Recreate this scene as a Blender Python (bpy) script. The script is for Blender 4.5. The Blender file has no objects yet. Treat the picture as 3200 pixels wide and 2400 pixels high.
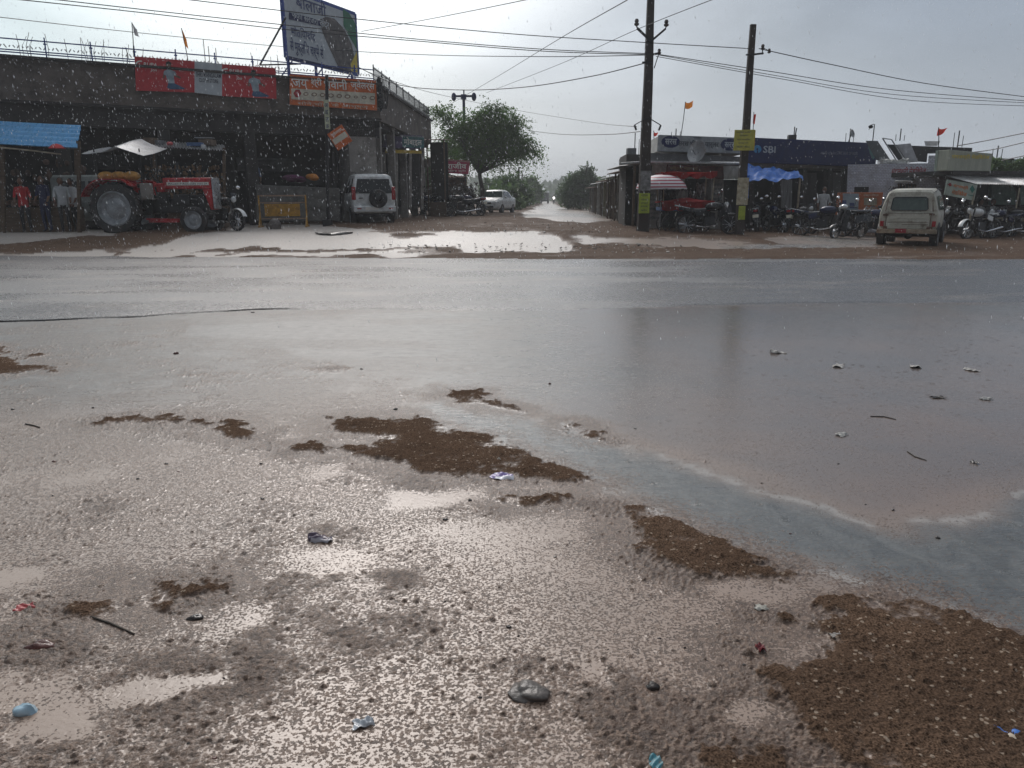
import bpy, bmesh, math, random
import numpy as np
from mathutils import Vector, Matrix, Euler
R = math.radians
C = bpy.context.scene.collection
random.seed(7)

# ------------------------------------------------------------------ camera
FPX = 2328.0; PITCH = R(14.04); ROLL = R(0.35); CAMH = 1.4
cam_d = bpy.data.cameras.new('camera'); cam = bpy.data.objects.new('camera', cam_d); C.objects.link(cam)
cam_d.sensor_fit = 'HORIZONTAL'; cam_d.sensor_width = 36; cam_d.lens = 36 * FPX / 3200
cam_d.clip_start = 0.05; cam_d.clip_end = 6000
cam.matrix_world = Matrix.Translation((0, 0, CAMH)) @ Matrix.Rotation(math.pi / 2 - PITCH, 4, 'X') @ Matrix.Rotation(ROLL * -1, 4, 'Z')
bpy.context.scene.camera = cam
CM = cam.matrix_world.to_3x3()
sc = bpy.context.scene
sc.view_settings.view_transform = 'Standard'; sc.view_settings.look = 'None'
sc.view_settings.exposure = 0.25; sc.view_settings.gamma = 1.0; sc.view_settings.use_curve_mapping = False
sc.cycles.volume_step_rate = 4; sc.cycles.volume_max_steps = 64
sc.cycles.max_bounces = 6; sc.cycles.volume_bounces = 0; sc.cycles.transparent_max_bounces = 16
sc.cycles.sample_clamp_indirect = 8

# ------------------------------------------------------------------ world: rainy sky, bright ahead and to the left
SUN_EL = R(37); SUN_AZ = R(-13)           # azimuth from +Y, negative = to the left
sund = Vector((math.sin(SUN_AZ) * math.cos(SUN_EL), math.cos(SUN_AZ) * math.cos(SUN_EL), math.sin(SUN_EL)))
w = bpy.data.worlds.new("World"); sc.world = w; w.use_nodes = True
nt = w.node_tree; nt.nodes.clear()
def wn(t, **k):
    n = nt.nodes.new(t)
    for a, b in k.items(): setattr(n, a, b)
    return n
L = nt.links.new
out = wn('ShaderNodeOutputWorld'); bg = wn('ShaderNodeBackground'); bg.inputs[1].default_value = 0.1
L(bg.outputs[0], out.inputs[0])
sky = wn('ShaderNodeTexSky', sky_type='NISHITA', sun_disc=False); sky.sun_elevation = SUN_EL; sky.sun_rotation = SUN_AZ
sky.air_density = 1.5; sky.dust_density = 3
tc = wn('ShaderNodeTexCoord')
sep = wn('ShaderNodeSeparateXYZ'); L(tc.outputs['Generated'], sep.inputs[0])
def ramp(sock, pts, interp='EASE'):
    r = wn('ShaderNodeValToRGB'); r.color_ramp.interpolation = interp
    e = r.color_ramp.elements
    while len(e) < len(pts): e.new(0.5)
    for i, (p, c) in enumerate(pts): e[i].position = p; e[i].color = (*c, 1)
    L(sock, r.inputs[0]); return r.outputs[0]
def mapr(sock, a, b, c=0, d=1):
    m = wn('ShaderNodeMapRange'); m.inputs[1].default_value = a; m.inputs[2].default_value = b
    m.inputs[3].default_value = c; m.inputs[4].default_value = d; L(sock, m.inputs[0]); return m.outputs[0]
def mixc(f, a, b, mode='MIX'):
    m = wn('ShaderNodeMix', data_type='RGBA', blend_type=mode)
    if isinstance(f, (int, float)): m.inputs[0].default_value = f
    else: L(f, m.inputs[0])
    for s, v in ((m.inputs[6], a), (m.inputs[7], b)):
        if isinstance(v, tuple): s.default_value = (*v, 1)
        else: L(v, s)
    return m.outputs[2]
nz = wn('ShaderNodeTexNoise'); nz.inputs['Scale'].default_value = 1.7; nz.inputs['Detail'].default_value = 4; nz.inputs['Roughness'].default_value = 0.5
mp = wn('ShaderNodeMapping'); mp.inputs['Scale'].default_value = (1, 1, 2.6); L(tc.outputs['Generated'], mp.inputs[0]); L(mp.outputs[0], nz.inputs['Vector'])
wob = mapr(nz.outputs[0], 0.3, 0.7, -0.10, 0.10)
ax = wn('ShaderNodeMath', operation='ADD'); L(sep.outputs[0], ax.inputs[0]); L(wob, ax.inputs[1])
low = ramp(mapr(ax.outputs[0], -0.65, 0.65), [(0, (.58, .69, .73)), (.36, (.66, .71, .74)), (.6, (.52, .57, .63)), (1, (.36, .41, .48))])
high = ramp(mapr(ax.outputs[0], -0.65, 0.65), [(0, (.52, .66, .72)), (.42, (.50, .57, .63)), (.68, (.28, .33, .40)), (1, (.19, .23, .30))])
front = mixc(mapr(sep.outputs[2], 0.02, 0.30), low, high)
upper = ramp(mapr(ax.outputs[0], -0.65, 0.65), [(0, (.85, .96, 1.02)), (.42, (1.0, 1.03, 1.06)), (.68, (.38, .43, .50)), (1, (.20, .24, .31))])
front = mixc(mapr(sep.outputs[2], 0.235, 0.42), front, upper)
back = mixc(mapr(sep.outputs[1], -0.15, 0.55), (.10, .115, .14), front)
zen = mixc(mapr(sep.outputs[2], 0.5, .9), back, (.50, .53, .57))
# glow of the veiled sun through the cloud
vd = wn('ShaderNodeVectorMath', operation='DOT_PRODUCT'); L(tc.outputs['Generated'], vd.inputs[0]); vd.inputs[1].default_value = sund
glow = ramp(mapr(vd.outputs['Value'], 0.76, 1.0), [(0, (0, 0, 0)), (.38, (.10, .10, .10)), (.62, (.50, .50, .49)), (1, (.95, .93, .91))])
cl = mixc(1.0, zen, glow, 'ADD')
nz2 = wn('ShaderNodeTexNoise'); nz2.inputs['Scale'].default_value = 3.2; nz2.inputs['Detail'].default_value = 6; nz2.inputs['Roughness'].default_value = .55; nz2.inputs['Distortion'].default_value = .6; L(mp.outputs[0], nz2.inputs['Vector'])
cm = wn('ShaderNodeCombineColor'); q_ = mapr(nz2.outputs[0], .3, .7, .85, 1.08)
for i_ in range(3): L(q_, cm.inputs[i_])
cl = mixc(1.0, cl, cm.outputs[0], 'MULTIPLY')
ten = mixc(1.0, cl, (10, 10, 10), 'MULTIPLY')
L(mixc(0.93, sky.outputs[0], ten), bg.inputs[0])
sl = bpy.data.lights.new('sun', 'SUN'); sl.energy = 1.1; sl.angle = R(24); sl.color = (1, .94, .9)
so = bpy.data.objects.new('sun', sl); C.objects.link(so)
so.rotation_euler = sund.to_track_quat('Z', 'Y').to_euler()

# ------------------------------------------------------------------ pixel -> world helpers
def ray(px, py):
    return CM @ Vector(((px - 1600) / FPX, (1200 - py) / FPX, -1))
def P(px, py, Y):
    d = ray(px, py); return Vector((0, 0, CAMH)) + d * (Y / d.y)
def sst(a, b, x): 
    t = np.clip((np.asarray(x, float) - a) / (b - a), 0, 1); return t * t * (3 - 2 * t)
def G(x, y):
    """smooth height of the land: flat before and on the road, rising on the far side, more to the left"""
    zf = 0.42 - 0.12 * sst(1.0, 4.5, x) - 0.16 * sst(3.5, 8.5, x) - 0.16 * sst(8, 14, x)
    return zf * sst(18.6, 23.2, y) - 0.10 * sst(60, 240, y)
def g(x, y): return float(G(x, y))
def PG(px, py):
    """the point of the ground seen at a pixel"""
    d = ray(px, py); o = Vector((0, 0, CAMH)); z = 0.0
    for _ in range(40):
        t = (z - CAMH) / d.z; q = o + d * t; z = z * .5 + .5 * g(q.x, q.y)
    return Vector((q.x, q.y, z))

# ------------------------------------------------------------------ numpy noise
def _h(ix, iy, s):
    n = (ix.astype(np.int64) * 374761393 + iy.astype(np.int64) * 668265263 + s * 1442695041) & 0xffffffff
    n = ((n ^ (n >> 13)) * 1274126177) & 0xffffffff
    return ((n ^ (n >> 16)) & 0xffff) / 65535.0
def vn(x, y, s=0):
    ix = np.floor(x); iy = np.floor(y); u = x - ix; v = y - iy
    u = u * u * (3 - 2 * u); v = v * v * (3 - 2 * v)
    a = _h(ix, iy, s); b = _h(ix + 1, iy, s); c = _h(ix, iy + 1, s); d = _h(ix + 1, iy + 1, s)
    return (a + (b - a) * u) * (1 - v) + (c + (d - c) * u) * v
def fbm(x, y, o=4, s=0, gain=.5):
    t = 0; a = 1; n = 0
    for i in range(o):
        t = t + a * vn(x * 2 ** i + i * 17.3, y * 2 ** i - i * 9.1, s + i); n += a; a *= gain
    return t / n
def wor(x, y, s=0):
    """cellular bumps: returns distance to nearest jittered point and its random value"""
    ix = np.floor(x); iy = np.floor(y); best = np.full(x.shape, 9.0); val = np.zeros(x.shape)
    for dx in (-1, 0, 1):
        for dy in (-1, 0, 1):
            cx = ix + dx; cy = iy + dy
            px = cx + _h(cx, cy, s); py = cy + _h(cx, cy, s + 5)
            d = (px - x) ** 2 + (py - y) ** 2; m = d < best
            best = np.where(m, d, best); val = np.where(m, _h(cx, cy, s + 9), val)
    return np.sqrt(best), val
def poly_sd(x, y, poly):
    """signed distance, positive inside"""
    P_ = np.array(poly); d = np.full(x.shape, 1e9); ins = np.zeros(x.shape, bool); n = len(P_)
    for i in range(n):
        ax_, ay_ = P_[i]; bx, by = P_[(i + 1) % n]
        ex, ey = bx - ax_, by - ay_; wx, wy = x - ax_, y - ay_
        t = np.clip((wx * ex + wy * ey) / (ex * ex + ey * ey + 1e-12), 0, 1)
        d = np.minimum(d, (wx - ex * t) ** 2 + (wy - ey * t) ** 2)
        c = (ay_ <= y) != (by <= y)
        with np.errstate(divide='ignore', invalid='ignore'):
            xi = ax_ + (y - ay_) * ex / (ey if ey != 0 else 1e-12)
        ins ^= c & (x < xi)
    return np.where(ins, np.sqrt(d), -np.sqrt(d))

# ------------------------------------------------------------------ shader helper
class NM:
    """small wrapper for building procedural materials"""
    def __init__(s, name):
        s.m = bpy.data.materials.new(name); s.m.use_nodes = True; s.t = s.m.node_tree
        s.b = s.t.nodes['Principled BSDF']; s.L = s.t.links.new
        s.tc = s.t.nodes.new('ShaderNodeTexCoord')
    def n(s, t, **k):
        n = s.t.nodes.new(t)
        for a, b in k.items(): setattr(n, a, b)
        return n
    def set(s, sock, v):
        if isinstance(v, tuple): sock.default_value = (*v, 1) if len(v) == 3 and len(sock.default_value) == 4 else v
        elif isinstance(v, (int, float)): sock.default_value = v
        else: s.L(v, sock)
    def noise(s, scale, detail=3, rough=.5, stretch=None, coord='Object', dist=0):
        n = s.n('ShaderNodeTexNoise'); n.inputs['Scale'].default_value = scale
        n.inputs['Detail'].default_value = detail; n.inputs['Roughness'].default_value = rough; n.inputs['Distortion'].default_value = dist
        v = s.tc.outputs[coord]
        if stretch:
            m = s.n('ShaderNodeMapping'); m.inputs['Scale'].default_value = stretch; s.L(v, m.inputs[0]); v = m.outputs[0]
        s.L(v, n.inputs['Vector']); return n.outputs[0]
    def attr(s, name): return s.n('ShaderNodeAttribute', attribute_name=name).outputs['Fac']
    def mr(s, v, a, b, c=0., d=1.):
        m = s.n('ShaderNodeMapRange'); s.set(m.inputs[0], v)
        for i, q in enumerate((a, b, c, d)): m.inputs[i + 1].default_value = q
        return m.outputs[0]
    def mix(s, f, a, b, mode='MIX'):
        m = s.n('ShaderNodeMix', data_type='RGBA', blend_type=mode); s.set(m.inputs[0], f); s.set(m.inputs[6], a); s.set(m.inputs[7], b)
        return m.outputs[2]
    def mixf(s, f, a, b):
        m = s.n('ShaderNodeMix', data_type='FLOAT'); s.set(m.inputs[0], f); s.set(m.inputs[2], a); s.set(m.inputs[3], b); return m.outputs[0]
    def math(s, op, a, b=0.):
        m = s.n('ShaderNodeMath', operation=op); s.set(m.inputs[0], a); s.set(m.inputs[1], b); return m.outputs[0]
    def bump(s, h, st=.3, dist=.01, prev=None):
        b = s.n('ShaderNodeBump'); s.set(b.inputs['Strength'], st); b.inputs['Distance'].default_value = dist
        s.set(b.inputs['Height'], h)
        if prev is not None: s.L(prev, b.inputs['Normal'])
        return b.outputs[0]
    def fin(s, col, rough=.5, metal=0., nrm=None, spec=.5):
        s.set(s.b.inputs['Base Color'], col); s.set(s.b.inputs['Roughness'], rough); s.set(s.b.inputs['Metallic'], metal)
        s.b.inputs['Specular IOR Level'].default_value = spec
        if nrm is not None: s.L(nrm, s.b.inputs['Normal'])
        return s.m
# ------------------------------------------------------------------ the ground: one sheet, split into muddy ground, road and water
def wp(pts): return [tuple(PG(*p)[:2]) for p in pts]
islands = [wp(p) for p in [
 [(1030,1318),(1100,1305),(1230,1310),(1280,1297),(1330,1305),(1390,1335),(1480,1355),(1560,1365),(1620,1405),(1700,1440),(1760,1455),(1880,1490),(1780,1503),(1650,1495),(1560,1478),(1400,1480),(1300,1478),(1240,1450),(1200,1425),(1170,1395),(1210,1375),(1130,1350),(1060,1340)],
 [(1975,1590),(2050,1600),(2180,1660),(2300,1700),(2400,1760),(2470,1810),(2350,1797),(2200,1792),(2110,1770),(2040,1720),(1990,1650)],
 [(2590,1875),(2700,1895),(2790,1905),(2840,1855),(2920,1880),(3050,1950),(3200,2020),(3500,2140),(3700,2700),(2850,2700),(2820,2520),(2720,2400),(2600,2330),(2520,2260),(2430,2170),(2380,2110),(2370,2080),(2540,2095),(2600,2060),(2590,2000),(2470,1950),(2630,1925)],
 [(-300,1060),(0,1085),(60,1108),(105,1140),(190,1138),(185,1160),(100,1160),(0,1172),(-300,1185)],
 [(340,1318),(420,1302),(560,1306),(570,1318),(440,1320)], [(610,1318),(760,1325),(810,1357),(770,1370),(690,1355),(700,1335)],
 [(1395,1216),(1480,1215),(1500,1245),(1620,1287),(1600,1294),(1450,1250)], [(1750,1322),(1830,1345),(1900,1372),(1840,1372),(1770,1345)],
 [(930,1400),(1050,1393),(1200,1395),(1260,1420),(1100,1415),(1000,1412)],
 [(440,1880),(500,1845),(640,1830),(700,1840),(600,1870),(480,1900)], [(270,1890),(340,1862),(400,1850),(350,1900),(290,1915)],
 [(1560,1562),(1640,1557),(1760,1560),(1700,1580),(1600,1580)], [(2200,2370),(2280,2340),(2420,2400),(2500,2600),(2300,2600)]]]
pools = [wp(p) for p in [
 [(70,2230),(160,2190),(260,2200),(300,2260),(200,2330),(60,2320),(20,2280)], [(1790,2060),(1850,2050),(1920,2110),(1880,2130),(1800,2090)],
 [(2280,1790),(2450,1800),(2600,1800),(2700,1850),(2640,1880),(2560,1860),(2450,1900),(2250,1880),(2180,1830)], [(2440,2020),(2520,1990),(2580,2010),(2570,2080),(2450,2060)],
 [(2230,2200),(2340,2150),(2430,2190),(2450,2260),(2300,2280),(2200,2260)], [(0,1770),(120,1770),(80,1830),(-100,1860),(-100,1780)],
 [(1180,1540),(1500,1520),(1560,1560),(1350,1600),(1180,1600)], [(820,2280),(950,2260),(1000,2310),(860,2340)], [(2650,2330),(2780,2330),(2880,2420),(2850,2480),(2680,2400)], [(280,2170),(420,2120),(700,2100),(760,2140),(500,2200),(300,2220)]]]
STREAM = wp([(1400,1240),(1600,1290),(1800,1338),(2100,1436),(2400,1532),(2600,1590),(2800,1650),(3050,1590),(3300,1500),(3900,1600),(3900,2300),(3200,2030),(3000,1930),(2840,1880),(2700,1830),(2500,1770),(2250,1690),(1990,1590),(1880,1520),(1700,1445),(1500,1370),(1300,1320),(1250,1270)])
FLOW = wp([(900,1100),(1500,1240),(1800,1330),(2100,1428),(2400,1525),(2600,1583),(2800,1640),(3050,1580),(3400,1480),(6000,1100),(5000,930),(1600,965),(600,1000),(600,1050)])
farw = [wp(p) for p in [
 [(90,712),(230,690),(330,683),(430,700),(420,722),(300,738),(150,748),(-200,758),(-200,735)],
 [(470,775),(560,745),(690,728),(720,712),(800,700),(1010,703),(1080,712),(1150,728),(1170,742),(1320,757),(1400,768),(1180,782),(900,776),(700,768),(600,788),(480,790)],
 [(-300,785),(500,792),(900,795),(1300,792),(1290,801),(500,803),(-300,801)],
 [(1280,748),(1360,735),(1450,727),(1600,727),(1700,735),(1750,748),(1762,775),(1700,788),(1560,788),(1420,776)],
 [(1690,642),(1722,640),(1750,647),(1800,660),(1850,656),(1935,655),(1955,668),(1930,684),(1880,692),(1800,697),(1740,692),(1662,680),(1655,668),(1670,652)],
 [(1700,626),(1716,626),(1750,650),(1690,650)],
 [(1830,748),(1900,742),(2250,755),(2420,765),(2700,760),(2730,772),(2400,780),(2050,768),(1850,760)], [(2380,752),(2560,738),(2720,742),(2760,758),(2600,768),(2450,765)],
 [(1190,650),(1250,655),(1300,662),(1260,668)]]]
rows = [-40, -15, -7, -4, -2.2, -1, -.2, .4, .8, 1.05]
py = 2640.0
def ydist(py): d = ray(1600, py); return CAMH * d.y / -d.z
while py > 705: rows.append(ydist(py)); py -= (2.5 if py > 1300 else 2.0 if py > 860 else 1.25)
yy = rows[-1]
while yy < 1500: yy *= 1.035; rows.append(yy)
rows = np.array(rows); NR = len(rows); NC = 1500
cu = np.linspace(-1, 1, NC); cu = np.where(np.abs(cu) > .95, np.sign(cu) * (1 + (np.abs(cu) - .95) * 40), cu / .95)
X = cu[None, :] * (0.76 * np.maximum(rows, 0) + 1.3)[:, None]; Y = np.repeat(rows[:, None], NC, 1)
x = X.ravel(); y = Y.ravel(); N = len(x)
base = G(x, y)
near = y < 60
fade = np.clip(1 - y / 14, 0, 1)                      # fine grain fades out where it is finer than the sheet
big = fbm(x * 1.3, y * 1.3, 4, 3) - .5
med = fbm(x * 7, y * 7, 4, 11) - .5
fin = fbm(x * 45, y * 45, 3, 23) - .5
wx = x + (fbm(x * 5, y * 5, 4, 31) - .5) * .16 * np.clip(y / 3, .5, 3); wy = y + (fbm(x * 5, y * 5, 4, 47) - .5) * .16 * np.clip(y / 3, .5, 4)
def region(polys, soft):
    a = np.full(N, -9.0)
    for p in polys:
        q = np.array(p); m = (x > q[:, 0].min() - 2) & (x < q[:, 0].max() + 2) & (y > q[:, 1].min() - 2) & (y < q[:, 1].max() + 2)
        if m.any(): a[m] = np.maximum(a[m], poly_sd(wx[m], wy[m], p))
    return a
isl = region(islands, .1); pool = region(pools, .1)
stream = poly_sd(wx, wy, STREAM); flow = poly_sd(wx, wy, FLOW)
fw = np.full(N, -9.0)
for p in farw:
    q = np.array(p); m = (x > q[:, 0].min() - 3) & (x < q[:, 0].max() + 3) & (y > q[:, 1].min() - 8) & (y < q[:, 1].max() + 8)
    xx = x + (fbm(x * 1.1, y * .5, 4, 61) - .5) * 1.6; y2 = y + (fbm(x * 1.1, y * 1.1, 4, 67) - .5) * 1.8
    if m.any(): fw[m] = np.maximum(fw[m], poly_sd(xx[m], y2[m], p))
d1, v1 = wor(x * 98, y * 98, 3); d3, v3 = wor(x * 47, y * 47, 5)                       # 14 mm gravel
d2, v2 = wor(x * 28, y * 28, 8)                       # 35 mm pebbles, sparse
peb = np.maximum(0, 1 - d1 * 1.6) ** .8 * np.maximum(0, v1 - .35) * .0062 + np.maximum(0, 1 - d3 * 2.0) ** .7 * np.maximum(0, v3 - .66) * .017 * sst(.3, .7, fbm(x * 6, y * 6, 3, 77))
peb2 = np.where(v2 > .80, np.maximum(0, 1 - d2 * (2.0 + 2.5 * (v2 * 37 % 1))) ** .6 * (v2 - .70) * .055, 0)
dens = sst(.30, .52, fbm(x * 1.7 + 3, y * 2.2, 5, 71, .6))
rutn = np.abs(np.sin((x * .55 + y * .83) * 3.1 + 2.5 * fbm(x * .7, y * .7, 3, 73))) ** 6 * sst(.45, .6, fbm(x * .8, y * .8, 2, 75))   # where gravel pokes out of the film of water
left = sst(2.6, -1.0, x - .12 * y)                    # more of it to the left
h = -.0062 - .006 * rutn + big * .009 + med * .009 + fin * .0050 + (fbm(x * 2.6, y * 3.4, 5, 79, .6) - .5) * .012 + (peb * 1.25 + peb2 * .6) * (.5 + .5 * dens) + .0028 * left * (.3 + .7 * dens) + .0013 * sst(5.5, 3.0, y)
bot = sst(3.4, 2.2, y) ; h = h + bot * .0022 * dens + .002 * sst(2.6, 1.9, y)
h = h - .02 * sst(-.03, .10, pool) 
h = h - .012 * sst(-.05, .12, stream) - (.0045 + .010 * sst(5.5, 8, y)) * sst(-.05, .15, flow) * (y < 11)
isl = isl + (fbm(x * 14, y * 14, 4, 33, .65) - .5) * .20 + .02; ii = sst(-.03, .03, isl); halo = sst(-.30, .02, isl) * (1 - ii)
h = h + ii * (.0125 + .004 * sst(0, .30, isl) + fin * .006 + med * .016) + halo * (.0015 + med * .006 + (v1 > .6) * .002)
nearh = h * 1.0
# road: slight camber, thin film of water; the seam where the new asphalt layer ends
seam_pts = np.array([PG(*p)[:2] for p in [(-2500,1060),(0,1006),(200,1000),(430,992),(520,985),(800,968),(1200,966),(1600,972),(2000,960),(2400,948),(2800,945),(3200,943),(6000,935)]])
ys = np.interp(x, seam_pts[:, 0], seam_pts[:, 1]) + (vn(x * 3, y * 0, 81) - .5) * .08
edge_pts = np.array([PG(*p)[:2] for p in [(-3000,795),(0,801),(700,805),(1200,808),(1700,811),(3200,813),(7000,816)]])
ye = np.interp(x, edge_pts[:, 0], edge_pts[:, 1]) + (fbm(x * .8, x * 0, 3, 83) - .5) * .35
onroad = (y > ys) & (y < ye)
tr = sst(-.02, .02, y - ys)
ckm = np.exp(-((y - ys - .08) / .075) ** 2) * sst(-2.6, -3.3, x) + .7 * np.exp(-((y - ys - .06) / .045) ** 2) * sst(.35, .6, fbm(x * 1.2, x * 0, 3, 107))
crack = ckm * .006
h = h * (1 - sst(-.6, -.05, y - ys)) + (-.002 + med * .003) * sst(-.6, -.05, y - ys)
h = np.where(y > ys, .003 + .006 * sst(0, .5, y - ys) + (big * .004), h)
h = h - crack * (y > ys - .1)
# far side: mud with pools
mud = .035 + (fbm(x * .8, y * .8, 4, 91) - .5) * .07 + (fbm(x * 6, y * 6, 3, 93) - .5) * .035
rut = np.sin((y - .18 * x) * 5 + 3 * fbm(x * .3, y * .3, 2, 95)) * .012 * sst(.4, .6, fbm(x * .25, y * .25, 2, 97))
mud = mud + rut
mud = mud * (1 - sst(-.6, .1, fw)) - .06 * sst(-.2, .3, fw) + .012 * (fbm(x * 4, y * 9, 3, 99) - .5) * (fw > -.5)
t = sst(0, .35, y - ye)
h = np.where(y > ye, .010 * (1 - t) + mud * t, h)
wet = (h <= 0) & ~onroad
zf = base + np.where(onroad, h, np.maximum(h, 0) * 1.0)
film = np.clip(1 - h / .004, 0, 1)                    # 1 in water
film = np.where(onroad, .25 + .6 * sst(.35, .65, fbm(x * .35, y * 1.0, 4, 101) + .25 * sst(0, 6, x)), film)
spk = (.60 + .40 * dens) * (1 - sst(-.1, .2, flow) * (.45 + .4 * sst(5, 8, y))) * (1 - .7 * sst(-.1, .2, stream)) * (1 - .85 * sst(-.02, .08, pool)) * (.7 + .3 * sst(3.2, 0, x)) + .9 * halo
spk = np.where(y > ye, .35, spk)
silt = sst(6.5, 3.5, y) * (1 - .75 * sst(-.1, .3, flow)) * (.55 + .45 * sst(3, 0, x)); silt = np.where(y > ye, .8, silt)
foam = np.where(y < 12, np.exp(-((stream - .02) / .035) ** 2) * sst(.40, .6, fbm(x * 9, y * 9, 3, 109)) * .40 * sst(5.6, 4.6, x), 0); far_glitter = (y > ye) * (1 - .85 * sst(1.2, 3.5, x))
rgh = .23 + .07 * sst(4, 2.2, y) - .08 * sst(.5, 2.5, x) * sst(2.5, 4, y) + .20 * sst(1.0, -.8, x) * sst(4.5, 6.5, y); rgh = np.where(y > ye, .26 + .2 * far_glitter, rgh)
dry = np.where(y > ye, .9 * sst(-.01, .03, mud), sst(.3, .9, ii) * sst(.0005, .008, h))
dry = np.where(onroad, ckm, dry)
teal = np.maximum(sst(-.15, .2, stream), .75 * sst(.35, .65, fbm(x * .4, y * .4, 3, 103)) * sst(4.3, 6.0, y))
teal = teal * (1 - .85 * sst(-.1, .3, flow) * sst(9.5, 7.0, y) * sst(.5, 2, x))
teal = np.maximum(teal, .85 * sst(1.6, -.5, x) * sst(4.4, 6.2, y) * (y < ye)); spk = np.where((y < ys) & (y > 5), np.maximum(spk, .75 * sst(1.5, -.5, x) * sst(.4, .62, fbm(x * .9, y * 2.2, 4, 113))), spk)
kind = np.where(onroad, 1, np.where(wet, 2, 0)).astype(int)
kg = kind.reshape(NR, NC)
a = (np.arange(NR - 1)[:, None] * NC + np.arange(NC - 1)[None, :]).ravel()
quads = np.stack([a, a + 1, a + 1 + NC, a + NC], 1)
kq = kind[quads]
fk = np.where((kq == 1).all(1), 1, np.where((kq == 2).sum(1) >= 2, 2, 0)); fk = np.where((kq == 1).any(1) & (fk != 1), 1, fk)
def sheet_mesh(name, sel, mat, kindname):
    f = quads[sel]; used = np.unique(f); rm = np.full(N, -1); rm[used] = np.arange(len(used)); f = rm[f]
    me = bpy.data.meshes.new(name); me.vertices.add(len(used)); me.loops.add(f.size); me.polygons.add(len(f))
    co = np.stack([x[used], y[used], zf[used]], 1)
    me.vertices.foreach_set('co', co.ravel()); me.loops.foreach_set('vertex_index', f.ravel().astype(np.int32))
    me.polygons.foreach_set('loop_start', (np.arange(len(f)) * 4).astype(np.int32))
    me.polygons.foreach_set('use_smooth', np.ones(len(f), bool))
    for nm, arr in (('film', film), ('dry', dry), ('teal', teal), ('peb', v1), ('spk', spk), ('silt', silt), ('foam', foam), ('far_glitter', far_glitter), ('rgh', rgh)):
        at = me.attributes.new(nm, 'FLOAT', 'POINT'); at.data.foreach_set('value', arr[used].astype(np.float32))
    me.update(calc_edges=True); me.materials.append(mat)
    o = bpy.data.objects.new(name, me); C.objects.link(o); o['kind'] = kindname; return o
def ground_mat(name, road=False):
    s = NM(name); film_ = s.attr('film'); dry_ = s.attr('dry'); teal_ = s.attr('teal'); pb = s.attr('peb')
    n1 = s.noise(160, 3, .6); n2 = s.noise(1.2, 4, .55); n3 = s.noise(18, 4, .6)
    if road:
        grain = s.mix(s.mr(n1, .3, .7), (.05, .05, .055), (.19, .19, .20))
        col = s.mix(s.mr(n2, .35, .65), grain, (.14, .138, .14))
        sg = s.noise(14, 4, .75, (1, 1.5, 1)); sgm = s.mr(sg, .36, .66); col = s.mix(sgm, s.mix(.55, col, (.03, .03, .032)), col)
        col = s.mix(s.mr(s.noise(.55, 5, .6, (1, 3, 1)), .52, .66, 0, .6), col, (.24, .21, .19))
        col = s.mix(dry_, col, (.008, .008, .009))
        rough = s.math('ADD', s.mixf(film_, s.mr(n1, .3, .7, .32, .48), .17), s.mr(sg, .35, .65, .14, -.07))
        g1 = s.bump(n1, s.mixf(film_, .8, .35), .006)
        rip = s.noise(26, 3, .6, (1, 1.6, 1)); nr = s.bump(rip, s.mixf(film_, .5, .55), .0045, g1); nr = s.bump(sg, .4, .02, nr)
        m_ = s.fin(col, rough, 0., nr, .5); s.set(s.b.inputs['Specular IOR Level'], s.mixf(dry_, .5, .0)); return m_
    spk_ = s.attr('spk'); sn = s.noise(95, 2, .5); sn2 = s.noise(34, 3, .6)
    sm = s.mr(s.math('ADD', s.math('MULTIPLY', s.math('ADD', sn, s.math('MULTIPLY', sn2, .55)), 1.0), s.math('MULTIPLY', spk_, .235)), .985, 1.03)
    film_ = s.math('MULTIPLY', film_, s.math('SUBTRACT', 1.0, s.math('MULTIPLY', sm, .9)))
    gr = s.mix(s.mr(pb, .2, 1), (.075, .047, .034), (.33, .23, .17))
    gr = s.mix(s.mr(n1, .35, .7), s.mix(.6, gr, (.035, .025, .02)), gr)
    gr = s.mix(s.mr(n3, .4, .7, 0, .5), gr, (.14, .09, .065))
    dr = s.mix(s.mr(n1, .32, .68), (.018, .011, .007), (.20, .130, .090)); dr = s.mix(s.mr(s.noise(2.5, 4), .35, .65, 0, .4), dr, (.055, .036, .026))
    vp = s.n('ShaderNodeTexVoronoi'); vp.inputs['Scale'].default_value = 42; s.L(s.tc.outputs['Object'], vp.inputs['Vector']); dr = s.mix(s.math('MULTIPLY', s.mr(vp.outputs['Distance'], .30, .22), s.mr(s.noise(19, 2), .52, .56)), dr, (.30, .235, .18))
    land = s.mix(dry_, gr, dr)
    mudc = s.mix(s.mr(n2, .3, .7), (.33, .235, .178), (.27, .20, .155)); mudf = s.mix(s.mr(n2, .3, .7), (.17, .128, .108), (.12, .108, .105)); mudc = s.mix(s.attr('silt'), mudf, mudc)
    wat = s.mix(teal_, mudc, s.mix(s.mr(s.noise(5, 6, .7, (1.4, 1, 1), 'Object', 1.2), .40, .66), (.085, .088, .086), (.14, .142, .136)))
    wat = s.mix(s.attr('foam'), wat, (.48, .46, .43)); wat = s.mix(s.math('MULTIPLY', s.attr('far_glitter'), .8), wat, (.50, .46, .42))  # far pools paled: white sun glitter painted into the water colour
    col = s.mix(film_, land, wat)
    rough = s.mixf(film_, s.mixf(dry_, .30, .7), s.math('ADD', s.attr('rgh'), s.math('MULTIPLY', teal_, s.mr(s.noise(4.5, 6, .75, (1, 2.6, 1)), .38, .62, -.13, .12))))
    rip = s.noise(42, 3, .6, (1, 1.3, 1)); rip2 = s.noise(9, 3, .5, (1, 2.2, 1))
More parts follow.
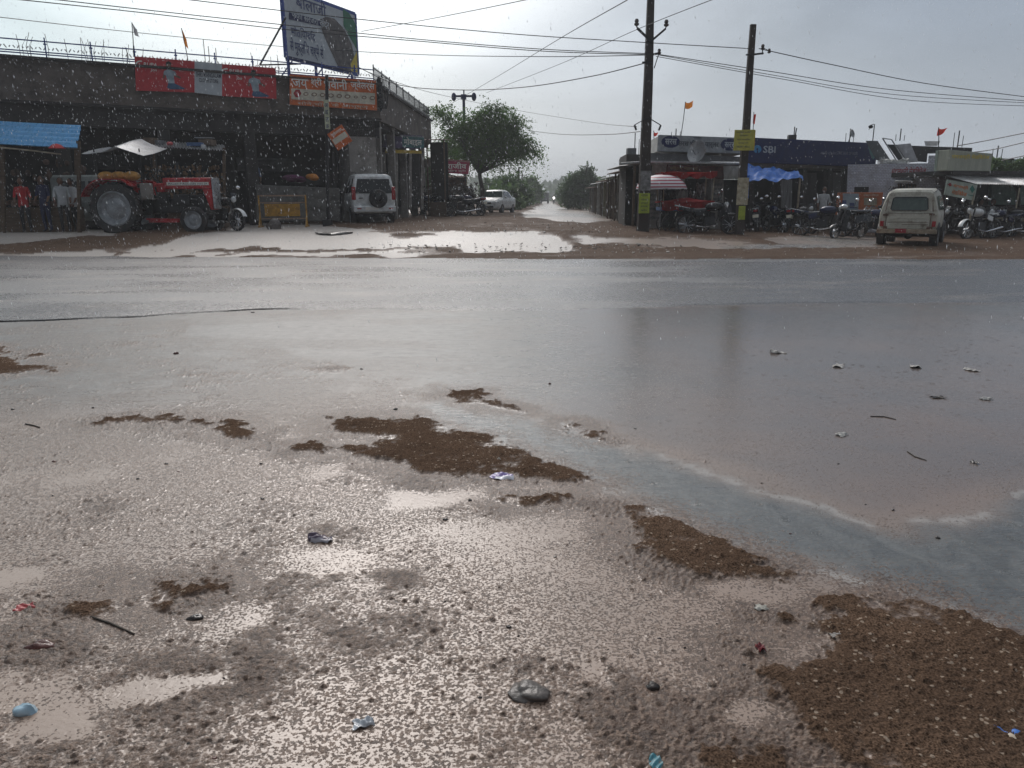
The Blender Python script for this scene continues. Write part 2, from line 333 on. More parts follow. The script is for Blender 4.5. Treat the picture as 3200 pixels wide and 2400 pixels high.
    vo = s.n('ShaderNodeTexVoronoi'); vo.inputs['Scale'].default_value = 8.5; s.L(s.tc.outputs['Object'], vo.inputs['Vector']); dd = vo.outputs['Distance']
    ring = s.math('MULTIPLY', s.math('SINE', s.math('MULTIPLY', dd, 75.0)), s.mr(dd, .0, .34, .4, 0))
    rip = s.math('ADD', rip, ring)
    hgt = s.mixf(film_, n1, s.math('ADD', rip, s.math('MULTIPLY', rip2, s.mixf(teal_, .5, 1.6))))
    nr = s.bump(hgt, s.mixf(film_, .9, s.mixf(teal_, .22, .5)), .0045); nr = s.bump(sm, s.mixf(dry_, .5, .1), .004, nr)
    m_ = s.fin(col, rough, 0., nr, .5); s.set(s.b.inputs['Specular IOR Level'], s.mixf(dry_, s.mixf(film_, .22, .52), .0)); return m_
mg = ground_mat('wet_gravel_mud'); mw = ground_mat('muddy_water'); mr_ = ground_mat('wet_asphalt', True)
sheet_mesh('ground', fk == 0, mg, 'structure')
sheet_mesh('road', fk == 1, mr_, 'structure')
sheet_mesh('water', fk == 2, mw, 'structure')
# ------------------------------------------------------------------ mesh building helpers
class MB:
    def __init__(s): s.v = []; s.f = []
    def add(s, vs, fs, M=None):
        b = len(s.v)
        s.v += [tuple(M @ Vector(q)) if M is not None else tuple(q) for q in vs]; s.f += [tuple(b + i for i in f) for f in fs]; return s
    def box(s, c, d, M=None, rot=None, taper=1.0):
        x, y, z = (q / 2 for q in d); c = Vector(c); rm = Euler(rot).to_matrix() if rot else None; vs = []
        for k in (-1, 1):
            tp = taper if k > 0 else 1
            for (i, j) in ((-1, -1), (1, -1), (1, 1), (-1, 1)):
                q = Vector((i * x * tp, j * y * tp, k * z)); q = rm @ q if rm else q; vs.append(q + c)
        return s.add(vs, [(3, 2, 1, 0), (4, 5, 6, 7), (0, 1, 5, 4), (1, 2, 6, 5), (2, 3, 7, 6), (3, 0, 4, 7)], M)
    def bar(s, a, b, w_, h_=None, M=None):
        a = Vector(a); b = Vector(b); d = b - a; L_ = d.length
        q = d.to_track_quat('Z', 'Y').to_matrix().to_4x4(); T = Matrix.Translation((a + b) / 2) @ q
        if M is not None: T = M @ T
        return s.box((0, 0, 0), (w_, h_ or w_, L_), T)
    def tube(s, pts, r, n=8, M=None, cap=True):
        pts = [Vector(p) for p in pts]; k = len(pts); rs = r if isinstance(r, (list, tuple)) else [r] * k; vs = []; fs = []
        up = Vector((0, 0, 1))
        for i, p in enumerate(pts):
            t = (pts[min(i + 1, k - 1)] - pts[max(i - 1, 0)]).normalized()
            a = up if abs(t.dot(up)) < .95 else Vector((1, 0, 0)); u = t.cross(a).normalized(); v_ = u.cross(t).normalized()
            for j in range(n):
                an = 2 * math.pi * j / n; vs.append(p + (u * math.cos(an) + v_ * math.sin(an)) * rs[i])
        for i in range(k - 1):
            for j in range(n): fs.append((i * n + j, i * n + (j + 1) % n, (i + 1) * n + (j + 1) % n, (i + 1) * n + j))
        if cap: fs += [tuple(range(n - 1, -1, -1)), tuple((k - 1) * n + j for j in range(n))]
        return s.add(vs, fs, M)
    def lathe(s, prof, M=None, n=24, cap=False):
        """profile of (radius, height) turned about local Z"""
        vs = []; fs = []; k = len(prof)
        for r_, z_ in prof:
            for j in range(n): vs.append((r_ * math.cos(2 * math.pi * j / n), r_ * math.sin(2 * math.pi * j / n), z_))
        for i in range(k - 1):
            for j in range(n): fs.append((i * n + j, i * n + (j + 1) % n, (i + 1) * n + (j + 1) % n, (i + 1) * n + j))
        if cap or prof[0][0] < .03: fs.append(tuple(range(n - 1, -1, -1)))
        if cap or prof[-1][0] < .03: fs.append(tuple((k - 1) * n + j for j in range(n)))
        return s.add(vs, fs, M)
    def prism(s, pts, t, M=None):
        """flat outline in local XZ, thickness t along +Y"""
        n = len(pts); vs = [(a, 0, b) for a, b in pts] + [(a, t, b) for a, b in pts]
        return s.add(vs, [tuple(range(n)), tuple(range(2 * n - 1, n - 1, -1))] + [(i, i + n, (i + 1) % n + n, (i + 1) % n) for i in range(n)], M)
    def surf(s, fn, nu, nv, thick=0.0, M=None):
        vs = [fn(i / nu, j / nv) for j in range(nv + 1) for i in range(nu + 1)]; k = len(vs)
        q = [(j * (nu + 1) + i, j * (nu + 1) + i + 1, (j + 1) * (nu + 1) + i + 1, (j + 1) * (nu + 1) + i) for j in range(nv) for i in range(nu)]
        if thick:
            vs2 = [Vector(v_) + Vector((0, 0, -thick)) for v_ in vs]; fs = q + [tuple(i + k for i in reversed(f)) for f in q]
            W = nu + 1
            for i in range(nu): fs += [(i + 1, i, i + k, i + 1 + k), (nv * W + i, nv * W + i + 1, nv * W + i + 1 + k, nv * W + i + k)]
            for j in range(nv): fs += [(j * W, (j + 1) * W, (j + 1) * W + k, j * W + k), ((j + 1) * W + nu, j * W + nu, j * W + nu + k, (j + 1) * W + nu + k)]
            return s.add(list(vs) + vs2, fs, M)
        return s.add(vs, q, M)
    def ball(s, c, r, M=None, n=10, m=7):
        r = r if isinstance(r, tuple) else (r, r, r)
        def fn(u, v_):
            a = 2 * math.pi * u; b = math.pi * (v_ - .5)
            return (c[0] + r[0] * math.cos(a) * math.cos(b), c[1] + r[1] * math.sin(a) * math.cos(b), c[2] + r[2] * math.sin(b))
        return s.surf(fn, n, m, 0, M)
    def build(s, name, mat, parent=None, smooth=False, bevel=0, sub=0):
        me = bpy.data.meshes.new(name); me.from_pydata(s.v, [], s.f); me.materials.append(mat)
        if smooth:
            me.polygons.foreach_set('use_smooth', [True] * len(me.polygons))
            try: me.set_sharp_from_angle(angle=R(smooth if smooth is not True else 40))
            except Exception: pass
        me.update(); o = bpy.data.objects.new(name, me); C.objects.link(o); o.parent = parent
        if bevel:
            m = o.modifiers.new('b', 'BEVEL'); m.width = bevel; m.segments = 2; m.limit_method = 'ANGLE'; m.angle_limit = R(50)
        if sub: m = o.modifiers.new('s', 'SUBSURF'); m.levels = m.render_levels = sub
        return o
def tag(o, label=None, cat=None, group=None, kind=None):
    if label: o['label'] = label
    if cat: o['category'] = cat
    if group: o['group'] = group
    if kind: o['kind'] = kind
    return o
def thing(name, label, cat, loc, rz=0, group=None, scale=1):
    o = bpy.data.objects.new(name, None); C.objects.link(o); o.location = loc; o.rotation_euler = (0, 0, rz); o.scale = (scale,) * 3
    o.empty_display_size = .2
    return tag(o, label, cat, group)
def kids(o): return [c for c in bpy.data.objects if c.parent == o]
def copy_tree(o, parent=None):
    c = o.copy(); C.objects.link(c); c.parent = parent
    for k in kids(o): copy_tree(k, c)
    return c
def mat(name, col, rough=.5, metal=0., var=.25, scale=5, bump=0, bscale=None, spec=.5, dirt=None, dirtamt=.5, stretch=None, trans=0):
    s = NM(name); n = s.noise(scale, 4, .6, stretch)
    c = s.mix(s.mr(n, .3, .7), tuple(q * (1 - var) for q in col), tuple(min(1, q * (1 + var)) for q in col))
    if dirt:
        c = s.mix(s.mr(s.noise(scale * .7 + .9, 6, .7, stretch), .48, .68, 0, dirtamt), c, dirt)
    nr = s.bump(s.noise(bscale or scale * 6, 3), bump, .01) if bump else None
    s.fin(c, s.mr(s.noise(scale * 2.1, 3), .3, .7, max(.02, rough - .08), rough + .08), metal, nr, spec)
    if trans:
        tr_ = s.n('ShaderNodeBsdfTranslucent'); s.L(c, tr_.inputs[0]); mx = s.n('ShaderNodeMixShader'); mx.inputs[0].default_value = trans
        s.L(s.b.outputs[0], mx.inputs[1]); s.L(tr_.outputs[0], mx.inputs[2]); s.L(mx.outputs[0], s.t.nodes['Material Output'].inputs[0])
    return s.m
def stripes(name, a, b, axis, freq, rough=.6, wav=False, soft=.05, metal=0.):
    """alternating bands across one local axis"""
    s = NM(name); sp = s.n('ShaderNodeSeparateXYZ'); s.L(s.tc.outputs['Object'], sp.inputs[0])
    f = s.math('SINE', s.math('MULTIPLY', sp.outputs[axis], freq * 2 * math.pi))
    c = s.mix(s.mr(f, -soft, soft), a, b); c = s.mix(s.mr(s.noise(4, 4), .45, .75, 0, .35), c, (.2, .17, .14))
    return s.fin(c, rough, metal)
DG = None
def text_mesh(txt, width, height, depth=.004, shear=0, bold=0):
    """lettering as a mesh in local XZ, centred, fitted to width x height"""
    cu_ = bpy.data.curves.new('t', 'FONT'); cu_.body = txt; cu_.size = 1; cu_.extrude = .01; cu_.shear = shear; cu_.resolution_u = 2; cu_.offset = bold; cu_.fill_mode = 'BOTH'
    ob = bpy.data.objects.new('t', cu_); C.objects.link(ob); dg = bpy.context.evaluated_depsgraph_get(); dg.update()
    me = bpy.data.meshes.new_from_object(ob.evaluated_get(dg)); bpy.data.objects.remove(ob)
    vs = [Vector(v_.co) for v_ in me.vertices]; fs = [tuple(p.vertices) for p in me.polygons]; bpy.data.meshes.remove(me)
    if not vs: return [], []
    x0 = min(v_.x for v_ in vs); x1 = max(v_.x for v_ in vs); y0 = min(v_.y for v_ in vs); y1 = max(v_.y for v_ in vs)
    return [((v_.x - (x0 + x1) / 2) / (x1 - x0) * width, -depth if v_.z > 0 else 0.0, (v_.y - (y0 + y1) / 2) / (y1 - y0) * height) for v_ in vs], fs
class Frame:
    """a vertical plane in the place: local x along it, local y away from the viewer, z up"""
    def __init__(s, ox, oy, ang, z0=0.0):
        s.o = Vector((ox, oy, z0)); s.a = ang; s.M = Matrix.Translation(s.o) @ Matrix.Rotation(ang, 4, 'Z'); s.I = s.M.inverted()
    def uv(s, px, py, off=0.0):
        o = s.I @ Vector((0, 0, CAMH)); d = s.I.to_3x3() @ ray(px, py); t = (off - o.y) / d.y; return o + d * t
    def poly(s, mb, pts, off, thick=.04):
        q = [s.uv(px, py, off) for px, py in pts]
        return mb.prism([(v_.x, v_.z) for v_ in q], thick, Matrix.Translation((0, off, 0)))
    def rect(s, mb, pl, pt, pr, pb, off, thick=.04):
        """upright rectangle whose opposite corners are seen at two pixels"""
        a = s.uv(pl, pt, off); b = s.uv(pr, pb, off); x0, x1 = a.x, b.x; z0, z1 = b.z, a.z
        return mb.box(((x0 + x1) / 2, off + thick / 2, (z0 + z1) / 2), (x1 - x0, thick, z1 - z0))
    def text(s, mb, txt, pl, pt, pr, pb, off, shear=0, bold=0.0):
        a = s.uv(pl, (pt + pb) / 2, off); b = s.uv(pr, (pt + pb) / 2, off); m_ = (pl + pr) / 2; t_ = s.uv(m_, pt, off); u = s.uv(m_, pb, off)
        vs, fs = text_mesh(txt, abs(b.x - a.x), abs(t_.z - u.z), .004, shear, bold)
        return mb.add([(v_[0] + (a.x + b.x) / 2, v_[1] + off, v_[2] + (t_.z + u.z) / 2) for v_ in vs], fs) if vs else mb
def frame_px(pl, Yl, pr, Yr, z0=0.0):
    a = P(pl, 618, Yl); b = P(pr, 618, Yr); return Frame(a.x, a.y, math.atan2(b.y - a.y, b.x - a.x), z0)
def loft(mb, secs, M=None):
    """car-like hull along x: (x, zbottom, zbelt, zroof, half width bottom, belt, roof)"""
    rings = []
    for (x_, zb, zl, zr, wb, wl, wr) in secs:
        h_ = [(0, zb), (wb * .88, zb), (wb, zb + .1), (wl, (zb + zl) / 2), (wl * .995, zl), ((wl + wr) / 2, (zl + zr) / 2), (wr, zr - .06 * min(1, (zr - zl) * 3)), (wr * .86, zr), (0, zr + .015)]
        rings.append([(x_, a, b) for a, b in h_] + [(x_, -a, b) for a, b in reversed(h_[1:-1])])
    n = len(rings[0]); vs = [q for r_ in rings for q in r_]; fs = []
    for i in range(len(rings) - 1):
        for j in range(n): fs.append((i * n + j, i * n + (j + 1) % n, (i + 1) * n + (j + 1) % n, (i + 1) * n + j))
    fs += [tuple(range(n - 1, -1, -1)), tuple((len(rings) - 1) * n + j for j in range(n))]
    return mb.add(vs, fs, M)
def RX(a): return Matrix.Rotation(a, 4, 'X')
def T(*a): return Matrix.Translation(a)

# ------------------------------------------------------------------ common materials
K = {}
K['rubber'] = mat('tyre_rubber', (.018, .018, .02), .55, bump=.2, dirt=(.12, .09, .07), dirtamt=.3)
K['black'] = mat('black_paint', (.015, .015, .018), .25)
K['dark'] = mat('dark_greasy_metal', (.03, .03, .033), .4, .4, bump=.2)
K['steel'] = mat('bare_steel', (.45, .46, .48), .3, .8)
K['chrome'] = mat('chrome', (.75, .76, .78), .1, 1.)
K['mirror'] = mat('mirror_glass', (.85, .87, .9), .04, 1.)
K['rimgrey'] = mat('rim_grey', (.33, .35, .37), .45, .3, dirt=(.12, .10, .08))
K['rust'] = mat('rusty_iron', (.12, .06, .035), .7, var=.5, bump=.3)
K['red'] = mat('red_paint', (.42, .012, .02), .28, dirt=(.15, .05, .04), dirtamt=.3)
K['redcloth'] = mat('red_cloth', (.5, .015, .02), .7, bump=.3, trans=.25)
K['white'] = mat('white_paint', (.72, .74, .74), .3, dirt=(.35, .31, .27), dirtamt=.35)
K['whitecloth'] = mat('white_cloth', (.6, .6, .6), .8, bump=.3)
K['offwhite'] = mat('off_white_wall', (.5, .5, .48), .8, dirt=(.2, .17, .14))
K['blue'] = mat('blue_paint', (.02, .06, .30), .4)
K['navy'] = mat('navy_panel', (.005, .014, .085), .55, var=.15, dirt=(.015, .015, .03), dirtamt=.4, spec=.3)
K['glass'] = mat('dark_glass', (.02, .025, .03), .06, var=.1)
K['glassg'] = mat('green_grey_glass', (.09, .13, .12), .1, var=.2)
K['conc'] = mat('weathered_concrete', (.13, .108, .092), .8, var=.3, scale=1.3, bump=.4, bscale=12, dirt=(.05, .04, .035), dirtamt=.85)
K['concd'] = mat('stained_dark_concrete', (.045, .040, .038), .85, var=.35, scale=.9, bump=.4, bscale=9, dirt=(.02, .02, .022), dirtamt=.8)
K['plaster'] = mat('grey_plaster', (.26, .24, .22), .85, scale=1.5, bump=.25, dirt=(.09, .08, .07), dirtamt=.8)
K['void'] = mat('unlit_interior', (.02, .018, .018), .9, var=.5, scale=2)  # near-black colour holds the shade of unlit interiors and openings
K['wood'] = mat('old_wood', (.10, .065, .04), .75, var=.4, scale=3, stretch=(1, 1, 8), bump=.4)
K['tin'] = mat('weathered_tin', (.36, .37, .38), .35, .5, dirt=(.14, .10, .08), dirtamt=.7)
K['bamboo'] = mat('pale_pole', (.33, .28, .2), .6, var=.4)
K['yellow'] = mat('yellow_paint', (.55, .38, .03), .45, dirt=(.15, .1, .04))
K['orange'] = mat('orange_print', (.62, .13, .02), .45, dirt=(.3, .08, .03), dirtamt=.4)
K['cream'] = mat('cream_print', (.62, .58, .47), .5, dirt=(.3, .25, .2))
K['lettw'] = mat('white_lettering', (.8, .78, .72), .5, var=.05)
K['lettb'] = mat('dark_lettering', (.03, .04, .06), .5)
K['lettn'] = mat('navy_lettering', (.03, .05, .16), .5)
K['lettr'] = mat('red_lettering', (.35, .02, .03), .6)
K['letto'] = mat('orange_lettering', (.6, .16, .03), .6)
K['letty'] = mat('yellow_lettering', (.65, .5, .05), .5)
K['skin'] = mat('skin', (.16, .08, .05), .5)
K['hair'] = mat('black_hair', (.01, .009, .009), .5)
K['grey'] = mat('grey_print', (.38, .42, .45), .5, dirt=(.2, .22, .24))
K['tail'] = mat('tail_light_red', (.35, .01, .015), .15)
K['lamp'] = mat('headlamp_glass', (.6, .62, .63), .08, .3)
K['leaf'] = None
# ------------------------------------------------------------------ vehicle builders
def wheel(parent, c, r, w_, rr, M0=None, dark=False, tread=0, rimmat=None):
    M = T(*c) @ RX(math.pi / 2)
    m = MB(); h_ = w_ / 2
    m.lathe([(rr, -h_ * .8), (rr * 1.03, -h_), (r * .93, -h_ * 1.02), (r, -h_ * .72), (r, h_ * .72), (r * .93, h_ * 1.02), (rr * 1.03, h_), (rr, h_ * .8)], M, 32)
    if tread:
        for i in range(tread):
            a = 2 * math.pi * i / tread
            for s_ in (-1, 1):
                m.box((0, 0, 0), (.045 * r / .7, w_ * .52, .06 * r / .7), M @ Matrix.Rotation(a + (.5 if s_ > 0 else 0) * 2 * math.pi / tread, 4, 'Z') @ T(r * 1.0, 0, s_ * h_ * .45) @ Matrix.Rotation(math.pi / 2, 4, 'Y') @ Matrix.Rotation(math.pi / 2 + s_ * .6, 4, 'Z'))
    o = m.build('wheel', K['rubber'], parent, 35)
    k = MB(); k.lathe([(rr * 1.0, -h_ * .85), (rr * .93, -h_ * .9), (rr * .86, -h_ * .35), (rr * .62, -h_ * .2), (rr * .5, -h_ * .45), (rr * .2, -h_ * .5), (rr * .16, -h_ * .7), (0.002, -h_ * .7)], M, 28)
    k.lathe([(rr * 1.0, h_ * .85), (rr * .93, h_ * .9), (rr * .86, h_ * .35), (rr * .62, h_ * .2), (rr * .5, h_ * .45), (rr * .2, h_ * .5), (0.002, h_ * .5)], M, 28)
    k.build('rim', rimmat or K['rimgrey'], o, 35)
    if tread or r == .39: k = MB(); k.lathe([(rr * .845, -h_ * .52), (rr * .70, -h_ * .46), (rr * .70, -h_ * .40), (rr * .845, -h_ * .44), (rr * .845, -h_ * .52)], M, 28); k.build('rim_gap_shade', K['black'], o, 35)  # raised black ring paints the shade of the gap in the rim
    hb = MB(); hb.lathe([(rr * .15, -h_ * .72), (rr * .12, -h_ * .86), (.002, -h_ * .86)], M, 10)
    for i in range(6): hb.tube([T(*c) @ Vector((rr * .34 * math.cos(i * 1.047), h_ * .44, rr * .34 * math.sin(i * 1.047))), T(*c) @ Vector((rr * .34 * math.cos(i * 1.047), h_ * .56, rr * .34 * math.sin(i * 1.047)))], rr * .045, 6)
    hb.build('hub', K['dark'], o, 35)
    return o

def make_motorcycle(label, tank, group, guard=None, scooter=False):
    """front towards local +x, origin on the ground between the wheels"""
    t = thing('motorcycle' if not scooter else 'scooter', label, 'motorcycle' if not scooter else 'scooter', (0, 0, 0), 0, group)
    rw = .30 if not scooter else .22; xf = .66; xr = -.62
    for xx in (xr, xf):
        m = MB(); M = T(xx, 0, rw) @ RX(math.pi / 2); w2 = .05
        m.lathe([(rw * .80, -w2 * .8), (rw * .86, -w2), (rw * .96, -w2 * .8), (rw, -w2 * .3), (rw, w2 * .3), (rw * .96, w2 * .8), (rw * .86, w2), (rw * .80, w2 * .8)], M, 26)
        n = 26; m.f += [(7 * n + j, 7 * n + (j + 1) % n, (j + 1) % n, j) for j in range(n)]
        wo = m.build('wheel', K['rubber'], t, 35)
        k = MB(); 
        for i in range(10 if not scooter else 5):
            a = i * 2 * math.pi / (10 if not scooter else 5); k.bar((xx, 0, rw), (xx + rw * .82 * math.cos(a), 0, rw + rw * .82 * math.sin(a)), .012 if not scooter else .05, .012)
        k.tube([(xx, -.06, rw), (xx, .06, rw)], .055 if not scooter else .09, 10)
        k.build('spokes', K['steel'], wo)
        gd = MB()
        def fn(u, v_, xx=xx):
            a = (R(20) + u * R(130)) if xx > 0 else (R(10) + u * R(120))
            a = math.pi - a if xx < 0 else a
            q = (v_ - .5) * 2; rr_ = rw + .04 - .02 * q * q
            return (xx + rr_ * math.cos(a), .075 * q, rw + rr_ * math.sin(a))
        gd.surf(fn, 10, 4, .004); gd.build('mudguard', guard or K['black'], t, 50)
    hz = .98
    fk = MB()
    for s_ in (-.085, .085): fk.tube([(xf, s_, rw), (.40, s_, .92)], .022, 8)
    fk.build('fork', K['dark'], t, 40)
    fr = MB(); 
    if not scooter:
        fr.tube([(.40, 0, .86), (.22, 0, .30), (-.22, 0, .26)], .022); fr.tube([(.40, 0, .84), (-.15, 0, .70), (-.80, 0, .74)], .022)
        for s_ in (-.10, .10): fr.tube([(xr, s_, rw), (-.12, s_, .36)], .02); fr.tube([(xr + .02, s_, rw), (-.48, s_, .74)], .024)
    else:
        fr.tube([(.42, 0, .86), (.36, 0, .30), (-.3, 0, .24), (xr, 0, .3)], .035)
    fr.build('frame', K['black'], t, 40)
    en = MB()
    if not scooter:
        en.box((.04, 0, .40), (.30, .22, .24)); en.box((.10, 0, .56), (.16, .16, .16), rot=(0, .2, 0))
        for i in range(5): en.box((.10, 0, .50 + i * .035), (.2, .21, .01), rot=(0, .2, 0))
        en.build('engine', K['dark'], t, bevel=.015)
        ex = MB(); ex.tube([(.2, .10, .5), (.26, .13, .28), (-.05, .14, .22), (-.35, .15, .26), (-.85, .15, .34)], [.018, .018, .02, .035, .04], 10); ex.build('exhaust', K['chrome'], t, 40)
        tk = MB(); tk.ball((.16, 0, .82), (.27, .145, .13), None, 14, 10); tk.build('fuel_tank', tank, t, True)
        sd = MB(); sd.prism([(-.12, .60), (-.35, .52), (-.40, .66), (-.15, .74)], .03, T(0, -.16, 0)); sd.prism([(-.12, .60), (-.35, .52), (-.40, .66), (-.15, .74)], .03, T(0, .13, 0))
        sd.prism([(-.42, .68), (-.85, .72), (-.88, .82), (-.42, .78)], .2, T(0, -.10, 0)); sd.build('side_panel', tank, t, bevel=.01)
        se = MB(); se.surf(lambda u, v_: (-.08 - .72 * u, (v_ - .5) * (.24 - .05 * u), .79 + .06 * u ** 2 - .03 * math.sin(u * 3.1) - .05 * (2 * v_ - 1) ** 4), 10, 6, .07); se.build('seat', K['black'], t, 50)
        hl = MB(); hl.ball((.52, 0, .88), (.07, .085, .09), None, 10, 8); hl.build('headlight', K['lamp'], t, True)
        vz = MB(); vz.box((.50, 0, 1.0), (.04, .2, .12), rot=(0, -.4, 0)); vz.build('windshield', K['black'], t, bevel=.01)
        cr = MB(); cr.tube([(-.55, -.11, .76), (-.98, -.10, .86), (-.98, .10, .86), (-.55, .11, .76)], .012, 6); cr.build('grab_rail', K['steel'], t, 40)
    else:
        bd = MB(); bd.surf(lambda u, v_: (-.05 - .85 * u, (v_ - .5) * .42 * math.sin(R(50) + u * R(90)) , .30 + .52 * math.sin(math.pi * (.15 + .7 * v_)) * (.9 + .25 * u)), 10, 10, .03)
        bd.build('body', tank, t, 50)
        ap = MB(); ap.surf(lambda u, v_: (.42 + .10 * math.sin(math.pi * v_) - .12 * u, (v_ - .5) * .42, .30 + .62 * u), 6, 6, .03); ap.box((.12, 0, .27), (.6, .34, .05)); ap.build('leg_shield', tank, t, 50)
        se = MB(); se.box((-.42, 0, .84), (.72, .26, .09)); se.build('seat', K['black'], t, bevel=.03)
        hl = MB(); hl.ball((.42, 0, 1.0), (.09, .12, .08), None, 10, 8); hl.build('headlight', K['lamp'], t, True)
    tl = MB(); tl.box((-.92, 0, .78), (.05, .13, .07)); tl.build('tail_light', K['tail'], t, bevel=.01)
    pl = MB(); pl.box((-.95, 0, .60), (.012, .2, .11), rot=(0, .2, 0)); pl.build('number_plate', K['cream'], t)
    hb = MB(); hb.tube([(.26, -.36, 1.0), (.34, -.2, 1.03), (.38, 0, hz), (.34, .2, 1.03), (.26, .36, 1.0)], .014, 8)
    for s_ in (-1, 1): hb.tube([(.31, .27 * s_, 1.02), (.33, .33 * s_, 1.2)], .007, 6)
    hb.build('handlebar', K['dark'], t, 40)
    for s_ in (-1, 1):
        mr2 = MB(); mr2.ball((.33, .35 * s_, 1.24), (.02, .075, .05), None, 10, 6); mr2.build('mirror', K['mirror'], t, True)
    st = MB(); st.tube([(-.1, .1, .28), (-.16, .3, .01)], .012, 6); st.build('stand', K['dark'], t, 40)
    return t

def make_person(label, loc, rz, shirt, trousers, H=1.68, pose='stand', group=None):
    t = thing('person', label, 'person', loc, rz, group); k = H / 1.70
    sit = pose == 'sit'
    hip = .47 if sit else .92
    J = {'pel': (0, 0, hip), 'wst': (0, 0, hip + .18), 'ch': (0, -.01, hip + .40), 'nk': (0, 0, hip + .55), 'hd0': (0, -.02, hip + .62)}
    for s_, n_ in ((-1, 'l'), (1, 'r')):
        J['sh' + n_] = (.17 * s_, 0, hip + .50); J['el' + n_] = (.23 * s_, -.04, hip + .23); J['ha' + n_] = (.22 * s_, -.16 if not sit else -.26, hip + .02)
        J['hp' + n_] = (.09 * s_, 0, hip - .03); 
        J['kn' + n_] = (.10 * s_, -.42 if sit else -.03, .48 if sit else .49); J['an' + n_] = (.10 * s_, -.40 if sit else .02, .08)
        J['to' + n_] = (.11 * s_, -.54 if sit else -.12, .04)
    rad = {'pel': .13, 'wst': .125, 'ch': .15, 'nk': .055, 'hd0': .05, 'sh': .06, 'el': .042, 'ha': .03, 'hp': .095, 'kn': .06, 'an': .042, 'to': .035}
    names = list(J); idx = {n_: i for i, n_ in enumerate(names)}
    E = [('pel', 'wst'), ('wst', 'ch'), ('ch', 'nk'), ('nk', 'hd0')]
    for n_ in 'lr': E += [('ch', 'sh' + n_), ('sh' + n_, 'el' + n_), ('el' + n_, 'ha' + n_), ('pel', 'hp' + n_), ('hp' + n_, 'kn' + n_), ('kn' + n_, 'an' + n_), ('an' + n_, 'to' + n_)]
    me = bpy.data.meshes.new('body'); me.from_pydata([tuple(q * k for q in J[n_]) for n_ in names], [(idx[a_], idx[b_]) for a_, b_ in E], [])
    o = bpy.data.objects.new('body', me); C.objects.link(o)
    m = o.modifiers.new('skin', 'SKIN'); m.use_smooth_shade = True
    for i, n_ in enumerate(names):
        r_ = rad.get(n_, rad.get(n_[:2], .05)) * k; me.skin_vertices[0].data[i].radius = (r_ * (1.15 if n_ in ('ch', 'wst', 'pel') else 1), r_ * (.8 if n_ in ('ch', 'wst', 'pel') else 1))
    me.skin_vertices[0].data[0].use_root = True
    o.modifiers.new('sub', 'SUBSURF').levels = 1
    dg = bpy.context.evaluated_depsgraph_get(); dg.update(); m2 = bpy.data.meshes.new_from_object(o.evaluated_get(dg)); bpy.data.objects.remove(o)
    hb = MB(); hz = (hip + .72) * k
    hb.ball((0, -.02 * k, hz), (.078 * k, .095 * k, .115 * k), None, 14, 10); hb.ball((0, -.115 * k, hz - .01), (.014, .02, .025), None, 6, 5)
    for s_ in (-1, 1): hb.ball((.078 * k * s_, -.01, hz), (.012, .02, .03), None, 6, 5)
    for sx in (-1, 1):
        hx, hy, hz2 = (q * k for q in J['ha' + ('l' if sx < 0 else 'r')])
        for fi in range(4): hb.tube([(hx + (fi - 1.5) * .016, hy - .02, hz2 - .03), (hx + (fi - 1.5) * .017, hy - .035, hz2 - .075), (hx + (fi - 1.5) * .017, hy - .03, hz2 - .11 + abs(fi - 1.5) * .008)], [.009, .008, .006], 5)
        hb.tube([(hx - .03 * sx, hy - .02, hz2), (hx - .045 * sx, hy - .045, hz2 - .05)], [.011, .008], 5)
    # one continuous body mesh, coloured by garment zone
    vs = [tuple(v_.co) for v_ in m2.vertices] ; fs = [tuple(p.vertices) for p in m2.polygons]; b0 = len(vs)
    vs += hb.v; fs += [tuple(i + b0 for i in f) for f in hb.f]
    me = bpy.data.meshes.new('body'); me.from_pydata(vs, [], fs)
    for mm in (K['skin'], shirt, trousers, K['dark']): me.materials.append(mm)
    for p in me.polygons:
        c_ = p.center; z_ = c_.z / k; p.use_smooth = True
        if p.index >= len(m2.polygons): p.material_index = 0; continue
        arm = abs(c_.x) / k > .185
        if z_ > hip + .57: i = 0
        elif arm and z_ < hip + .22 and z_ > hip - .15 : i = 0
        elif z_ > hip - .08: i = 1
        elif z_ < .09: i = 3
        else: i = 2
        p.material_index = i
    bpy.data.meshes.remove(m2)
    o = bpy.data.objects.new('body', me); C.objects.link(o); o.parent = t
    ha = MB(); ha.ball((0, .012 * k, hz + .03 * k), (.088 * k, .1 * k, .1 * k), None, 12, 8); ha.build('hair', K['hair'], t, True)
    return t

def at(px, Y, py=700):
    q = P(px, py, Y); return Vector((q.x, Y, g(q.x, Y)))

# ---- tractor
K['tarp'] = mat('silver_tarpaulin', (.34, .36, .38), .35, .2, bump=.4, bscale=14, trans=.2)
tl_ = at(372, 23.3); tl_.y += .78; tl_.z -= .03; TR = thing('tractor', 'red tractor with silver cloth canopy parked on the mud before the concrete market building', 'tractor', tl_, R(-2), scale=1.04)
for s_ in (-1, 1):
    wheel(TR, (0, .72 * s_, .73), .73, .34, .50, tread=20); wheel(TR, (2.22, .62 * s_, .385), .39, .18, .26)
m = MB(); m.box((.25, 0, .78), (1.1, .42, .5)); m.tube([(0, -.7, .73), (0, .7, .73)], .11, 12); m.box((1.3, 0, .8), (1.1, .34, .42)); m.box((2.0, 0, .86), (.8, .36, .5)); m.bar((2.22, -.6, .42), (2.22, .6, .42), .1)
m.bar((1.9, 0, .62), (2.5, 0, .5), .2, .1); m.box((1.75, -.22, .98), (.5, .1, .3)); m.tube([(1.5, -.2, 1.0), (2.2, -.2, .95)], .05, 8); m.box((1.2, -.25, 1.0), (.25, .14, .3))
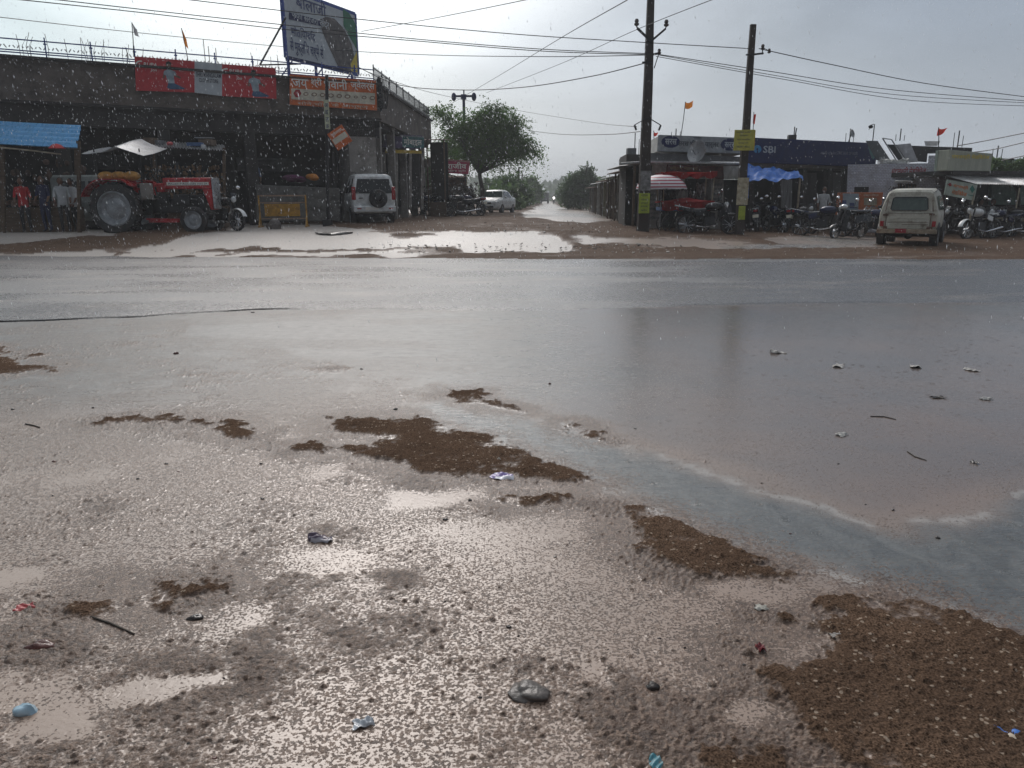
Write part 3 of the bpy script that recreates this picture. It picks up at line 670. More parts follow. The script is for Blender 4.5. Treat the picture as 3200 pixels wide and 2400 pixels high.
m.build('engine', K['dark'], TR, bevel=.02)
m = MB(); m.box((1.93, 0, 1.44), (1.44, .48, .32)); m.prism([(2.38, 1.28), (2.66, 1.28), (2.66, .70), (2.58, .66)], .46, T(0, -.23, 0)); m.box((1.1, 0, 1.32), (.26, .36, .26))
m.build('bonnet', K['red'], TR, bevel=.03)
m = MB(); m.box((1.97, -.248, 1.43), (1.26, .012, .09)); m.build('decal_strip', K['lettw'], TR)
m = MB(); vs, fs = text_mesh('MASSEY FERGUSON 1035 DI', 1.16, .055, .004); m.add([(v_[0] + 1.97, v_[1] - .2555, v_[2] + 1.43) for v_ in vs], fs); m.build('lettering', K['lettb'], TR)
m = MB(); m.box((2.70, 0, 1.15), (.07, .44, .9)); m.build('grille', K['steel'], TR, bevel=.02)
for s_ in (-1, 1):
    m = MB()
    def fnd(u, v_, s_=s_):
        a = R(158) - u * R(112); r_ = .86 if True else 0
        return (1.12 * r_ * math.cos(a) * (1 if a > 1.57 else .85), s_ * (.50 + .42 * v_), .73 + min(.84, 1.0 * math.sin(a) * .86 + .04))
    m.surf(fnd, 16, 3, .025); m.prism([(-.75, 1.15), (-.6, 1.52), (.55, 1.52), (.6, 1.1), (.3, 1.25), (-.4, 1.3)], .02, T(0, s_ * .5, 0)); m.build('fender', K['red'], TR, 40)
m = MB(); m.box((.82, -.45, 1.22), (.26, .3, .45)); m.box((.62, .1, 1.0), (.6, .9, .05)); m.build('toolbox', K['plaster'], TR, bevel=.03)
m = MB(); m.tube([(1.55, .1, 1.55), (1.55, .1, 2.05)], .035, 10); m.box((1.55, .1, 1.72), (.1, .1, .28)); m.build('exhaust', K['dark'], TR, 40)
m = MB(); m.tube([(1.02, 0, 1.4), (.78, 0, 1.72)], .025); 
m.tube([Vector((.78, 0, 1.72)) + Vector((.11 * math.cos(a * .524), .2 * math.sin(a * .524), .15 * math.cos(a * .524))) for a in range(13)], .016, 6); m.build('steering_wheel', K['black'], TR, 40)
m = MB(); m.box((.15, 0, 1.38), (.46, .5, .1)); m.box((-.08, 0, 1.58), (.08, .46, .36)); m.build('seat', K['black'], TR, bevel=.03)
m = MB(); m.bar((.75, -.5, .42), (1.75, -.42, .40), .1, .05); m.box((1.25, -.46, .36), (.9, .1, .08)); m.build('side_rail', K['red'], TR)
m = MB(); 
for (a_, b_) in ((-.55, -.5), (-.55, .5), (.72, -.48), (.72, .48)): m.tube([(a_, b_, 1.4), (a_ * 1.05, b_, 2.42)], .018, 6)
m.build('canopy_post', K['dark'], TR)
m = MB()
def cano(u, v_):
    x_ = -.80 + 1.80 * u; pk = .56; r_ = max(0, 1 - abs(u - pk) / .52)
    return (x_, -.75 + 1.5 * v_, 2.34 + .32 * r_ ** 1.5 + .10 * (1 - 2 * u) ** 2 * (u < .3) + .13 * (v_ - .0) * (1 if v_ > .0 else 0) - .16 * (1 - v_) + .02 * math.sin(9 * u + 4 * v_))
m.surf(cano, 26, 10, .012); m.build('canopy', K['tarp'], TR, 60)
m = MB()
for i in range(3):
    m.ball((-.32 + i * .40, -.52, 1.72), (.25, .2, .14), None, 12, 8)
o = m.build('sack', mat('ochre_sack', (.46, .23, .045), .75, var=.4, scale=9, bump=.5, bscale=25), None, True); o.location = tl_; o.rotation_euler.z = R(-2)
tag(o, 'ochre sack bundle lying on the rear mudguard of the red tractor', 'sack')

# ---- white sport utility car seen from behind
def suv():
    c_ = at(1170, 30.6); t = thing('parked_car', 'white sport utility car seen from behind with a spare wheel on its rear door', 'car', c_, R(90 + 19), scale=1.0)
    # local +x is forward; rear face at x = -2.2 kept at the origin side
    m = MB(); S = lambda x_, zb, zl, zr, wl, wr: (x_ + 2.0, zb, zl, zr, wl - .03, wl, wr)
    loft(m, [S(-2.22, .52, 1.14, 1.80, .80, .66), S(-2.16, .42, 1.15, 1.88, .84, .70), S(-1.6, .40, 1.15, 1.93, .86, .70), S(-.2, .40, 1.12, 1.93, .86, .70), S(.45, .40, 1.10, 1.86, .86, .68), S(1.05, .42, 1.08, 1.14, .85, .74), S(2.0, .45, 1.0, 1.05, .82, .7), S(2.2, .5, .85, .9, .74, .6)])
    m.build('body', K['white'], t, 35, bevel=.01)
    xr = -.235
    m = MB(); m.add([(-.236, -.72, 1.18), (-.236, .72, 1.18), (-.228, .62, 1.73), (-.228, -.62, 1.73), (-.21, -.72, 1.18), (-.21, .72, 1.18), (-.21, .62, 1.73), (-.21, -.62, 1.73)], [(0, 1, 2, 3), (7, 6, 5, 4), (0, 4, 5, 1), (1, 5, 6, 2), (2, 6, 7, 3), (3, 7, 4, 0)])
    m.build('rear_window', K['glass'], t)
    for s_ in (-1, 1):
        m = MB(); 
        for (xa, xb) in ((.05, .85), (.95, 1.75), (1.83, 2.62)):
            m.add([(xa, s_ * .858, 1.22), (xb, s_ * .858, 1.2), (xb - (.25 if xb > 2.5 else 0), s_ * .728, 1.74), (xa + .02, s_ * .728, 1.76)], [(0, 1, 2, 3) if s_ < 0 else (3, 2, 1, 0)])
        m.build('side_window', K['glass'], t)
        m = MB(); m.box((xr + .07, s_ * .785, 1.18), (.16, .15, .50)); m.build('tail_light', K['tail'], t, bevel=.02)
        m = MB(); m.ball((2.45, s_ * 1.0, 1.25), (.06, .1, .08), None, 8, 6); m.build('side_mirror', K['black'], t, True)
        m = MB(); m.tube([(.2, s_ * .62, 1.95), (.4, s_ * .62, 2.0), (1.8, s_ * .62, 2.0), (2.0, s_ * .62, 1.94)], .02, 6); m.build('roof_rail', K['dark'], t)
        for xx in (.55, 3.2): wheel(t, (xx, s_ * .76, .36), .36, .24, .22)
    M = T(xr - .13, -.14, .98) @ Matrix.Rotation(-math.pi / 2, 4, 'Y')
    m = MB(); m.lathe([(.02, -.12), (.34, -.12), (.36, -.06), (.36, .06), (.31, .11), (.2, .10), (.02, .13)], M, 28); so_ = m.build('spare_wheel', K['rubber'], t, 35)
    m = MB(); m.lathe([(.2, .105), (.19, .12), (.03, .14), (.002, .14)], M, 20); m.build('wheel_cover', K['black'], so_, 35)
    m = MB(); m.box((xr - .06, 0, .58), (.18, 1.66, .24)); m.build('bumper', K['white'], t, bevel=.04)
    m = MB(); m.box((xr - .155, .12, .60), (.012, .5, .12)); m.build('number_plate', K['lettw'], t)
    m = MB(); m.box((xr - .02, .52, 1.0), (.02, .16, .035)); m.build('door_handle', K['black'], t)
    m = MB()
    for s_ in (-1, 1): m.box((xr - .155, s_ * .62, .60), (.01, .16, .04))
    m.build('reflector', K['tail'], t)
    m = MB(); m.box((1.6, 0, .36), (3.4, 1.2, .16)); m.build('underbody', K['dark'], t)
    return t
suv()
# ---- silver white saloon car facing us
def saloon():
    c_ = at(1522, 48.5); t = thing('parked_car', 'small white saloon car facing the junction, parked beside the thorn tree', 'car', c_, R(-90 - 16))
    m = MB(); S = lambda x_, zb, zl, zr, wl, wr: (x_ - 2.0, zb, zl, zr, wl - .03, wl, wr)
    loft(m, [S(-2.1, .45, .8, .86, .7, .62), S(-1.9, .28, .92, 1.0, .8, .7), S(-1.2, .26, .96, 1.05, .84, .7), S(-.75, .26, .96, 1.42, .84, .62), S(.1, .26, .95, 1.48, .84, .62), S(.5, .26, .94, 1.40, .84, .62), S(1.05, .26, .92, .97, .83, .72), S(1.85, .28, .78, .84, .78, .62), S(2.02, .34, .66, .70, .7, .55)])
    m.build('body', K['white'], t, 35)
    m = MB(); m.add([(-1.44, -.60, 1.38), (-1.44, .60, 1.38), (-.98, .74, 1.0), (-.98, -.74, 1.0)], [(0, 1, 2, 3), (3, 2, 1, 0)]); m.v = [(a + .03, b, c + .015) for a, b, c in m.v]; m.build('windscreen', K['glassg'], t)
    for s_ in (-1, 1):
        m = MB()
        for (xa, xb, ta, tb) in ((-1.95, -1.2, -1.9, -1.45), (-2.75, -2.03, -2.5, -2.03)): m.add([(xa, s_ * .848, 1.0), (xb, s_ * .848, .99), (tb, s_ * .66, 1.36), (ta, s_ * .66, 1.38)], [(0, 1, 2, 3), (3, 2, 1, 0)])
        m.build('side_window', K['glass'], t)
        m = MB(); m.ball((-.08, s_ * .6, .70), (.1, .17, .09), None, 10, 8); m.build('headlight', K['lamp'], t, True)
        m = MB(); m.ball((-1.15, s_ * .93, 1.0), (.06, .1, .07), None, 8, 6); m.build('side_mirror', K['white'], t, True)
        for xx in (-.75, -3.2): wheel(t, (xx, s_ * .74, .3), .3, .2, .19)
    m = MB(); m.box((.03, 0, .66), (.03, .62, .09)); m.box((.035, 0, .42), (.03, .9, .12)); m.build('grille', K['black'], t)
    m = MB(); m.box((.06, 0, .52), (.012, .4, .1)); m.build('number_plate', K['lettw'], t)
saloon()
# ---- cream jeep from behind
K['khaki'] = mat('worn_khaki_paint', (.56, .55, .47), .4, var=.2, scale=3, dirt=(.12, .09, .06), dirtamt=.85)
def jeep():
    c_ = at(2836, 20.7); c_.z -= .03
    t = thing('parked_jeep', 'worn khaki hard top jeep seen from behind at the road edge', 'jeep', c_, R(90 - 33), scale=.90)
    m = MB(); S = lambda x_, zb, zl, zr, wl, wr: (x_, zb, zl, zr, wl - .02, wl, wr)
    loft(m, [S(0, .56, 1.02, 1.64, .78, .60), S(.06, .50, 1.03, 1.70, .80, .62), S(1.2, .48, 1.03, 1.76, .80, .64), S(2.0, .48, 1.02, 1.70, .80, .64), S(2.3, .5, 1.0, 1.08, .79, .7), S(3.3, .55, .98, 1.04, .66, .58), S(3.42, .6, .95, 1.0, .62, .54)])
    m.build('body', K['khaki'], t, 35)
    m = MB(); q = [(-.48, 1.20), (-.52, 1.16), (-.52, 1.10), (-.48, 1.06), (.48, 1.06), (.52, 1.10), (.50, 1.18), (.44, 1.50), (.40, 1.53), (-.40, 1.53), (-.44, 1.50)]
    Mr = Matrix.Rotation(math.pi / 2, 4, 'Z'); 
    m.prism([(a, b) for a, b in [(-.50, 1.16), (-.46, 1.12), (.46, 1.12), (.50, 1.16), (.46, 1.46), (.41, 1.50), (-.41, 1.50), (-.46, 1.46)]], .03, T(-.012, 0, 0) @ Mr @ T(0, -.03, 0)); m.build('rear_window', K['glassg'], t)
    m = MB()
    pts = [(-.50, 1.16), (-.46, 1.12), (.46, 1.12), (.50, 1.16), (.46, 1.46), (.41, 1.50), (-.41, 1.50), (-.46, 1.46)]
    m.tube([(-.022, a, b) for a, b in pts + pts[:1]], .014, 6); m.build('window_seal', K['black'], t)
    m = MB(); m.box((-.03, 0, .80), (.05, 1.16, .44)); 
    for z_ in (.66, .72, .80, .88): m.box((-.062, 0, z_), (.014, 1.05, .012))
    m.box((-.065, .42, .86), (.02, .1, .05)); m.tube([(-.06, -.4, 1.04), (-.06, .4, 1.04)], .012, 6); m.build('tailgate', K['khaki'], t, bevel=.012)
    m = MB()
    for y_ in (-.60, .60): m.box((-.052, y_, .80), (.012, .014, .44))
    for y_ in (-.64, .64): m.bar((-.01, y_, 1.08), (.012, y_ * .9, 1.56), .014)
    m.box((-.04, 0, 1.03), (.02, 1.30, .014)); m.box((-.058, 0, .765), (.012, 1.1, .010)); m.box((-.058, -.2, .70), (.012, .7, .010)); m.box((-.045, -.60, .60), (.03, .16, .10)); m.box((-.045, .60, .60), (.03, .12, .08)); m.box((-.05, -.62, 1.0), (.03, .14, .05)); m.box((-.05, .62, .98), (.03, .14, .05))
    m.build('panel_gap', K['rust'], t)
    m = MB(); m.box((-.10, 0, .50), (.16, 1.62, .13)); m.build('bumper', mat('rusty_cream_bumper', (.30, .24, .17), .6, var=.4, dirt=(.14, .06, .03), dirtamt=.9), t, bevel=.015)
    m = MB(); m.box((-.185, .15, .52), (.012, .3, .12)); m.build('number_plate', K['lettr'], t)
    for s_ in (-1, 1):
        m = MB(); m.box((-.03, s_ * .70, .72), (.06, .1, .16)); m.build('tail_light', K['tail'], t, bevel=.01)
        m = MB(); 
        for (xa, xb) in ((.12, .95), (1.05, 1.9)): m.add([(xa, s_ * .808, 1.12), (xb, s_ * .808, 1.12), (xb, s_ * .69, 1.55), (xa + .04, s_ * .69, 1.52)], [(0, 1, 2, 3), (3, 2, 1, 0)])
        m.build('side_window', K['glassg'], t)
        m = MB(); m.tube([(0.02, s_ * .64, 1.66), (.8, s_ * .66, 1.74), (2.0, s_ * .66, 1.73)], .012, 6)
        for xx in (.3, .9, 1.5): m.tube([(xx, s_ * .66, 1.72), (xx, s_ * .60, 1.82)], .01, 6)
        m.tube([(.2, s_ * .60, 1.82), (1.9, s_ * .60, 1.84)], .012, 6); m.build('roof_rail', K['dark'], t)
        for xx in (.45, 2.75): wheel(t, (xx, s_ * .72, .38), .385, .22, .22)
    m = MB(); m.box((1.6, 0, .5), (3.2, .7, .14)); m.tube([(.45, -.7, .38), (.45, .7, .38)], .06, 8); m.ball((.45, 0, .38), .14); m.build('chassis', K['dark'], t)
jeep()

# ---- motorcycles
gR = 'motorcycles parked in front of the right hand shops'
tk_b = K['black']; tk_r = K['red']; tk_w = K['white']; tk_n = mat('dark_blue_paint', (.01, .015, .06), .2)
pb = make_motorcycle('black motorcycle side on between the two big concrete poles, beside the red cart', tk_b, gR)
pr_ = make_motorcycle('second motorcycle from the khaki jeep on its right, with white tank and mudguard', tk_w, gR, K['white'])
pn = make_motorcycle('black motorcycle with bright mirrors standing right of the blue tarpaulin', tk_n, gR)
sct = make_motorcycle('dark scooter standing in front of the orange kiosk', tk_b, gR, scooter=True)
def put(o, px, Y, rz, s=1.0, lean=0):
    q = at(px, Y); o.location = q; o.rotation_euler = (lean, 0, R(rz)); o.scale = (s,) * 3; return o
put(pb, 2212, 24.6, -8, 1.08, R(-6)); put(pn, 2566, 25.2, -38, 1.05, R(-7)); put(sct, 2652, 24.4, -150, 1.0, R(-5)); put(pr_, 3068, 25.0, 205, 1.05, R(6))
def more(src, label, px, Y, rz, s=1.0, lean=-.1, group=gR):
    c_ = copy_tree(src); c_['label'] = label; c_['group'] = group; put(c_, px, Y, rz, s, lean); return c_
more(pb, 'black motorcycle parked directly behind the dark scooter, near the orange kiosk', 2712, 26.3, 12)
more(pn, 'dark motorcycle half hidden behind the left flank of the khaki jeep', 2752, 26.2, 150)
more(pb, 'first motorcycle on the right of the khaki jeep, seen side on', 2992, 25.8, 190)
more(pn, 'dark motorcycle right of the one with white tank, under the tin awning', 3122, 25.6, 200)
more(pb, 'rightmost motorcycle, cut by the right edge of the view', 3186, 25.9, 160)
more(pb, 'motorcycle under the blue tarpaulin nearest to the concrete pole with the yellow board', 2368, 27.6, 70)
more(pn, 'middle motorcycle of the three parked under the blue tarpaulin', 2425, 27.9, 100)
more(pb, 'rightmost motorcycle of the three parked under the blue tarpaulin', 2488, 27.4, -60)
gL = 'motorcycles parked below the pink sign'
for i, (px, Y, rz) in enumerate(((1345, 43, 200), (1378, 42.2, 160), (1412, 42.8, 30), (1444, 41.8, 190), (1474, 43, 140))):
    more(pb if i % 2 else pn, ['leftmost motorcycle of the dark row below the pink sign', 'second motorcycle from the left in the dark row below the pink sign', 'middle motorcycle of the dark row below the pink sign', 'second motorcycle from the white saloon in the dark row', 'motorcycle standing against the white saloon, at the end of the dark row'][i], px, Y, rz, 1.2, -.1, gL)
wg = make_motorcycle('dark motorcycle with a white mudguard standing right in front of the red tractor', tk_b, None, K['white'])
put(wg, 690, 24.6, -28, 1.12, R(-5))
# ------------------------------------------------------------------ left: the concrete market building
ZG = .40
K['shut'] = mat('dull_shutter', (.06, .06, .062), .6, dirt=(.03, .025, .02))
K['loww'] = mat('dirty_low_wall', (.13, .128, .12), .85, bump=.3, dirt=(.05, .045, .04), dirtamt=.8)
LF = frame_px(0, 25.3, 1185, 32.2, 0.0)
B = thing('market_building', 'long weathered concrete market building with a deep parapet and railings, left of the lane', 'building', LF.o, LF.a)
def LB(m, name, mt, **k): return m.build(name, mt, B, **k)
uC = LF.uv(1187, 300).x
def zoff(px, py, off): return LF.uv(px, py, off).z
zt0 = zoff(0, 193, 0); zt1 = zoff(1185, 256, 0); ZT = (zt0 + zt1) / 2; ZB = ZT - 1.30
m = MB(); m.box(((uC - 8) / 2, .1, (ZT + ZB) / 2), (uC + 8, .2, ZT - ZB)); LB(m, 'parapet', K['conc'], bevel=.02)
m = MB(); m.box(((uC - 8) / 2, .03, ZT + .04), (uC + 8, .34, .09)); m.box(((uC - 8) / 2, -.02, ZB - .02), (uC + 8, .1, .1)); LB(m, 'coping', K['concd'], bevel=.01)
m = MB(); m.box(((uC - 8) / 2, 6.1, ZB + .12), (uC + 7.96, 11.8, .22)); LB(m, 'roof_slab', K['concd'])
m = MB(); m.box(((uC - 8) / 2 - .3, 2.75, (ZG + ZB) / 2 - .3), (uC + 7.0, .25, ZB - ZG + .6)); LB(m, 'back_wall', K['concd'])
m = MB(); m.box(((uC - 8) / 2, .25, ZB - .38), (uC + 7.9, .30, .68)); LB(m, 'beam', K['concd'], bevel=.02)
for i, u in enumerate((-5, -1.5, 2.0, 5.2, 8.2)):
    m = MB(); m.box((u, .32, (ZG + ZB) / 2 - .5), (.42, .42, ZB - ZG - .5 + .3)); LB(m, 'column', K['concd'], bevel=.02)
for i, u in enumerate((-4.2, -.6, 3.0, 6.1, 9.3)):
    m = MB(); m.box((u, 2.60, ZG + 1.3), (2.3, .06, 2.6)); LB(m, 'shop_opening', K['void'])  # near-black panel, the shade inside an open shop put into colour
    m = MB()
    for k in range(9): m.box((u, 2.54, ZG + 2.15 + k * .06), (2.3, .05 if k % 2 else .07, .058))
    LB(m, 'rolling_shutter', K['shut'])
a = LF.uv(1098, 600, .1); b_ = LF.uv(1182, 600, .1)
m = MB(); m.box(((a.x + b_.x) / 2, .8, (ZG + ZB) / 2 - .1), (b_.x - a.x, 1.4, ZB - ZG + .2)); LB(m, 'corner_pier', K['plaster'], bevel=.02)
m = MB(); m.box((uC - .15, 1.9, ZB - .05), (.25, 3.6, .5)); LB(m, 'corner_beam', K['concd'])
SF = frame_px(1190, 32.3, 1349, 46.5, 0.0)
def toB(v_): return LF.I @ v_
S_len = SF.uv(1347, 400).x
MS = LF.I @ SF.M
m = MB(); m.box((S_len / 2, .1, (ZT + ZB) / 2), (S_len, .2, ZT - ZB), MS); LB(m, 'side_parapet', K['conc'])
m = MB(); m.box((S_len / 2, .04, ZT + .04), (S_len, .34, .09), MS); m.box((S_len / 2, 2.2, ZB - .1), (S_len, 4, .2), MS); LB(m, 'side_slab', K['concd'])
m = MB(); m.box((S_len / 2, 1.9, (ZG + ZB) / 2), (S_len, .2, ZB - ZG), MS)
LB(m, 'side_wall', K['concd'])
for i in range(5):
    m = MB(); m.box((1.2 + i * 2.9, .3, (ZG + ZB) / 2), (.32, .32, ZB - ZG), MS); LB(m, 'side_column', K['plaster'])
# railings
def railing(M_, u0, u1, h_, name, step, dec):
    m = MB(); z0 = ZT + .09
    for z_ in (.10, .17, h_ - .02): m.bar((u0, .08, z0 + z_), (u1, .08, z0 + z_), .035, .035, M_)
    r_ = m.build(name, K['blue'] if dec else K['dark'], B); u = u0
    while u <= u1:
        m2 = MB(); m2.bar((u, .08, z0), (u, .08, z0 + h_ + .10), .04, .04, M_); m2.box((u, .08, z0 + h_ - .1), (.1, .05, .04), M_); m2.build('railing_post', K['blue'] if dec else K['dark'], r_); u += step
    n_ = int((u1 - u0) / .12); m3 = MB()
    for i in range(n_):
        x_ = u0 + (i + .5) * (u1 - u0) / n_
        if dec: m3.box((x_, .08, z0 + .28), (.035, .012, .06 + .03 * (i % 3)), M_, rot=(0, .6 * ((i % 2) * 2 - 1), 0))
        else: m3.bar((x_, .08, z0 + .1), (x_, .08, z0 + h_ + .04), .014, .014, M_)
    m3.build('railing_infill', K['lettw'] if dec else K['dark'], r_)
I4 = Matrix.Identity(4)
railing(I4, -6, uC - .2, .52, 'railing', 1.32, True); railing(MS, .1, S_len, .62, 'side_railing', 1.6, False)
m = MB(); random.seed(3)
for i in range(26):
    u = random.uniform(0, 5.0) if i < 20 else random.uniform(8.5, 9.6)
    m.tube([(u, .15, ZT + .05), (u + random.uniform(-.05, .05), .15, ZT + .4), (u + random.uniform(-.14, .14), .15, ZT + random.uniform(.6, .85))], .008, 4)
for u in (6.9, 7.05, 7.3): m.tube([(u, .3, ZT), (u, .3, ZT + random.uniform(.7, 1.2))], .012, 4)
LB(m, 'reinforcing_bar', K['rust'])
m = MB(); 
for i in range(7): m.tube([(uC - .1 + .05 * i, -.05 - .02 * i, ZT - .9), (uC - .15 + .08 * i, -.1, ZT - .2), (uC - .2 + .1 * i, 0, ZT + .15 + .1 * (i % 3))], .02, 5)
m.box((uC - .02, -.05, ZT - .35), (.12, .1, 1.3)); LB(m, 'cable_bundle', K['black'])
# goods and low wall in front of the verandah
m = MB(); LF.poly(m, [(802, 577), (1062, 588), (1062, 690), (802, 690)], -1.1, .2)
o = m.build('low_wall', K['loww'], None, bevel=.02); o.matrix_world = LF.M; tag(o, 'low grey plastered wall between the yellow barricade and the market building', 'wall')
def bundle(name, label, cat, px, py, Y, r, mt, n=4, seed=1):
    random.seed(seed); m = MB()
    for i in range(n): m.ball((random.uniform(-.3, .3) * r[0] * 2, random.uniform(-.2, .2), random.uniform(-.1, .5) * r[2]), tuple(q * random.uniform(.55, .9) for q in r), None, 10, 7)
    o = m.build(name, mt, None, True); o.location = P(px, py, Y); return tag(o, label, cat)
bundle('cloth_bundle', 'orange cloth heaped on the low grey wall', 'cloth', 975, 556, 30.0, (.26, .2, .15), mat('orange_cloth', (.45, .17, .02), .8, bump=.4))
bundle('cloth_bundle', 'dark purple cloth heaped left of the orange cloth on the low wall', 'cloth', 915, 560, 30.0, (.42, .2, .16), mat('purple_cloth', (.10, .02, .07), .8, bump=.4), 5, 2)
# ---- red advertising banner
def flat_figure(F, x, y, s, off, top):
    """simple generic printed man, torso leaning: x,y pixel of the head, s pixel scale"""
    sk = MB(); F.poly(sk, [(x - 12 * s, y - 14 * s), (x + 10 * s, y - 14 * s), (x + 13 * s, y + 2 * s), (x + 4 * s, y + 16 * s), (x - 6 * s, y + 16 * s), (x - 14 * s, y)], off - .006, .004)
    F.poly(sk, [(x + 32 * s, y + 38 * s), (x + 62 * s, y + 56 * s), (x + 58 * s, y + 64 * s), (x + 28 * s, y + 50 * s)], off - .006, .004); F.poly(sk, [(x - 24 * s, y + 30 * s), (x - 15 * s, y + 32 * s), (x - 20 * s, y + 62 * s), (x - 30 * s, y + 58 * s)], off - .006, .004)
    hr = MB(); F.poly(hr, [(x - 15 * s, y - 4 * s), (x - 13 * s, y - 20 * s), (x, y - 26 * s), (x + 13 * s, y - 18 * s), (x + 12 * s, y - 5 * s), (x + 8 * s, y - 11 * s), (x - 8 * s, y - 11 * s)], off - .010, .003); F.poly(hr, [(x - 7 * s, y + 8 * s), (x + 5 * s, y + 8 * s), (x + 2 * s, y + 17 * s), (x - 4 * s, y + 17 * s)], off - .010, .003)
    sh = MB(); F.poly(sh, [(x - 24 * s, y + 24 * s), (x - 6 * s, y + 16 * s), (x + 6 * s, y + 16 * s), (x + 34 * s, y + 28 * s), (x + 38 * s, y + 46 * s), (x + 26 * s, y + 46 * s), (x + 30 * s, y + 86 * s), (x - 2 * s, y + 86 * s), (x - 14 * s, y + 46 * s), (x - 26 * s, y + 40 * s)], off - .008, .004)
    jn = MB(); F.poly(jn, [(x - 2 * s, y + 86 * s), (x + 30 * s, y + 86 * s), (x + 84 * s, y + 112 * s), (x + 74 * s, y + 116 * s), (x + 10 * s, y + 116 * s), (x - 8 * s, y + 108 * s)], off - .006, .004)
    return sk, hr, sh, jn
K['bred'] = mat('printed_red', (.50, .025, .035), .4, var=.12); K['bgrey'] = mat('printed_grey', (.48, .52, .55), .45, var=.1); K['jean'] = mat('printed_denim', (.04, .10, .20), .5); K['shirtp'] = mat('printed_shirt', (.30, .37, .42), .5); K['skinp'] = mat('printed_skin', (.18, .09, .06), .5)
t = thing('banner', 'red and white clothing shop banner with two printed men, hung on the parapet', 'banner', LF.o, LF.a)
m = MB(); LF.poly(m, [(421, 176), (608, 191), (608, 289), (425, 283)], -.10, .02); LF.poly(m, [(694, 200), (862, 213), (864, 309), (694, 300)], -.10, .02); m.build('red_panel', K['bred'], t)
m = MB(); LF.poly(m, [(608, 191), (694, 200), (694, 300), (608, 289)], -.10, .02); m.build('grey_panel', K['bgrey'], t)
m = MB()
LF.text(m, 'RUPA', 448, 196, 490, 208, -.112, .2, .01); LF.text(m, 'RUPA', 716, 217, 758, 231, -.112, .2, .01); LF.text(m, 'jon', 470, 214, 490, 226, -.112, .3); LF.text(m, 'jon', 738, 240, 756, 252, -.112, .3)
for (cx, cy) in ((438, 200), (706, 224)):
    q = [(cx + 15 * math.cos(a * .35 + 1.2) * (1 if True else 1), cy - 11 * math.sin(a * .35 + 1.2)) for a in range(9)]; q2 = [(cx + 2 + 12 * math.cos(a * .35 + 1.2), cy - 7 * math.sin(a * .35 + 1.2)) for a in reversed(range(9))]
    LF.poly(m, q + q2, -.112, .004)
m.build('lettering', K['lettw'], t)
m = MB(); LF.text(m, 'SHRI MANGALAM', 613, 228, 690, 242, -.112, 0, .012); LF.text(m, 'CLOTH STORE', 622, 246, 682, 258, -.112, 0, .012); m.build('dark_lettering', K['lettb'], t)
for (fx, fy) in ((527, 207), (792, 233)):
    sk, hr, sh, jn = flat_figure(LF, fx, fy, .62 if fx < 600 else .6, -.10, 0)
    sh.build('printed_shirt', K['shirtp'], t); jn.build('printed_jeans', K['jean'], t); sk.build('printed_skin', K['skinp'], t); hr.build('printed_hair', K['hair'], t)
# ---- orange jewellery board
t = thing('shop_sign', 'wide orange and cream jewellery shop board fixed to the parapet near the corner', 'sign', LF.o, LF.a)
m = MB(); LF.poly(m, [(906, 232), (1175, 252), (1178, 345), (906, 327)], -.14, .06); m.build('board', K['orange'], t)
m = MB(); LF.poly(m, [(911, 276), (1172, 291), (1172, 327), (911, 310)], -.15, .012); m.build('picture_strip', K['cream'], t)
m = MB(); LF.text(m, 'जय', 914, 247, 960, 272, -.152, 0, .012); LF.text(m, 'श्री', 972, 242, 1005, 274, -.152, 0, .012); LF.text(m, 'भवानी', 1012, 246, 1085, 278, -.152, 0, .012); LF.text(m, 'ज्वेलर्स', 1096, 252, 1170, 284, -.152, 0, .012); m.build('lettering', K['lettw'], t)
m = MB(); random.seed(5)
for i in range(10):
    u = 930 + i * 26; y_ = 292 + i * 1.6
    if i == 0: m2 = MB(); LF.poly(m2, [(u - 13, y_), (u - 6, y_ - 12), (u + 6, y_ - 12), (u + 12, y_), (u + 5, y_ + 12), (u - 6, y_ + 12)], -.158, .004); m2.build('printed_emblem', K['lettr'], t); continue
    r_ = random.uniform(6, 10); q = [(u + r_ * math.cos(a * .628), y_ + r_ * .7 * math.sin(a * .628)) for a in range(11)] + [(u + r_ * .6 * math.cos(a * .628), y_ + r_ * .38 * math.sin(a * .628)) for a in reversed(range(11))]
    LF.poly(m, q, -.156, .004)
m.build('printed_jewels', mat('printed_jewels', (.22, .15, .10), .5, var=.6), t)
m = MB(); LF.text(m, 'सोने चाँदी के आभूषण', 930, 322, 1150, 336, -.147, 0); m.build('small_lettering', K['cream'], t)
# ---- billboard on the roof
BF = frame_px(897, 31.6, 1121, 36.2, 0.0)
t = thing('billboard', 'tall blue grey billboard on steel legs above the concrete market building', 'billboard', BF.o, BF.a)
bl = BF.uv(897, 180); br = BF.uv(1121, 233); tl = BF.uv(897, -35).z; z0 = (bl.z + br.z) / 2
m = MB(); m.box(((bl.x + br.x) / 2, .05, (z0 + tl) / 2), (br.x - bl.x, .08, tl - z0)); m.build('board', K['bgrey'], t)
m = MB()
for (a, b_) in (((bl.x, z0), (br.x, z0)), ((bl.x, tl), (br.x, tl)), ((bl.x, z0), (bl.x, tl)), ((br.x, z0), (br.x, tl))): m.bar((a[0], .05, a[1]), (b_[0], .05, b_[1]), .09, .14)
for fx in (.06, .42, .95):
    x_ = bl.x + (br.x - bl.x) * fx; m.bar((x_, .2, ZT - .4), (x_, .2, tl - .5), .09)
m.bar((bl.x + .2, .2, z0 - .1), (bl.x + .2, .2, tl), .05)
for fx in (.1, .5, .9):
    x_ = bl.x + (br.x - bl.x) * fx; m.bar((x_, .15, z0 - .05), (x_ + .3, 1.6, ZT), .04)
m.build('steel_frame', K['blue'], t)
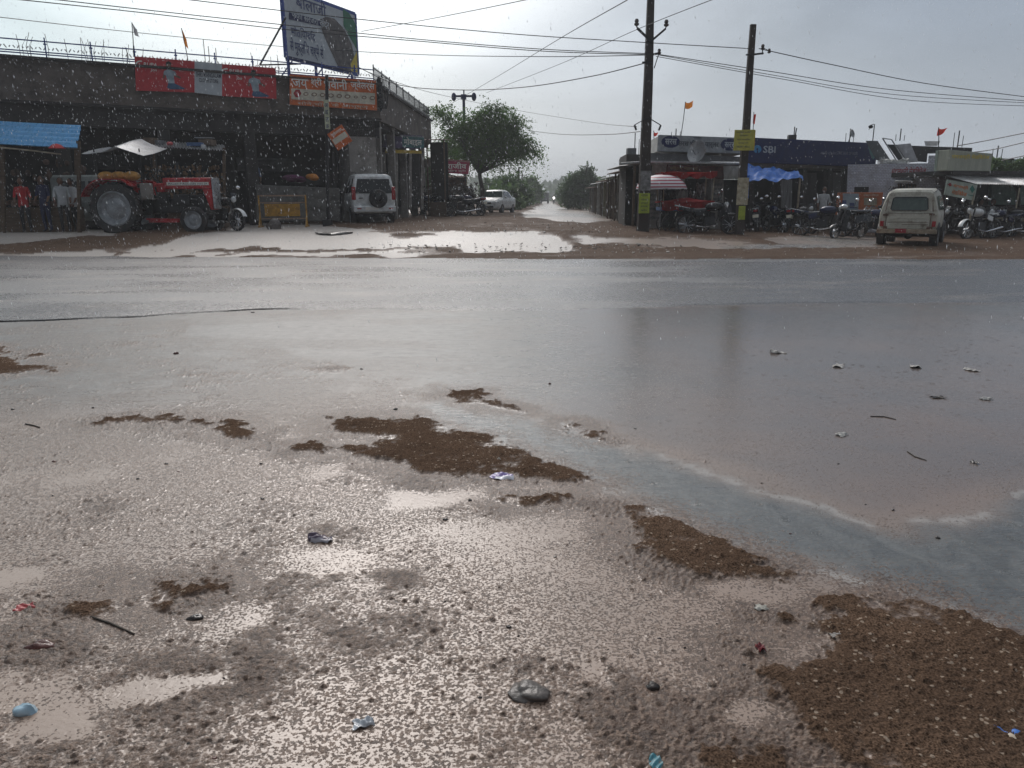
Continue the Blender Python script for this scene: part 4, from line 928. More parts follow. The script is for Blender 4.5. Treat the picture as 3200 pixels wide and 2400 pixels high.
m = MB(); p0 = BF.I @ P(893, 55, 31.7); p1 = BF.I @ P(812, 203, 32.5); p2 = BF.I @ P(940, 200, 32.6); m.bar(p0, p1, .05); m.bar(p1, p2, .05); m.build('brace', K['dark'], t)
m = MB(); BF.text(m, 'बालाजी', 925, -8, 1018, 38, -.005, 0, .01); BF.text(m, 'मोतियाबिंद', 910, 88, 985, 122, -.005, 0, .006); BF.text(m, 'से मुक्ति व चश्मे से', 908, 130, 1010, 182, -.005, 0, .006); m.build('lettering', K['lettn'], t)
m = MB(); BF.poly(m, [(903, 38), (1035, 72), (1035, 88), (903, 60)], -.004, .006); BF.poly(m, [(903, 175), (1100, 222), (1100, 230), (903, 184)], -.004, .006); m.build('blue_band', K['navy'], t)
m = MB(); BF.text(m, 'फेको सर्जरी केंद्र', 912, 44, 1028, 80, -.008, 0, .006); m.build('band_lettering', K['bgrey'], t)
m = MB(); BF.poly(m, [(1000, 60), (1020, 52), (1045, 58), (1075, 90), (1100, 140), (1112, 200), (1112, 226), (1060, 214), (1030, 150), (1008, 100)], -.006, .006); m.build('printed_portrait', mat('printed_eye', (.10, .085, .08), .5, var=.7, scale=4), t)
m = MB(); BF.poly(m, [(1072, 28), (1090, 40), (1116, 82), (1118, 160), (1090, 110), (1074, 80)], -.006, .006); m.build('green_shape', mat('printed_green', (.02, .16, .08), .5), t)
m = MB(); BF.poly(m, [(1096, 200), (1116, 160), (1117, 226), (1098, 222)], -.009, .006); m.build('yellow_shape', K['letty'], t)
# ---- flags
def flag(label, px, pt, pb, Y, col, w_, h_, tip=0, hang=0, x2=None):
    w_ *= .75; h_ *= .8; a = P(px if x2 is None else x2, pb, Y); b_ = P(px, pt, Y); t = thing('flag', label, 'flag', a, 0)
    m = MB(); v_ = b_ - a; m.tube([(0, 0, 0), tuple(v_ * .5 + Vector((.01, 0, 0))), tuple(v_)], .014, 6); m.build('pole', K['dark'], t)
    m = MB(); m.surf(lambda u, v2: tuple(v_ + Vector((w_ * u, .05 * math.sin(5 * u + 2 * v2), -h_ * v2 * (1 - tip * u) - hang * u - .04 * math.sin(4 * u)))), 8, 6, 0); m.build('cloth', col, t, True)
K['flo'] = mat('orange_flag', (.65, .22, .03), .7, trans=.4); K['flw'] = mat('grey_white_flag', (.42, .42, .44), .7, trans=.3); K['flr'] = mat('red_flag', (.6, .04, .02), .7, trans=.4)
flag('small greyish white flag on a thin pole above the left end of the red banner', 412, 70, 178, 26.8, K['flw'], .22, .34, .2, .25, 418); flag('drooping orange flag on a pole above the red banner', 567, 88, 192, 27.6, K['flo'], .20, .42, .1, .38, 588)
flag('orange flag on a pole above the dairy sign', 2142, 318, 425, 29, K['flo'], .36, .28, .1, 0, 2128); flag('tiny red flag left of the dairy sign behind the tall pole', 2043, 408, 470, 29.5, K['flr'], .2, .22, .6, .1)
flag('narrow red flag on a thin mast behind the yellow board', 2356, 350, 425, 30, K['flr'], .1, .5, .2, .1, 2352); flag('red orange pennant above the dark tin parapet', 2933, 398, 462, 28, K['flr'], .40, .36, .9, .05)
# ---- thin street pole with signs
t = thing('sign_pole', 'thin iron pole with a narrow pale notice strip, in front of the jewellery board', 'pole', at(1024, 28.0))
m = MB(); q = T(*(-t.location)); m.tube([t.location, P(1021, 235, 28.0)], .06, 8, q); m.box((0, 0, .12), (.3, .3, .24)); m.build('pole', K['dark'], t)
m = MB(); a = P(1011, 312, 27.9) - t.location; b_ = P(1032, 403, 27.9) - t.location; m.box(((a.x + b_.x) / 2, a.y, (a.z + b_.z) / 2), (b_.x - a.x, .03, a.z - b_.z)); m.build('notice_strip', mat('pale_notice', (.5, .52, .36), .6, dirt=(.2, .2, .15)), t)
m = MB(); 
for i in range(4): vs, fs = text_mesh('अइतक'[i], .12, .14); m.add([(v_[0] + (a.x + b_.x) / 2, v_[1] + a.y - .02, v_[2] + a.z - .18 - i * .24) for v_ in vs], fs)
m.build('lettering', K['lettn'], t)
t = thing('hanging_sign', 'small orange and cream sign hanging askew from the thin pole', 'sign', P(1062, 430, 27.9)); t.rotation_euler = (0, R(-32) * -1 * -1, 0)
m = MB(); m.box((0, 0, 0), (.62, .03, .66)); m.build('board', K['orange'], t); m = MB(); m.box((0, -.02, -.02), (.56, .012, .2)); m.build('picture_strip', K['cream'], t)
m = MB(); vs, fs = text_mesh('ज्वेलर्स', .46, .15, .004, 0, .01); m.add([(v_[0], v_[1] - .018, v_[2] + .2) for v_ in vs], fs); m.build('lettering', K['lettw'], t)
# ---- stall with blue corrugated roof
t = thing('market_stall', 'dark market stall under a bright blue corrugated roof at the left edge', 'stall', at(100, 24.5)); q = T(*(-t.location))
A0, A1, A2, A3 = P(-420, 362, 25.4), P(253, 392, 25.0), P(240, 458, 23.7), P(-420, 432, 24.0)
m = MB(); m.surf(lambda u, v_: (A0.lerp(A1, u)).lerp(A3.lerp(A2, u), v_) + Vector((0, 0, .055 * math.sin(v_ * 2 * math.pi * 5.0) + .02 * math.sin(u * 5))), 24, 60, .006, q); m.build('roof', mat('blue_corrugated_sheet', (.10, .36, .66), .3, .1, var=.12, dirt=(.08, .2, .34), dirtamt=.4), t, True)
for (px, Y) in ((8, 24.0), (245, 23.9), (2, 26.3), (238, 26.3)):
    m = MB(); b0 = at(px, Y); m.bar(b0, P(px, 440, Y), .09, .09, q); m.build('post', K['wood'], t)
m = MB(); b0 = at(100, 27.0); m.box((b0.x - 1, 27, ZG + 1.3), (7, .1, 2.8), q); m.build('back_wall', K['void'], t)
m = MB(); b0 = at(105, 24.9); m.box((b0.x - .6, 24.7, ZG + .40), (4.4, .8, .78), q); m.build('counter', K['wood'], t, bevel=.02)
m = MB(); m.tube([P(-60, 455, 23.8), P(95, 470, 23.8), P(190, 482, 23.8)], .025, 6, q); m.build('awning_bar', K['bamboo'], t)
m = MB(); random.seed(12)
for i in range(60): m.box((b0.x - random.uniform(-1.4, 2.6), 24.5 + random.uniform(-.2, .3), ZG + .86 + random.uniform(0, .12)), (random.uniform(.1, .25), .2, random.uniform(.08, .2)), q)
for i in range(40): m.ball((b0.x - random.uniform(-1.5, 2.8), 26.4, ZG + random.uniform(1.3, 2.3)), (random.uniform(.06, .13), .05, random.uniform(.08, .2)), q, 6, 4)
tag(m.build('goods', mat('mixed_goods', (.09, .05, .035), .7, var=.9, scale=3), t), kind='stuff')
m = MB(); c0 = P(178, 464, 23.7); m.lathe([(.02, .14), (.12, .11), (.24, 0), (.2, .0)], T(*c0), 14); o = m.build('stall_lamp_shade', K['redcloth'], None, True); tag(o, 'small red shade hanging under the blue corrugated roof', 'shade')
K['kblue'] = mat('dark_blue_cloth', (.01, .015, .06), .8); K['kgrey'] = mat('grey_cloth', (.16, .17, .18), .8); K['kcream'] = mat('pale_shirt', (.42, .44, .45), .8); K['kdark'] = mat('dark_trousers', (.02, .02, .025), .8)
def pers(label, px, Y, rz, sh, tr, H=1.68, pose='stand', dz=0):
    q = at(px, Y); q.z += dz; return make_person(label, q, R(rz), sh, tr, H, pose)
pers('person in a red shirt standing at the blue roofed stall', 84, 24.1, 20, K['redcloth'], K['kdark'], 1.62)
pers('person in dark blue clothes at the middle of the blue roofed stall', 150, 24.2, -10, K['kblue'], K['kblue'])
pers('person in a pale grey shirt under the right end of the blue roof', 206, 24.1, 30, K['kcream'], K['kdark'], 1.62)
pers('person in a white shirt right beside the post of the blue roofed stall', 238, 24.4, -20, K['whitecloth'], K['kdark'], 1.6)
pers('person in a faded blue shirt standing in the verandah behind the low wall', 808, 30.2, 15, mat('faded_blue_shirt', (.10, .14, .24), .8), K['kdark'], 1.7, 'stand', .7)
t = thing('parked_van', 'pale grey van half hidden behind the rear wheel of the red tractor', 'van', at(300, 26.4), R(0)); m = MB()
loft(m, [(-1.0, .4, 1.1, 1.72, .62, .66, .6), (-.9, .3, 1.1, 1.8, .7, .72, .66), (1.4, .3, 1.1, 1.8, .7, .72, .66), (1.8, .35, 1.0, 1.1, .66, .7, .6), (2.1, .4, .8, .9, .6, .62, .5)]); m.build('body', mat('van_paint', (.34, .37, .35), .45, dirt=(.2, .2, .18)), t, 35)
m = MB(); m.add([(-.7, -.725, 1.15), (.2, -.725, 1.15), (.2, -.68, 1.6), (-.7, -.68, 1.6)], [(0, 1, 2, 3)]); m.add([(.3, -.725, 1.15), (1.3, -.725, 1.15), (1.2, -.68, 1.6), (.3, -.68, 1.6)], [(0, 1, 2, 3)]); m.build('side_window', K['glass'], t)
for xx in (-.5, 1.4):
    wheel(t, (xx, -.62, .28), .28, .16, .17)
# ---- snack stall behind the tractor
t = thing('market_stall', 'snack stall with a rough tin roof stacked with boxes, directly behind the tractor bonnet', 'stall', at(600, 27.0)); q = T(*(-t.location))
A0, A1, A2, A3 = P(470, 440, 28.0), P(700, 452, 28.0), P(706, 470, 26.2), P(478, 458, 26.2)
m = MB(); m.surf(lambda u, v_: (A0.lerp(A1, u)).lerp(A3.lerp(A2, u), v_) + Vector((0, 0, .022 * math.sin(u * 2 * math.pi * 26))), 156, 6, .006, q); m.build('roof', K['tin'], t, True)
for (px, Y) in ((482, 26.4), (700, 26.4), (482, 27.9), (700, 27.9)):
    m = MB(); m.bar(at(px, Y), P(px, 462, Y), .08, .08, q); m.build('post', K['wood'], t)
b0 = at(595, 26.9); m = MB(); m.box((b0.x, 26.9, ZG + .45), (2.7, .9, .9), q); m.build('counter', K['wood'], t, bevel=.02)
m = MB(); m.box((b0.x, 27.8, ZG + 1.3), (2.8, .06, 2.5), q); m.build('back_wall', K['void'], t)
m = MB(); random.seed(9)
for i in range(330):
    u_ = random.uniform(-1.25, 1.3); m.box((b0.x + u_, 26.5 + random.uniform(-.1, .4), ZG + random.choice((1.0, 1.12, 1.3, 1.5, 1.68, 1.86, 2.05)) + random.uniform(-.05, .05)), (random.uniform(.03, .10), .03, random.uniform(.05, .17)), q, rot=(0, random.uniform(-.3, .3), random.uniform(-.6, .6)))
tag(m.build('hanging_goods', mat('snack_packets', (.14, .075, .03), .5, var=.95, scale=6), t), kind='stuff')
def boxthing(name, label, cat, px, py, Y, s, mt, rz=0, bev=.01):
    m = MB(); m.box((0, 0, 0), s); 
    o = m.build(name, mt, None, bevel=bev); o.location = P(px, py, Y); o.rotation_euler = (0, 0, R(rz)); return tag(o, label, cat)
K['card'] = mat('wet_cardboard', (.14, .10, .07), .85, var=.4)
boxthing('crate', 'brown crate at the left end of the snack stall roof', 'crate', 472, 444, 27, (.36, .4, .26), K['card'], 4); boxthing('box', 'pale box beside the brown crate on the snack stall roof', 'box', 499, 448, 27, (.18, .3, .2), K['kgrey'], -8)
boxthing('box', 'flat blue box in the middle of the snack stall roof', 'box', 612, 452, 26.9, (.5, .4, .12), mat('faded_blue', (.06, .12, .25), .6), 3); boxthing('box', 'brown carton near the right end of the snack stall roof', 'box', 648, 446, 27.2, (.46, .4, .2), K['card'], -6)
boxthing('box', 'small white box between the blue box and the brown carton', 'box', 636, 458, 26.6, (.12, .2, .12), K['whitecloth'], 10); boxthing('tin_sheet', 'bent pale sheet lying on the brown carton', 'sheet', 640, 431, 27.2, (.62, .3, .03), K['tin'], 12)
bundle('bag', 'pink plastic bag on the snack stall roof', 'bag', 527, 452, 26.9, (.16, .12, .09), mat('pink_plastic', (.6, .12, .12), .4), 3, 8)
# ---- yellow barricade, stones
t = thing('barricade', 'yellow steel traffic barricade in front of the low grey wall', 'barricade', at(888, 27.6), R(6)); WB = 1.66
K['bary'] = mat('dirty_yellow_paint', (.42, .22, .02), .45, var=.3, dirt=(.12, .06, .02), dirtamt=.7)
for s_ in (-1, 1):
    m = MB(); m.bar((s_ * .82, 0, 0), (s_ * .82, 0, 1.12), .05); m.bar((s_ * .82, -.35, .02), (s_ * .82, .35, .02), .05); m.bar((s_ * .82, -.3, .04), (s_ * .82, 0, .5), .03); m.build('leg', K['bary'], t)
m = MB(); m.bar((-.82, 0, 1.10), (.82, 0, 1.10), .05); m.bar((-.82, 0, .86), (.82, 0, .86), .04); m.bar((-.82, 0, .3), (.82, 0, .3), .04); m.build('rail', mat('worn_rail', (.3, .2, .14), .5, var=.4), t)
m = MB(); m.box((-.02, -.02, .60), (1.24, .03, .44)); m.build('panel', K['bary'], t)
def rock(name, label, cat, px, py, r, mt, seed=0, sq=.7, n=12, Y=None):
    random.seed(seed); m = MB(); off = [random.uniform(0, 6) for _ in range(6)]
    def fn(u, v_):
        a = 2 * math.pi * u; b = math.pi * (v_ - .5); d = Vector((math.cos(a) * math.cos(b), math.sin(a) * math.cos(b), math.sin(b)))
        k = 1 + .22 * math.sin(3 * d.x + off[0]) * math.cos(2.5 * d.y + off[1]) + .14 * math.sin(5 * d.z + off[2] + 3 * d.x) + .07 * math.sin(9 * d.y + off[3])
        return (d.x * r[0] * k, d.y * r[1] * k, max(-.35, d.z) * r[2] * k * sq)
    m.surf(fn, n, n - 3); o = m.build(name, mt, None, 75); p = PG(px, py); o.location = (p.x, p.y, p.z + r[2] * .12); return tag(o, label, cat)
K['stone'] = mat('wet_stone', (.10, .085, .075), .35, var=.4, scale=12, bump=.4); K['stoned'] = mat('dark_wet_stone', (.035, .026, .022), .25, var=.4, scale=14, bump=.4); K['stoner'] = mat('red_brown_wet_stone', (.10, .03, .022), .25, var=.4, scale=14, bump=.4)
rock('stone_block', 'broken brown stone block in front of the left foot of the barricade', 'stone', 856, 716, (.30, .2, .34), K['stone'], 4); rock('stone_block', 'small pale pointed stone in front of the right foot of the barricade', 'stone', 936, 702, (.22, .15, .36), K['plaster'], 7)
rock('mud_mound', 'flat grey mound rising from the bright puddle in front of the sport utility car', 'mound', 1045, 730, (.5, .35, .10), mat('wet_grey_mud', (.16, .15, .14), .3, bump=.3), 3, .6)
# ---- shops behind the car along the side of the lane
SS = frame_px(1196, 37.5, 1334, 39.0, 0.0)
t = thing('shop', 'small shop with a purple and teal signboard over a dark unlit interior, beside the market building corner', 'shop', SS.o, SS.a)
m = MB(); SS.poly(m, [(1196, 418), (1320, 424), (1320, 466), (1196, 460)], 0, .08); m.build('signboard', mat('purple_print', (.06, .04, .12), .5, var=.9, scale=1.6), t)
m = MB(); SS.poly(m, [(1258, 426), (1325, 430), (1325, 463), (1258, 460)], -.02, .02); m.build('teal_sign', mat('teal_print', (.05, .16, .17), .5, var=.7), t); m = MB(); SS.text(m, 'मोबाइल', 1262, 430, 1318, 456, -.03, 0, .01); m.build('lettering', K['lettw'], t)
m = MB(); SS.poly(m, [(1205, 467), (1318, 471), (1318, 480), (1205, 478)], -.02, .06); m.build('yellow_strip', K['yellow'], t)
m = MB(); SS.poly(m, [(1200, 480), (1322, 480), (1322, 645), (1200, 645)], 1.6, .1); m.build('back_wall', K['void'], t)  # near-black wall paints the unlit depth of the shop
for px in (1202, 1240, 1283, 1320): m = MB(); SS.poly(m, [(px - 4, 478), (px + 4, 478), (px + 4, 655), (px - 4, 655)], .05, .12); m.build('post', K['plaster'], t)
m = MB(); a = SS.uv(1196, 420, 0); b_ = SS.uv(1325, 420, 0); m.box(((a.x + b_.x) / 2, 2, a.z - .02), (b_.x - a.x, 4, .06)); m.build('roof', K['tin'], t)
def lean_to(label, pl, pr, Y, ytop, ybot, roofm, wallm, d=2.5, fr=True, cat='stall', name='market_stall', open_=True):
    a = P(pl, ytop, Y); b_ = P(pr, ytop, Y); t = thing(name, label, cat, ((a.x + b_.x) / 2, Y, g((a.x + b_.x) / 2, Y)))
    w_ = b_.x - a.x; h_ = a.z - t.location.z; hb = P(pl, ybot, Y).z - t.location.z
    m = MB(); m.surf(lambda u, v_: ((u - .5) * (w_ + .3), -.4 + (d + .4) * v_, h_ - .12 + .16 * v_ + .02 * math.sin(u * w_ * 40)), int(w_ * 24), 2, .012); m.build('roof', roofm, t, True)
    for s_ in (-1, 1):
        for dy in (0, d): m = MB(); m.bar((s_ * w_ / 2 * .96, dy, 0), (s_ * w_ / 2 * .96, dy, h_ - .12), .07); m.build('post', K['wood'], t)
    m = MB(); m.box((0, d - .02, h_ / 2), (w_, .05, h_ * .95)); m.build('back_wall', wallm, t)
    if not open_: m = MB(); m.box((0, .06, h_ * .45), (w_ * .92, .05, h_ * .88)); m.build('front_wall', wallm, t)
    m = MB(); m.box((0, .5, .4), (w_ * .85, .6, .75)); m.build('counter', K['wood'], t, bevel=.02)
    return t
lean_to('dark awning stall right of the purple signboard', 1332, 1388, 41, 430, 500, K['rust'], K['void'], 2); 
hut = lean_to('rusty brown tin hut below the pink sign', 1378, 1445, 46, 548, 650, K['rust'], mat('rusty_hut_sheet', (.14, .07, .04), .8, var=.5, stretch=(8, 1, 1)), 2.5, open_=False)
m = MB(); m.surf(lambda u, v_: P(1312 + 78 * u, 486 + 26 * v_ + 10 * math.sin(u * 7) + 8 * u, 43.5 + v_) , 14, 6, .01); o = m.build('plastic_sheet', K['whitecloth'], None, True); tag(o, 'crumpled white plastic sheet over the stalls left of the pink sign', 'plastic sheet')
RF_ = frame_px(1388, 45.2, 1468, 45.6, 0)
t = thing('shop_sign', 'pink shop sign on a thin post in front of the thorn tree', 'sign', RF_.o, RF_.a)
m = MB(); RF_.poly(m, [(1388, 497), (1468, 503), (1464, 545), (1388, 540)], 0, .06); m.build('board', mat('pink_print', (.42, .03, .09), .5, dirt=(.25, .05, .08)), t)
m = MB(); RF_.text(m, 'राजीव', 1396, 507, 1458, 528, -.006, 0, .02); RF_.text(m, 'किराना स्टोर', 1396, 530, 1456, 539, -.006); m.build('lettering', K['lettw'], t)
m = MB(); RF_.poly(m, [(1390, 499), (1466, 505), (1466, 507), (1390, 501)], -.02, .02); RF_.poly(m, [(1456, 545), (1459, 545), (1459, 640), (1456, 640)], .02, .05); m.build('frame', K['bamboo'], t)
# ------------------------------------------------------------------ right: row of shops
RF = frame_px(2060, 28.0, 2740, 33.0, 0.0)
def zR(px, py, off=0): return RF.uv(px, py, off).z
# dairy parlour
t = thing('dairy_shop', 'single storey dairy shop with a grey lettered signboard over a pale canopy slab', 'shop', RF.o, RF.a); D = t
a = RF.uv(2062, 420); b_ = RF.uv(2334, 432); zt = (a.z + b_.z) / 2; zb = zR(2190, 476); wD = b_.x - a.x
m = MB(); m.box(((a.x + b_.x) / 2, .06, (zt + zb) / 2), (wD, .12, zt - zb)); m.build('signboard', mat('silver_grey_board', (.27, .29, .31), .45, dirt=(.14, .14, .14)), t, bevel=.01)
m = MB(); dv = RF.I.to_3x3() @ Vector((.04, 1, 0)); f0 = Vector((a.x, .12, 0)); f1 = Vector((b_.x + .1, .12, 0))
def pslab(m, p0, p1, d, z0, z1):
    q = [p0, p1, p1 + dv * d, p0 + dv * d]; m.add([(v_.x, v_.y, z0) for v_ in q] + [(v_.x, v_.y, z1) for v_ in q], [(3, 2, 1, 0), (4, 5, 6, 7), (0, 1, 5, 4), (1, 2, 6, 5), (2, 3, 7, 6), (3, 0, 4, 7)])
pslab(m, f0, f1, 4.5, zb, zt - .06); m.build('upper_wall', K['offwhite'], t)
m = MB(); pslab(m, f0 + Vector((.05, 2, 0)), f1 + Vector((0, 2, 0)), 2.5, -.1, zb + .01); m.build('lower_wall', K['concd'], t)
m = MB(); RF.text(m, 'सरस घी दूध पार्लर', 2118, 438, 2246, 463, -.006, 0, .02); RF.text(m, 'राजकीय', 2165, 426, 2192, 433, -.006); m.build('lettering', K['lettb'], t)
m = MB()
for cx, cy in ((2096, 443), (2281, 452)): RF.poly(m, [(cx + 29 * math.cos(k * .45), cy + 19 * math.sin(k * .45)) for k in range(14)], -.008, .006)
m.build('printed_emblem', K['navy'], t); m = MB(); RF.text(m, 'सरस', 2078, 434, 2115, 452, -.014, 0, .02); RF.text(m, 'सरस', 2264, 444, 2300, 461, -.014, 0, .02); m.build('emblem_lettering', K['grey'], t)
m = MB(); RF.poly(m, [(2030, 478), (2330, 490), (2330, 506), (2010, 503)], .15, .1); m.build('recessed_band', mat('dim_grey_band', (.12, .12, .125), .7), t)
zs = zR(2180, 509, -1.0)
m = MB(); sx = RF.uv(2012, 509, -1.0).x; ex_ = RF.uv(2318, 509, -1.0).x; m.box(((sx + ex_) / 2, -.35, zs), (ex_ - sx, 1.5, .07)); m.build('canopy_slab', K['tin'], t, bevel=.01)
m = MB(); RF.poly(m, [(2044, 512), (2310, 520), (2310, 560), (2040, 556)], -.3, .1); m.build('fascia', K['offwhite'], t)
m = MB(); RF.poly(m, [(2086, 514), (2260, 519), (2262, 560), (2082, 548)], -.34, .03); m.build('red_board', mat('faded_red_board', (.13, .03, .025), .6, var=.5, scale=6), t)
m = MB(); RF.text(m, 'मिष्ठान भंडार एवं', 2094, 519, 2180, 533, -.35, 0, .006); RF.text(m, 'चाय नाश्ता की दुकान', 2120, 537, 2240, 553, -.35, 0, .006); m.build('board_lettering', mat('brown_cream_letter', (.35, .24, .13), .6), t)
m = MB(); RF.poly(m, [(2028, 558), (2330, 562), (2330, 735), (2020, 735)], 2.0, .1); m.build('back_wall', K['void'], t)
for p_, nm in (((2222, 2262), 'pillar'), ((2024, 2060), 'pillar'), ((2130, 2142), 'pillar')):
    m = MB(); RF.poly(m, [(p_[0], 556), (p_[1], 558), (p_[1], 735), (p_[0], 735)], -.25, .35); m.build(nm, K['plaster'], t, bevel=.01)
m = MB(); 
for k in range(6): RF.text(m, ['चाय कॉफी', 'दूध दही', 'घी पनीर', 'मावा मिठाई', 'छाछ', 'लस्सी'][k], 2228, 572 + k * 15, 2256, 581 + k * 15, -.256); RF.text(m, ['आधार कार्ड', 'पैन कार्ड', 'फोटो कॉपी', 'ऑनलाइन', 'फॉर्म', 'टिकट'][k], 2029, 606 + k * 14, 2056, 615 + k * 14, -.256)
m.build('pillar_lettering', K['lettb'], t)
m = MB(); random.seed(21)
for i in range(60): q_ = RF.uv(random.uniform(2065, 2215), random.uniform(575, 640), 1.2); m.box((q_.x, q_.y, q_.z), (random.uniform(.08, .25), .1, random.uniform(.08, .3)))
tag(m.build('shelf_goods', mat('shelf_goods', (.12, .12, .12), .6, var=.95, scale=2.5), t), kind='stuff')
def dish(label, px, py, Y, r, rz, tilt):
    t = thing('satellite_dish', label, 'satellite dish', P(px, py, Y), R(rz)); m = MB()
    m.surf(lambda u, v_: (r * v_ * math.cos(6.2832 * u), r * v_ * math.sin(6.2832 * u), r * .28 * v_ * v_), 20, 5, .012, Matrix.Rotation(R(tilt), 4, 'X')); m.build('reflector', K['tin'], t, True)
    m = MB(); m.tube([(0, 0, 0), (0, .1, -.5 * r - .25)], .02, 6); m.tube([(0, -r * .8 * math.sin(R(tilt)) * .5, -.2 * r), tuple(Matrix.Rotation(R(tilt), 3, 'X') @ Vector((0, 0, r * .8)))], .01, 5); m.build('mount', K['dark'], t)
dish('large satellite dish seen almost edge on, on the pale canopy slab of the dairy shop', 2182, 476, 28.0, .40, -52, 78)
dish('small round satellite dish on a mast above the right end of the navy sign', 2661, 418, 32.6, .17, 40, 75)
# bank
t = thing('bank_branch', 'bank branch with a long dark navy signboard above a shaded shopfront', 'shop', RF.o, RF.a)
a = RF.uv(2340, 431); b_ = RF.uv(2728, 449); zt2 = (a.z + b_.z) / 2; zb2 = zR(2520, 517); 
m = MB(); RF.poly(m, [(2336, 429), (2716, 446), (2722, 452), (2738, 500), (2735, 522), (2336, 508)], .02, .14); m.build('signboard', K['navy'], t, bevel=.01)
m = MB(); RF.text(m, 'SBI', 2385, 456, 2424, 478, .012, 0, .02); m.build('lettering', K['grey'], t)
m = MB(); RF.text(m, 'भारतीय स्टेट बैंक', 2565, 472, 2612, 486, .012); RF.text(m, 'STATE BANK OF INDIA', 2614, 474, 2680, 484, .012); m.build('small_lettering', mat('dim_blue_letter', (.12, .14, .22), .5), t)
m = MB(); cx, cy, r_ = 2367, 466, 12.5; q = [(cx + r_ * math.cos(k * .25), cy + r_ * math.sin(k * .25)) for k in range(7, 26)]
q = [(cx + r_ * math.sin(R(a_)), cy - r_ * math.cos(R(a_))) for a_ in range(-168, 169, 12)] + [(cx + 1.3, cy + 3.5)] + [(cx + 3.4 * math.sin(R(a_)), cy - 3.4 * math.cos(R(a_))) for a_ in range(150, -151, -30)] + [(cx - 1.3, cy + 3.5)]
RF.poly(m, q, .012, .008); m.build('round_logo', mat('logo_blue', (.02, .22, .42), .4), t)
m = MB(); RF.poly(m, [(2712, 450), (2722, 455), (2735, 492), (2728, 500), (2718, 480)], .012, .008); m.build('teal_edge', mat('teal_edge', (.03, .12, .14), .5), t)
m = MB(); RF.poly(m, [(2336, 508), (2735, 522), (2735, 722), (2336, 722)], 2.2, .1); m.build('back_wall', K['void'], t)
wB = RF.uv(2735, 480).x - RF.uv(2336, 480).x; m = MB(); pslab(m, Vector((RF.uv(2336, 480).x + .02, .17, 0)), Vector((RF.uv(2735, 480).x - .1, .17, 0)), 5, zb2 - .1, zb2 + .1); m.build('roof_slab', K['conc'], t)
for px in (2350, 2438, 2516, 2596, 2650): m = MB(); RF.poly(m, [(px - 7, 512), (px + 7, 512), (px + 7, 722), (px - 7, 722)], .2, .25); m.build('pillar', K['concd'], t)
m = MB(); RF.poly(m, [(2440, 560), (2476, 562), (2474, 650), (2442, 650)], -.1, .03); m.build('curtain', mat('grey_curtain', (.15, .15, .155), .8, var=.6, stretch=(9, 1, .3)), t)
for px in (2530, 2620): m = MB(); RF.poly(m, [(px - 22, 540), (px + 22, 540), (px + 22, 722), (px - 22, 722)], 1.9, .06); m.build('door', mat('shop_door%d' % px, (.05, .045, .05), .5), t)
pers('person in a pale grey shirt standing in the shade below the long navy signboard', 2567, 30.3, -10, K['kcream'], K['kdark'], 1.68)
# blue tarpaulin
t = thing('tarpaulin', 'crumpled blue tarpaulin awning below the navy signboard, hanging down at its left end', 'tarpaulin', RF.o, RF.a)
A0, A1, A2, A3 = [RF.uv(px, py, o_) for px, py, o_ in ((2318, 515, -.3), (2470, 538, -.3), (2512, 556, -1.9), (2320, 566, -1.9))]
K['tarpb'] = mat('blue_tarpaulin', (.012, .13, .50), .4, var=.3, scale=8, bump=.9, bscale=18)
def tf(u, v_):
    p = A0.lerp(A1, u).lerp(A3.lerp(A2, u), v_); n_ = math.sin(11 * u + 5 * v_) * .05 + math.sin(23 * u - 7 * v_) * .035 + math.sin(3 * u + 19 * v_) * .04 + math.sin(41 * u + 13 * v_) * .018
    return p + Vector((0, 0, n_ + .10 * (1 - abs(2 * v_ - 1)) - .05 * (v_ > .93)))
m = MB(); m.surf(tf, 60, 26, .006); m.build('cover', K['tarpb'], t, True)
m = MB(); m.surf(lambda u, v_: RF.uv(2318 + 28 * u * (1 - .35 * v_), 548 + 72 * v_, -1.8) + Vector((0, .05 * math.sin(14 * u + 3 * v_), 0)), 16, 8, 0); m.build('hanging_flap', K['tarpb'], t, True)
for px in (2326, 2500): m = MB(); p = RF.uv(px, 556, -1.85); m.bar((p.x, p.y, 0.05), p, .05); m.build('pole', K['bamboo'], t)
# things on the roofs
def mast(label, px, pt, pb, Y, parts=1, seed=0):
    random.seed(seed); a = P(px, pb, Y); b_ = P(px, pt, Y); t = thing('antenna', label, 'antenna', a); m = MB(); h_ = b_.z - a.z
    m.tube([(0, 0, 0), (0, 0, h_)], .02, 6)
    m.build('pole', K['dark'], t); m = MB()
    if parts == 1: m.tube([(-.03, 0, h_), (-.16, 0, h_ - .04), (-.2, 0, h_ - .22)], .015, 5); m.ball((-.14, 0, h_ - .1), (.10, .05, .07), None, 8, 6)
    elif parts == 2:
        for i in range(3): m.tube([((i - 1) * .16, 0, 0), ((i - 1) * .17, 0, h_ * random.uniform(.4, 1.0))], .012, 5)
    else: m.box((-.08, 0, .1), (.3, .2, .24)); m.tube([(.03, 0, 0), (.08, 0, h_ * .9)], .025, 5)
    m.build('head', K['dark'], t)
mast('thin antenna with a curled head on the roof beside the small dish', 2726, 388, 452, 32); mast('bare rods standing between the dairy flag and the tall pole', 2112, 402, 425, 29.5, 2, 3); mast('dark stub and rods in the middle of the navy sign top', 2480, 396, 440, 31, 3, 4)
mast('short twin rods behind the dark tin parapet', 2992, 408, 460, 28.5, 2, 6); mast('thin pair of rods above the leaning white sheets', 2812, 402, 440, 30, 2, 8); mast('mast carrying the small round dish', 2654, 402, 446, 32.8, 2, 9); mast('slanted thin iron bar above the green wall', 3115, 455, 492, 27.5, 2, 10)
